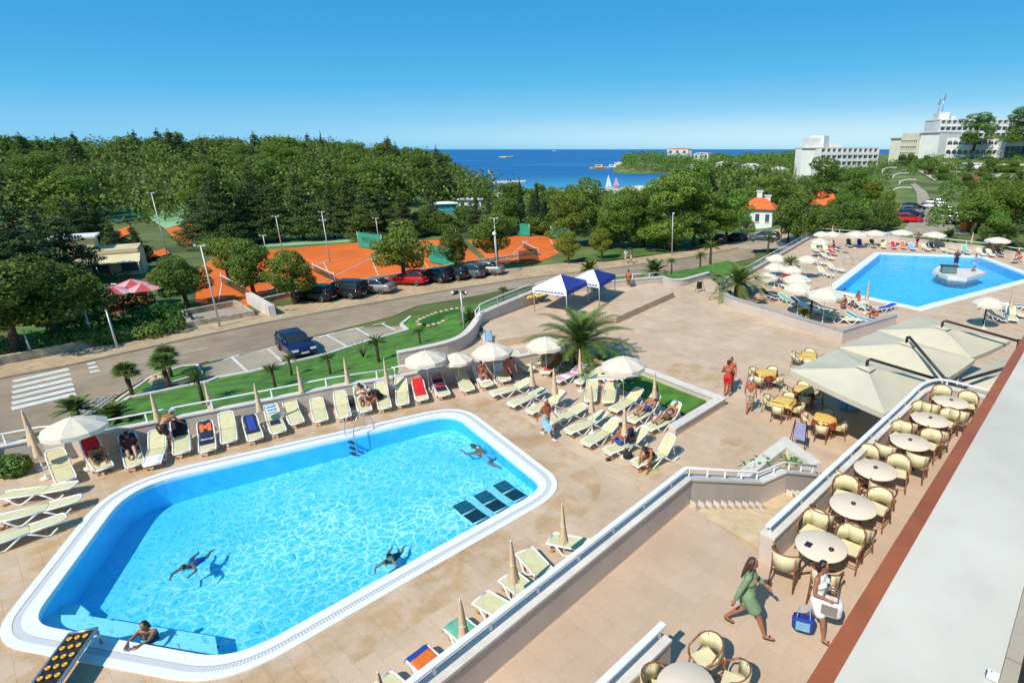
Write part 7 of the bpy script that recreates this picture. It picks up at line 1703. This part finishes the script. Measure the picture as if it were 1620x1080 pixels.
def person(label,loc,rz,kind,skin='skin',fem=False,hair='hairdk',style='short',wear=(),b=0,sc=1.,vox=.011,hat=None,J=None,group=None,face=True):
    J=J or pose(kind,b); t=thing('person',label,'person',loc,rz,group,sc)
    capsules_mesh('body',body_parts(J,fem),M[skin],vox,t)
    x,f,u=facing(J); q=J['q']; h=J['hed']; Q=lambda v:q@V(v)
    hr=[('e',h+Q((0,-.018,.035)),(.084,.092,.088),q),('c',h+Q((0,-.06,-.01)),.06,h+Q((0,-.065,-.06)),.045)]
    if style=='long':
        for i in range(-2,3): hr.append(('c',h+Q((.028*i,-.065,.02)),.04,h+Q((.033*i,-.085,-.15)),.035)); hr.append(('c',h+Q((.033*i,-.085,-.15)),.035,h+Q((.03*i,-.095,-.34)),.022))
        for s in (-1,1): hr.append(('c',h+Q((.07*s,-.01,.04)),.03,h+Q((.085*s,0,-.16)),.026))
    elif style=='bun': hr.append(('e',h+Q((0,-.10,.06)),(.05,.05,.05)))
    elif style=='bob': hr+= [('c',h+Q((.06*s,-.03,.03)),.045,h+Q((.07*s,-.04,-.10)),.035) for s in (-1,1)]
    capsules_mesh('hair',hr,M[hair],.011,t,2)
    if hat: 
        capsules_mesh('cap',[('e',h+Q((0,-.01,.05)),(.088,.10,.075),q),('e',h+Q((0,.09,.035)),(.07,.07,.012),q)],M[hat],.009,t,1)
    if face:
        for s in (-1,1): MB().ball(tuple(h+Q((.031*s,.086,.012))),(.012,.007,.008),8).build('eye',M['rubber'],t)
        MB().ball(tuple(h+Q((0,.086,-.062))),(.024,.006,.007),8).build('mouth',M['maroon'],t)
    for wr in wear:
        k=wr[0]; c=wr[1]; pr=[]
        if k in('shorts','trunks','briefs'):
            e=.018; fr={'shorts':.85,'trunks':.5,'briefs':.10}[k]
            pr+=[('c',J['pel']-x*.065+u*.03,.105+e,J['pel']+x*.065+u*.03,.105+e)]
            for s in 'LR': pr+=[('c',J['hip'+s],.09+e,J['hip'+s].lerp(J['kne'+s],fr),.076+e if fr>.2 else .088+e),('e',J['hip'+s]-f*.05,(.095,.095,.09))]
            nm='shorts' if k!='briefs' else 'swim_briefs'
        elif k=='bikini':
            for s in (-1,1): pr.append(('e',J['che']+x*.075*s+f*.09+u*.02,(.066,.06,.06)))
            pr.append(('c',J['che']-x*.08+u*.02,.10,J['che']+x*.08+u*.02,.10)); nm='bikini_top'
        elif k=='top':
            pr+=[('c',J['pel']+u*.02,.125,J['che'],.125),('c',J['che']-x*.075,.115,J['che']+x*.075,.115),('c',J['che']+u*.1-x*.08,.09,J['che']+u*.1+x*.08,.09)]+[('e',J['che']+x*.075*s+f*.085+u*.02,(.066,.066,.07)) for s in (-1,1)]; nm='top'
        elif k=='swimsuit':
            pr+=[('c',J['pel']-x*.05,.115,J['pel']+x*.05,.115),('c',J['pel'],.12,J['che'],.122),('c',J['che']-x*.07,.108,J['che']+x*.07,.108)]; nm='swimsuit'
        elif k=='shirt':
            pr+=[('c',J['pel']+u*.02,.135,J['che'],.13),('c',J['che']-x*.075,.12,J['che']+x*.075,.12),('c',J['shoL']+x*.02,.072,J['shoR']-x*.02,.072)]
            for s in 'LR': pr.append(('c',J['sho'+s],.068,J['sho'+s].lerp(J['elb'+s],.7),.062))
            nm='shirt'
        elif k=='dress':
            hem=.62
            pr+=[('c',J['pel']+u*.05,.135,J['che'],.128),('c',J['che']-x*.075,.118,J['che']+x*.075,.118),('c',J['shoL']+x*.02,.07,J['shoR']-x*.02,.07),('c',J['pel']-x*.05,.14,J['pel']+x*.05,.14)]
            for s in 'LR': pr+=[('c',J['sho'+s],.066,J['elb'+s],.06),('c',J['elb'+s],.058,J['elb'+s].lerp(J['wri'+s],.75),.05),('c',J['hip'+s],.13,J['hip'+s].lerp(J['kne'+s],.62),.135),('c',J['hip'+s].lerp(J['kne'+s],.35),.13,(J['hipL']+J['hipR'])/2*.38+(J['kneL']+J['kneR'])/2*.62,.12)]
            nm='dress'
        elif k=='skirt':
            pr+=[('c',J['pel']-x*.06+u*.04,.125,J['pel']+x*.06+u*.04,.125)]
            for s in 'LR': pr.append(('c',J['hip'+s],.125,J['hip'+s].lerp(J['kne'+s],.6),.125))
            pr.append(('c',J['pel'],.13,(J['kneL']+J['kneR'])/2*.55+J['pel']*.45,.13)); nm='skirt'
        elif k=='shoes':
            for s in 'LR': capsules_mesh('shoe',[('c',J['ank'+s]-V((0,0,.02)),.045,J['toe'+s],.034)],M[c],.011,t,1)
            continue
        elif k=='sandals':
            for s in 'LR':
                a=J['ank'+s].copy();b_=J['toe'+s].copy(); d=(b_-a); 
                capsules_mesh('sandal',[('c',a-V((0,0,.058))-d*.15,.016,b_-V((0,0,.018))+d*.12,.016),('c',a-V((0,0,.058))+V((.02,0,0)),.016,b_-V((0,0,.018))+V((.02,0,0)),.016),('c',a-V((0,0,.058))-V((.02,0,0)),.016,b_-V((0,0,.018))-V((.02,0,0)),.016),('c',a.lerp(b_,.55)+V((.03,0,.02)),.012,a.lerp(b_,.55)+V((-.03,0,.02)),.012)],M[c],.009,t,1)
            continue
        capsules_mesh(nm,pr,M[c],.013,t,3)
    return t
def hd(a,b,z=0):
    A=P(*a,z);B=P(*b,z); d=B-A; return math.atan2(d.y,d.x)-PI/2
def at(px,z=0): p=P(*px,z); return (p.x,p.y,z)
gw=person('long haired woman in a sage green dress striding across the terrace',at((1180,997),TZ),hd((1150,988),(1213,1004),TZ),'walk',fem=True,style='long',hair='hairbr',wear=(('dress','sage'),('sandals','black')),vox=.009,sc=1.0)
ww=person('dark haired woman in a white top and skirt carrying a beach bag',at((1287,1002),TZ),hd((1275,990),(1302,1010),TZ)+.25,'carry',fem=True,style='bob',wear=(('top','white2'),('skirt','white2'),('sandals','black')),vox=.009,sc=1.0)
p=Vector(ww.location); wd_=Vector((math.cos(ww.rotation_euler.z),math.sin(ww.rotation_euler.z),0)); wf=Vector((-wd_.y,wd_.x,0))
def tote(label,pos,rz,s,m_,m2=None):
    t=thing('beach_bag',label,'bag',tuple(pos),rz); m=MB(); n=14; vs=[];fs=[]
    for i,(z,k) in enumerate(((0,.8),(.05,1),(.3,1.05),(.38,.95))):
        for j in range(n): a=2*PI*j/n; c_1=math.cos(a);s_1=math.sin(a); vs.append((math.copysign(abs(c_1)**.6,c_1)*.24*k*s,math.copysign(abs(s_1)**.6,s_1)*.09*k*s,z*s))
    for i in range(3):
        for j in range(n): fs.append((i*n+j,i*n+(j+1)%n,(i+1)*n+(j+1)%n,(i+1)*n+j))
    fs.append(tuple(range(n-1,-1,-1))); m.add(vs,fs,0,True); m.build('bag_body',M[m_],t,'open')
    if m2: MB().box((0,-.1*s,.18*s),(.3*s,.02,.22*s)).build('front_pocket',M[m2],t)
    for sgn in (-1,1): MB().tube(smooth_line([(-.14*s,sgn*.07*s,.37*s),(-.1*s,sgn*.04*s,.60*s),(.1*s,sgn*.04*s,.60*s),(.14*s,sgn*.07*s,.37*s)],4),.011,5).build('handle',M[m2 or m_],t)
    return t
tote('white and silver shoulder bag held by the woman in white',p+V((.16,-.20,.66)),ww.rotation_euler.z+PI/2+.2,.95,'white2','silver')
tote('bright blue beach bag with a printed pocket carried behind the woman in white',p+V((-.27,-.12,.22)),ww.rotation_euler.z+PI/2+.3,.85,'blue','sky')
person('sunburnt man in red swim shorts seen from behind on the plaza',at((1150,627)),hd((1150,627),(1156,605)),'hands','skin3',wear=(('trunks','red'),),hair='hairdk',sc=1.06)
person('person half hidden beyond the man in red swim shorts',at((1155,617)),hd((1155,617),(1150,630)),'stand','skin3',fem=True,style='bun',wear=(('bikini','red'),('briefs','red')),sc=.98)
person('man in khaki shorts and a white cap walking away on the plaza',at((1185,653)),hd((1185,653),(1188,636)),'amble','skin3',wear=(('shorts','khaki'),),hair='hairgr',hat='white2',sc=.98)
wm=person('grey haired bare chested man walking with a blue towel by the loungers',at((866,692)),hd((858,690),(876,696)),'walk','skin3',wear=(('shorts','khaki'),('shoes','white2')),hair='hairgr',sc=1.0)
pw=Vector(wm.location); a=wm.rotation_euler.z; m=MB(); rr=random.Random(8)
for i in range(7):
    for j in range(5): m.v.append((-.12+.045*j+rr.uniform(-.01,.01),.02+.07*i,1.0-.05*i-.035*j*j*.5+rr.uniform(-.01,.01)))
m.f=[(5*i+j,5*i+j+1,5*i+6+j,5*i+5+j) for i in range(6) for j in range(4)]; m.m=[0]*24; m.sm=[True]*24
o=m.build('towel',M['sky'],None,'open',pw+Vector((math.cos(a)*.3,math.sin(a)*.3,0))); o.rotation_euler=(0,0,a); tag(o,'blue towel carried by the grey haired walking man','towel')
def onl(key,label,kind='recline',off=0,turn=0,**k):
    loc,ang,dg=LG[key]; u=Vector((math.cos(ang+PI/2),math.sin(ang+PI/2),0)); 
    if kind=='recline': return person(label,tuple(loc),ang,kind,b=R(dg),**k)
    r=Vector((u.y,-u.x,0)); return person(label,tuple(loc+u*off+r*k.pop('sx',0)),ang+turn,kind,**k)
onl('e5','man with grey hair and blue shorts lying on a raised lounger',skin='skin',hair='hairgr',wear=(('trunks','blue'),))
onl('e6','woman in a pale blue bathing cap lying on a raised lounger',skin='skin',fem=True,hair='hairgr',hat='sky',wear=(('bikini','navy'),('briefs','navy')))
onl('d6','man in blue swim shorts sitting under the thick folded parasol','sit',-.25,PI/2,skin='skin',wear=(('trunks','blue'),),sx=-.05)
onl('d6','dark haired woman behind the man in blue shorts under the folded parasol','lean',.25,PI/2,skin='skin3',fem=True,wear=(('swimsuit','navy'),),sx=0)
onl('d7','tanned woman leaning forward on the lounger nearest the terrace corner','lean',-.3,PI+.5,skin='skin',fem=True,style='bob',wear=(('briefs','black'),('bikini','black')))
person('man in a white cap and black shorts bending over a lounger by the lawn wall',at((266,712)),hd((266,712),(285,702)),'bend','skin',wear=(('trunks','black'),),hat='white2',hair='hairgr',sc=1.05)
onl('a1','woman with dark hair sitting hunched on the red towel lounger','lean',-.1,PI,skin='skin',fem=True,wear=(('swimsuit','olive'),))
onl('a2','sunbather curled up under a dark towel beside the red one',skin='skin2',wear=(('shorts','navy'),('shirt','maroon')))
onl('a12','woman in a white bikini lying on the green and orange towel',skin='skin',fem=True,style='bun',wear=(('bikini','white2'),('briefs','white2')))
onl('a13','grey haired man leaning towards the woman in a white bikini','lean',.1,PI-.9,skin='skin3',hair='hairgr',wear=(('shirt','black'),('trunks','black')),sx=-.12)
onl('a18','heavy tanned man sitting upright on a white towel by the wall','sit',0.05,PI,skin='skin3',hair='hairgr',wear=(('trunks','grey'),))
person('tanned woman standing in the shade of the second open parasol',at((803,603)),hd((803,603),(815,610)),'bend','skin3',fem=True,wear=(('bikini','rust'),('briefs','rust')),sc=1.0)
# swimmers
def swim(label,px,to,kind='swim',z=-.115,**k): k.setdefault('sc',.82); return person(label,at(px,z),hd(px,to,z),kind,face=False,**k)
swim('dark haired boy in blue shorts swimming in the middle of the near pool',(300,888),(288,905),wear=(('trunks','blue'),))
swim('swimmer with dark hair near the long edge of the near pool',(616,880),(607,902),skin='skin2',wear=(('trunks','black'),))
person('swimmer in light blue shorts under water near the far corner of the pool',at((762,712),-.15),hd((766,712),(744,706),-.15),'swim','skin',wear=(('trunks','sky'),),face=False)
person('woman with dark hair resting one arm on the near pool edge',at((233,1000),-.02),hd((233,1000),(216,1020)),'float','skin',fem=True,style='bob',wear=(('swimsuit','navy'),),face=False)
swim('swimmer at the left end of the far pool',(1330,457),(1345,459),wear=(('trunks','navy'),)); swim('swimmer close to the island in the far pool',(1487,437),(1470,438),wear=(('trunks','navy'),)); swim('child swimming at the ladder of the far pool',(1352,424),(1362,428),sc=.8,wear=(('trunks','navy'),))
person('person in a dark blue suit standing on the pool island',at((1511,424),.28),R(150),'stand','skin',wear=(('shirt','navy'),('shorts','navy')),vox=.016); person('child in a light blue dress standing on the pool island',at((1540,429),.28),R(200),'hands','skin',fem=True,sc=.95,wear=(('dress','sky'),),vox=.016)
person('sunburnt man in dark shorts standing behind the far pool',at((1450,391)),R(30),'stand','skin3',wear=(('trunks','navy'),),vox=.016,sc=1.02)
person('pink skinned man sitting up behind the planter at the far pool',at((1356,487)),R(110),'sit','skin3',wear=(('trunks','maroon'),),vox=.014,sc=1.05); person('woman sitting bent left of the pink skinned man',at((1333,490)),R(-20),'lean','skin3',fem=True,wear=(('swimsuit','maroon'),),vox=.014)
person('sunbather sitting at the planter corner near the lime towel',at((1386,508)),R(60),'lean','skin3',wear=(('trunks','rust'),),vox=.014)
person('person with a red towel sitting among the left parasols of the far terrace',at((1246,446)),R(80),'lean','skin3',wear=(('shirt','red'),),vox=.016); person('person in red under the parasols at the road side rail',at((1318,398)),R(60),'sit','skin3',wear=(('shirt','maroon'),),vox=.016)
person('left one of the tanned pair under the white parasol at the far wall',at((1562,402)),R(170),'sit','skin3',wear=(('trunks','orange'),),vox=.016); person('right one of the tanned pair under the white parasol at the far wall',at((1575,403)),R(190),'sit','skin3',fem=True,wear=(('swimsuit','rust'),),vox=.016)
person('tanned person lying by the far pool at the right picture edge',at((1612,410)),R(120),'lean','skin3',wear=(('trunks','rust'),),vox=.016)
q=P(988,455,1.0); person('tanned person sitting on the wall behind the canopies facing the road',(q.x+.3,q.y+2.2,.72),0,'sit','skin3',wear=(('trunks','rust'),),vox=.016)
person('pedestrian on the far pavement left one of two',(*P(990,416,-1.98)[:2],-1.98),R(60),'walk','skin',wear=(('shirt','white2'),('shorts','khaki')),vox=.016); person('pedestrian on the far pavement right one of two',(*P(999,417,-1.98)[:2],-1.98),R(60),'walk','skin',fem=True,wear=(('swimsuit','olive'),('skirt','khaki')),vox=.016)
# ---------------------------------------------------------------- light, camera
el=R(48); saz=R(28)
d=Vector((math.sin(saz)*math.cos(el),math.cos(saz)*math.cos(el),-math.sin(el)))
L=bpy.data.lights.new('sun','SUN'); L.energy=4.9; L.angle=R(.55); L.color=(1,.935,.82)
so=bpy.data.objects.new('sun',L); so.rotation_euler=d.to_track_quat('-Z','Y').to_euler(); so.location=(0,0,60); link(so)
w=bpy.data.worlds.new('World'); sc.world=w; w.use_nodes=True; nt=w.node_tree
bg=nt.nodes['Background']; sk=nt.nodes.new('ShaderNodeTexSky'); sk.sky_type='NISHITA'; sk.sun_disc=False
sk.sun_elevation=el; sk.sun_rotation=R(208); sk.altitude=0; sk.air_density=1.0; sk.dust_density=.35; sk.ozone_density=3.0
sp=nt.nodes.new('ShaderNodeSeparateColor'); nt.links.new(sk.outputs[0],sp.inputs[0])
dv=nt.nodes.new('ShaderNodeMath'); dv.operation='MULTIPLY'; dv.inputs[1].default_value=.1; nt.links.new(sp.outputs[0],dv.inputs[0])
sky=ramp(nt,dv.outputs[0],[(.08,(.035,.22,.50)),(.235,(.050,.34,.70)),(.41,(.105,.47,.81)),(.59,(.26,.60,.86)),(.72,(.50,.77,.90)),(.95,(.9,.92,.92))])
sc_=nt.nodes.new('ShaderNodeVectorMath'); sc_.operation='SCALE'; sc_.inputs['Scale'].default_value=10.7; nt.links.new(sky,sc_.inputs[0])
nt.links.new(sc_.outputs[0],bg.inputs[0]); bg.inputs[1].default_value=.10
cam=bpy.data.cameras.new('camera'); co=bpy.data.objects.new('camera',cam); link(co); sc.camera=co
co.location=(0,0,H); co.rotation_euler=(PI/2-PT_,0,0)
cam.sensor_width=36; cam.lens=F/1620*36; cam.shift_x=-(CX-810)/1620; cam.shift_y=0
cam.clip_start=.1; cam.clip_end=100000
sc.view_settings.view_transform='Standard'; sc.view_settings.look='None'; sc.view_settings.exposure=0
sc.render.engine='CYCLES'; sc.cycles.transparent_max_bounces=12

bpy.data.scenes.remove(TMP)
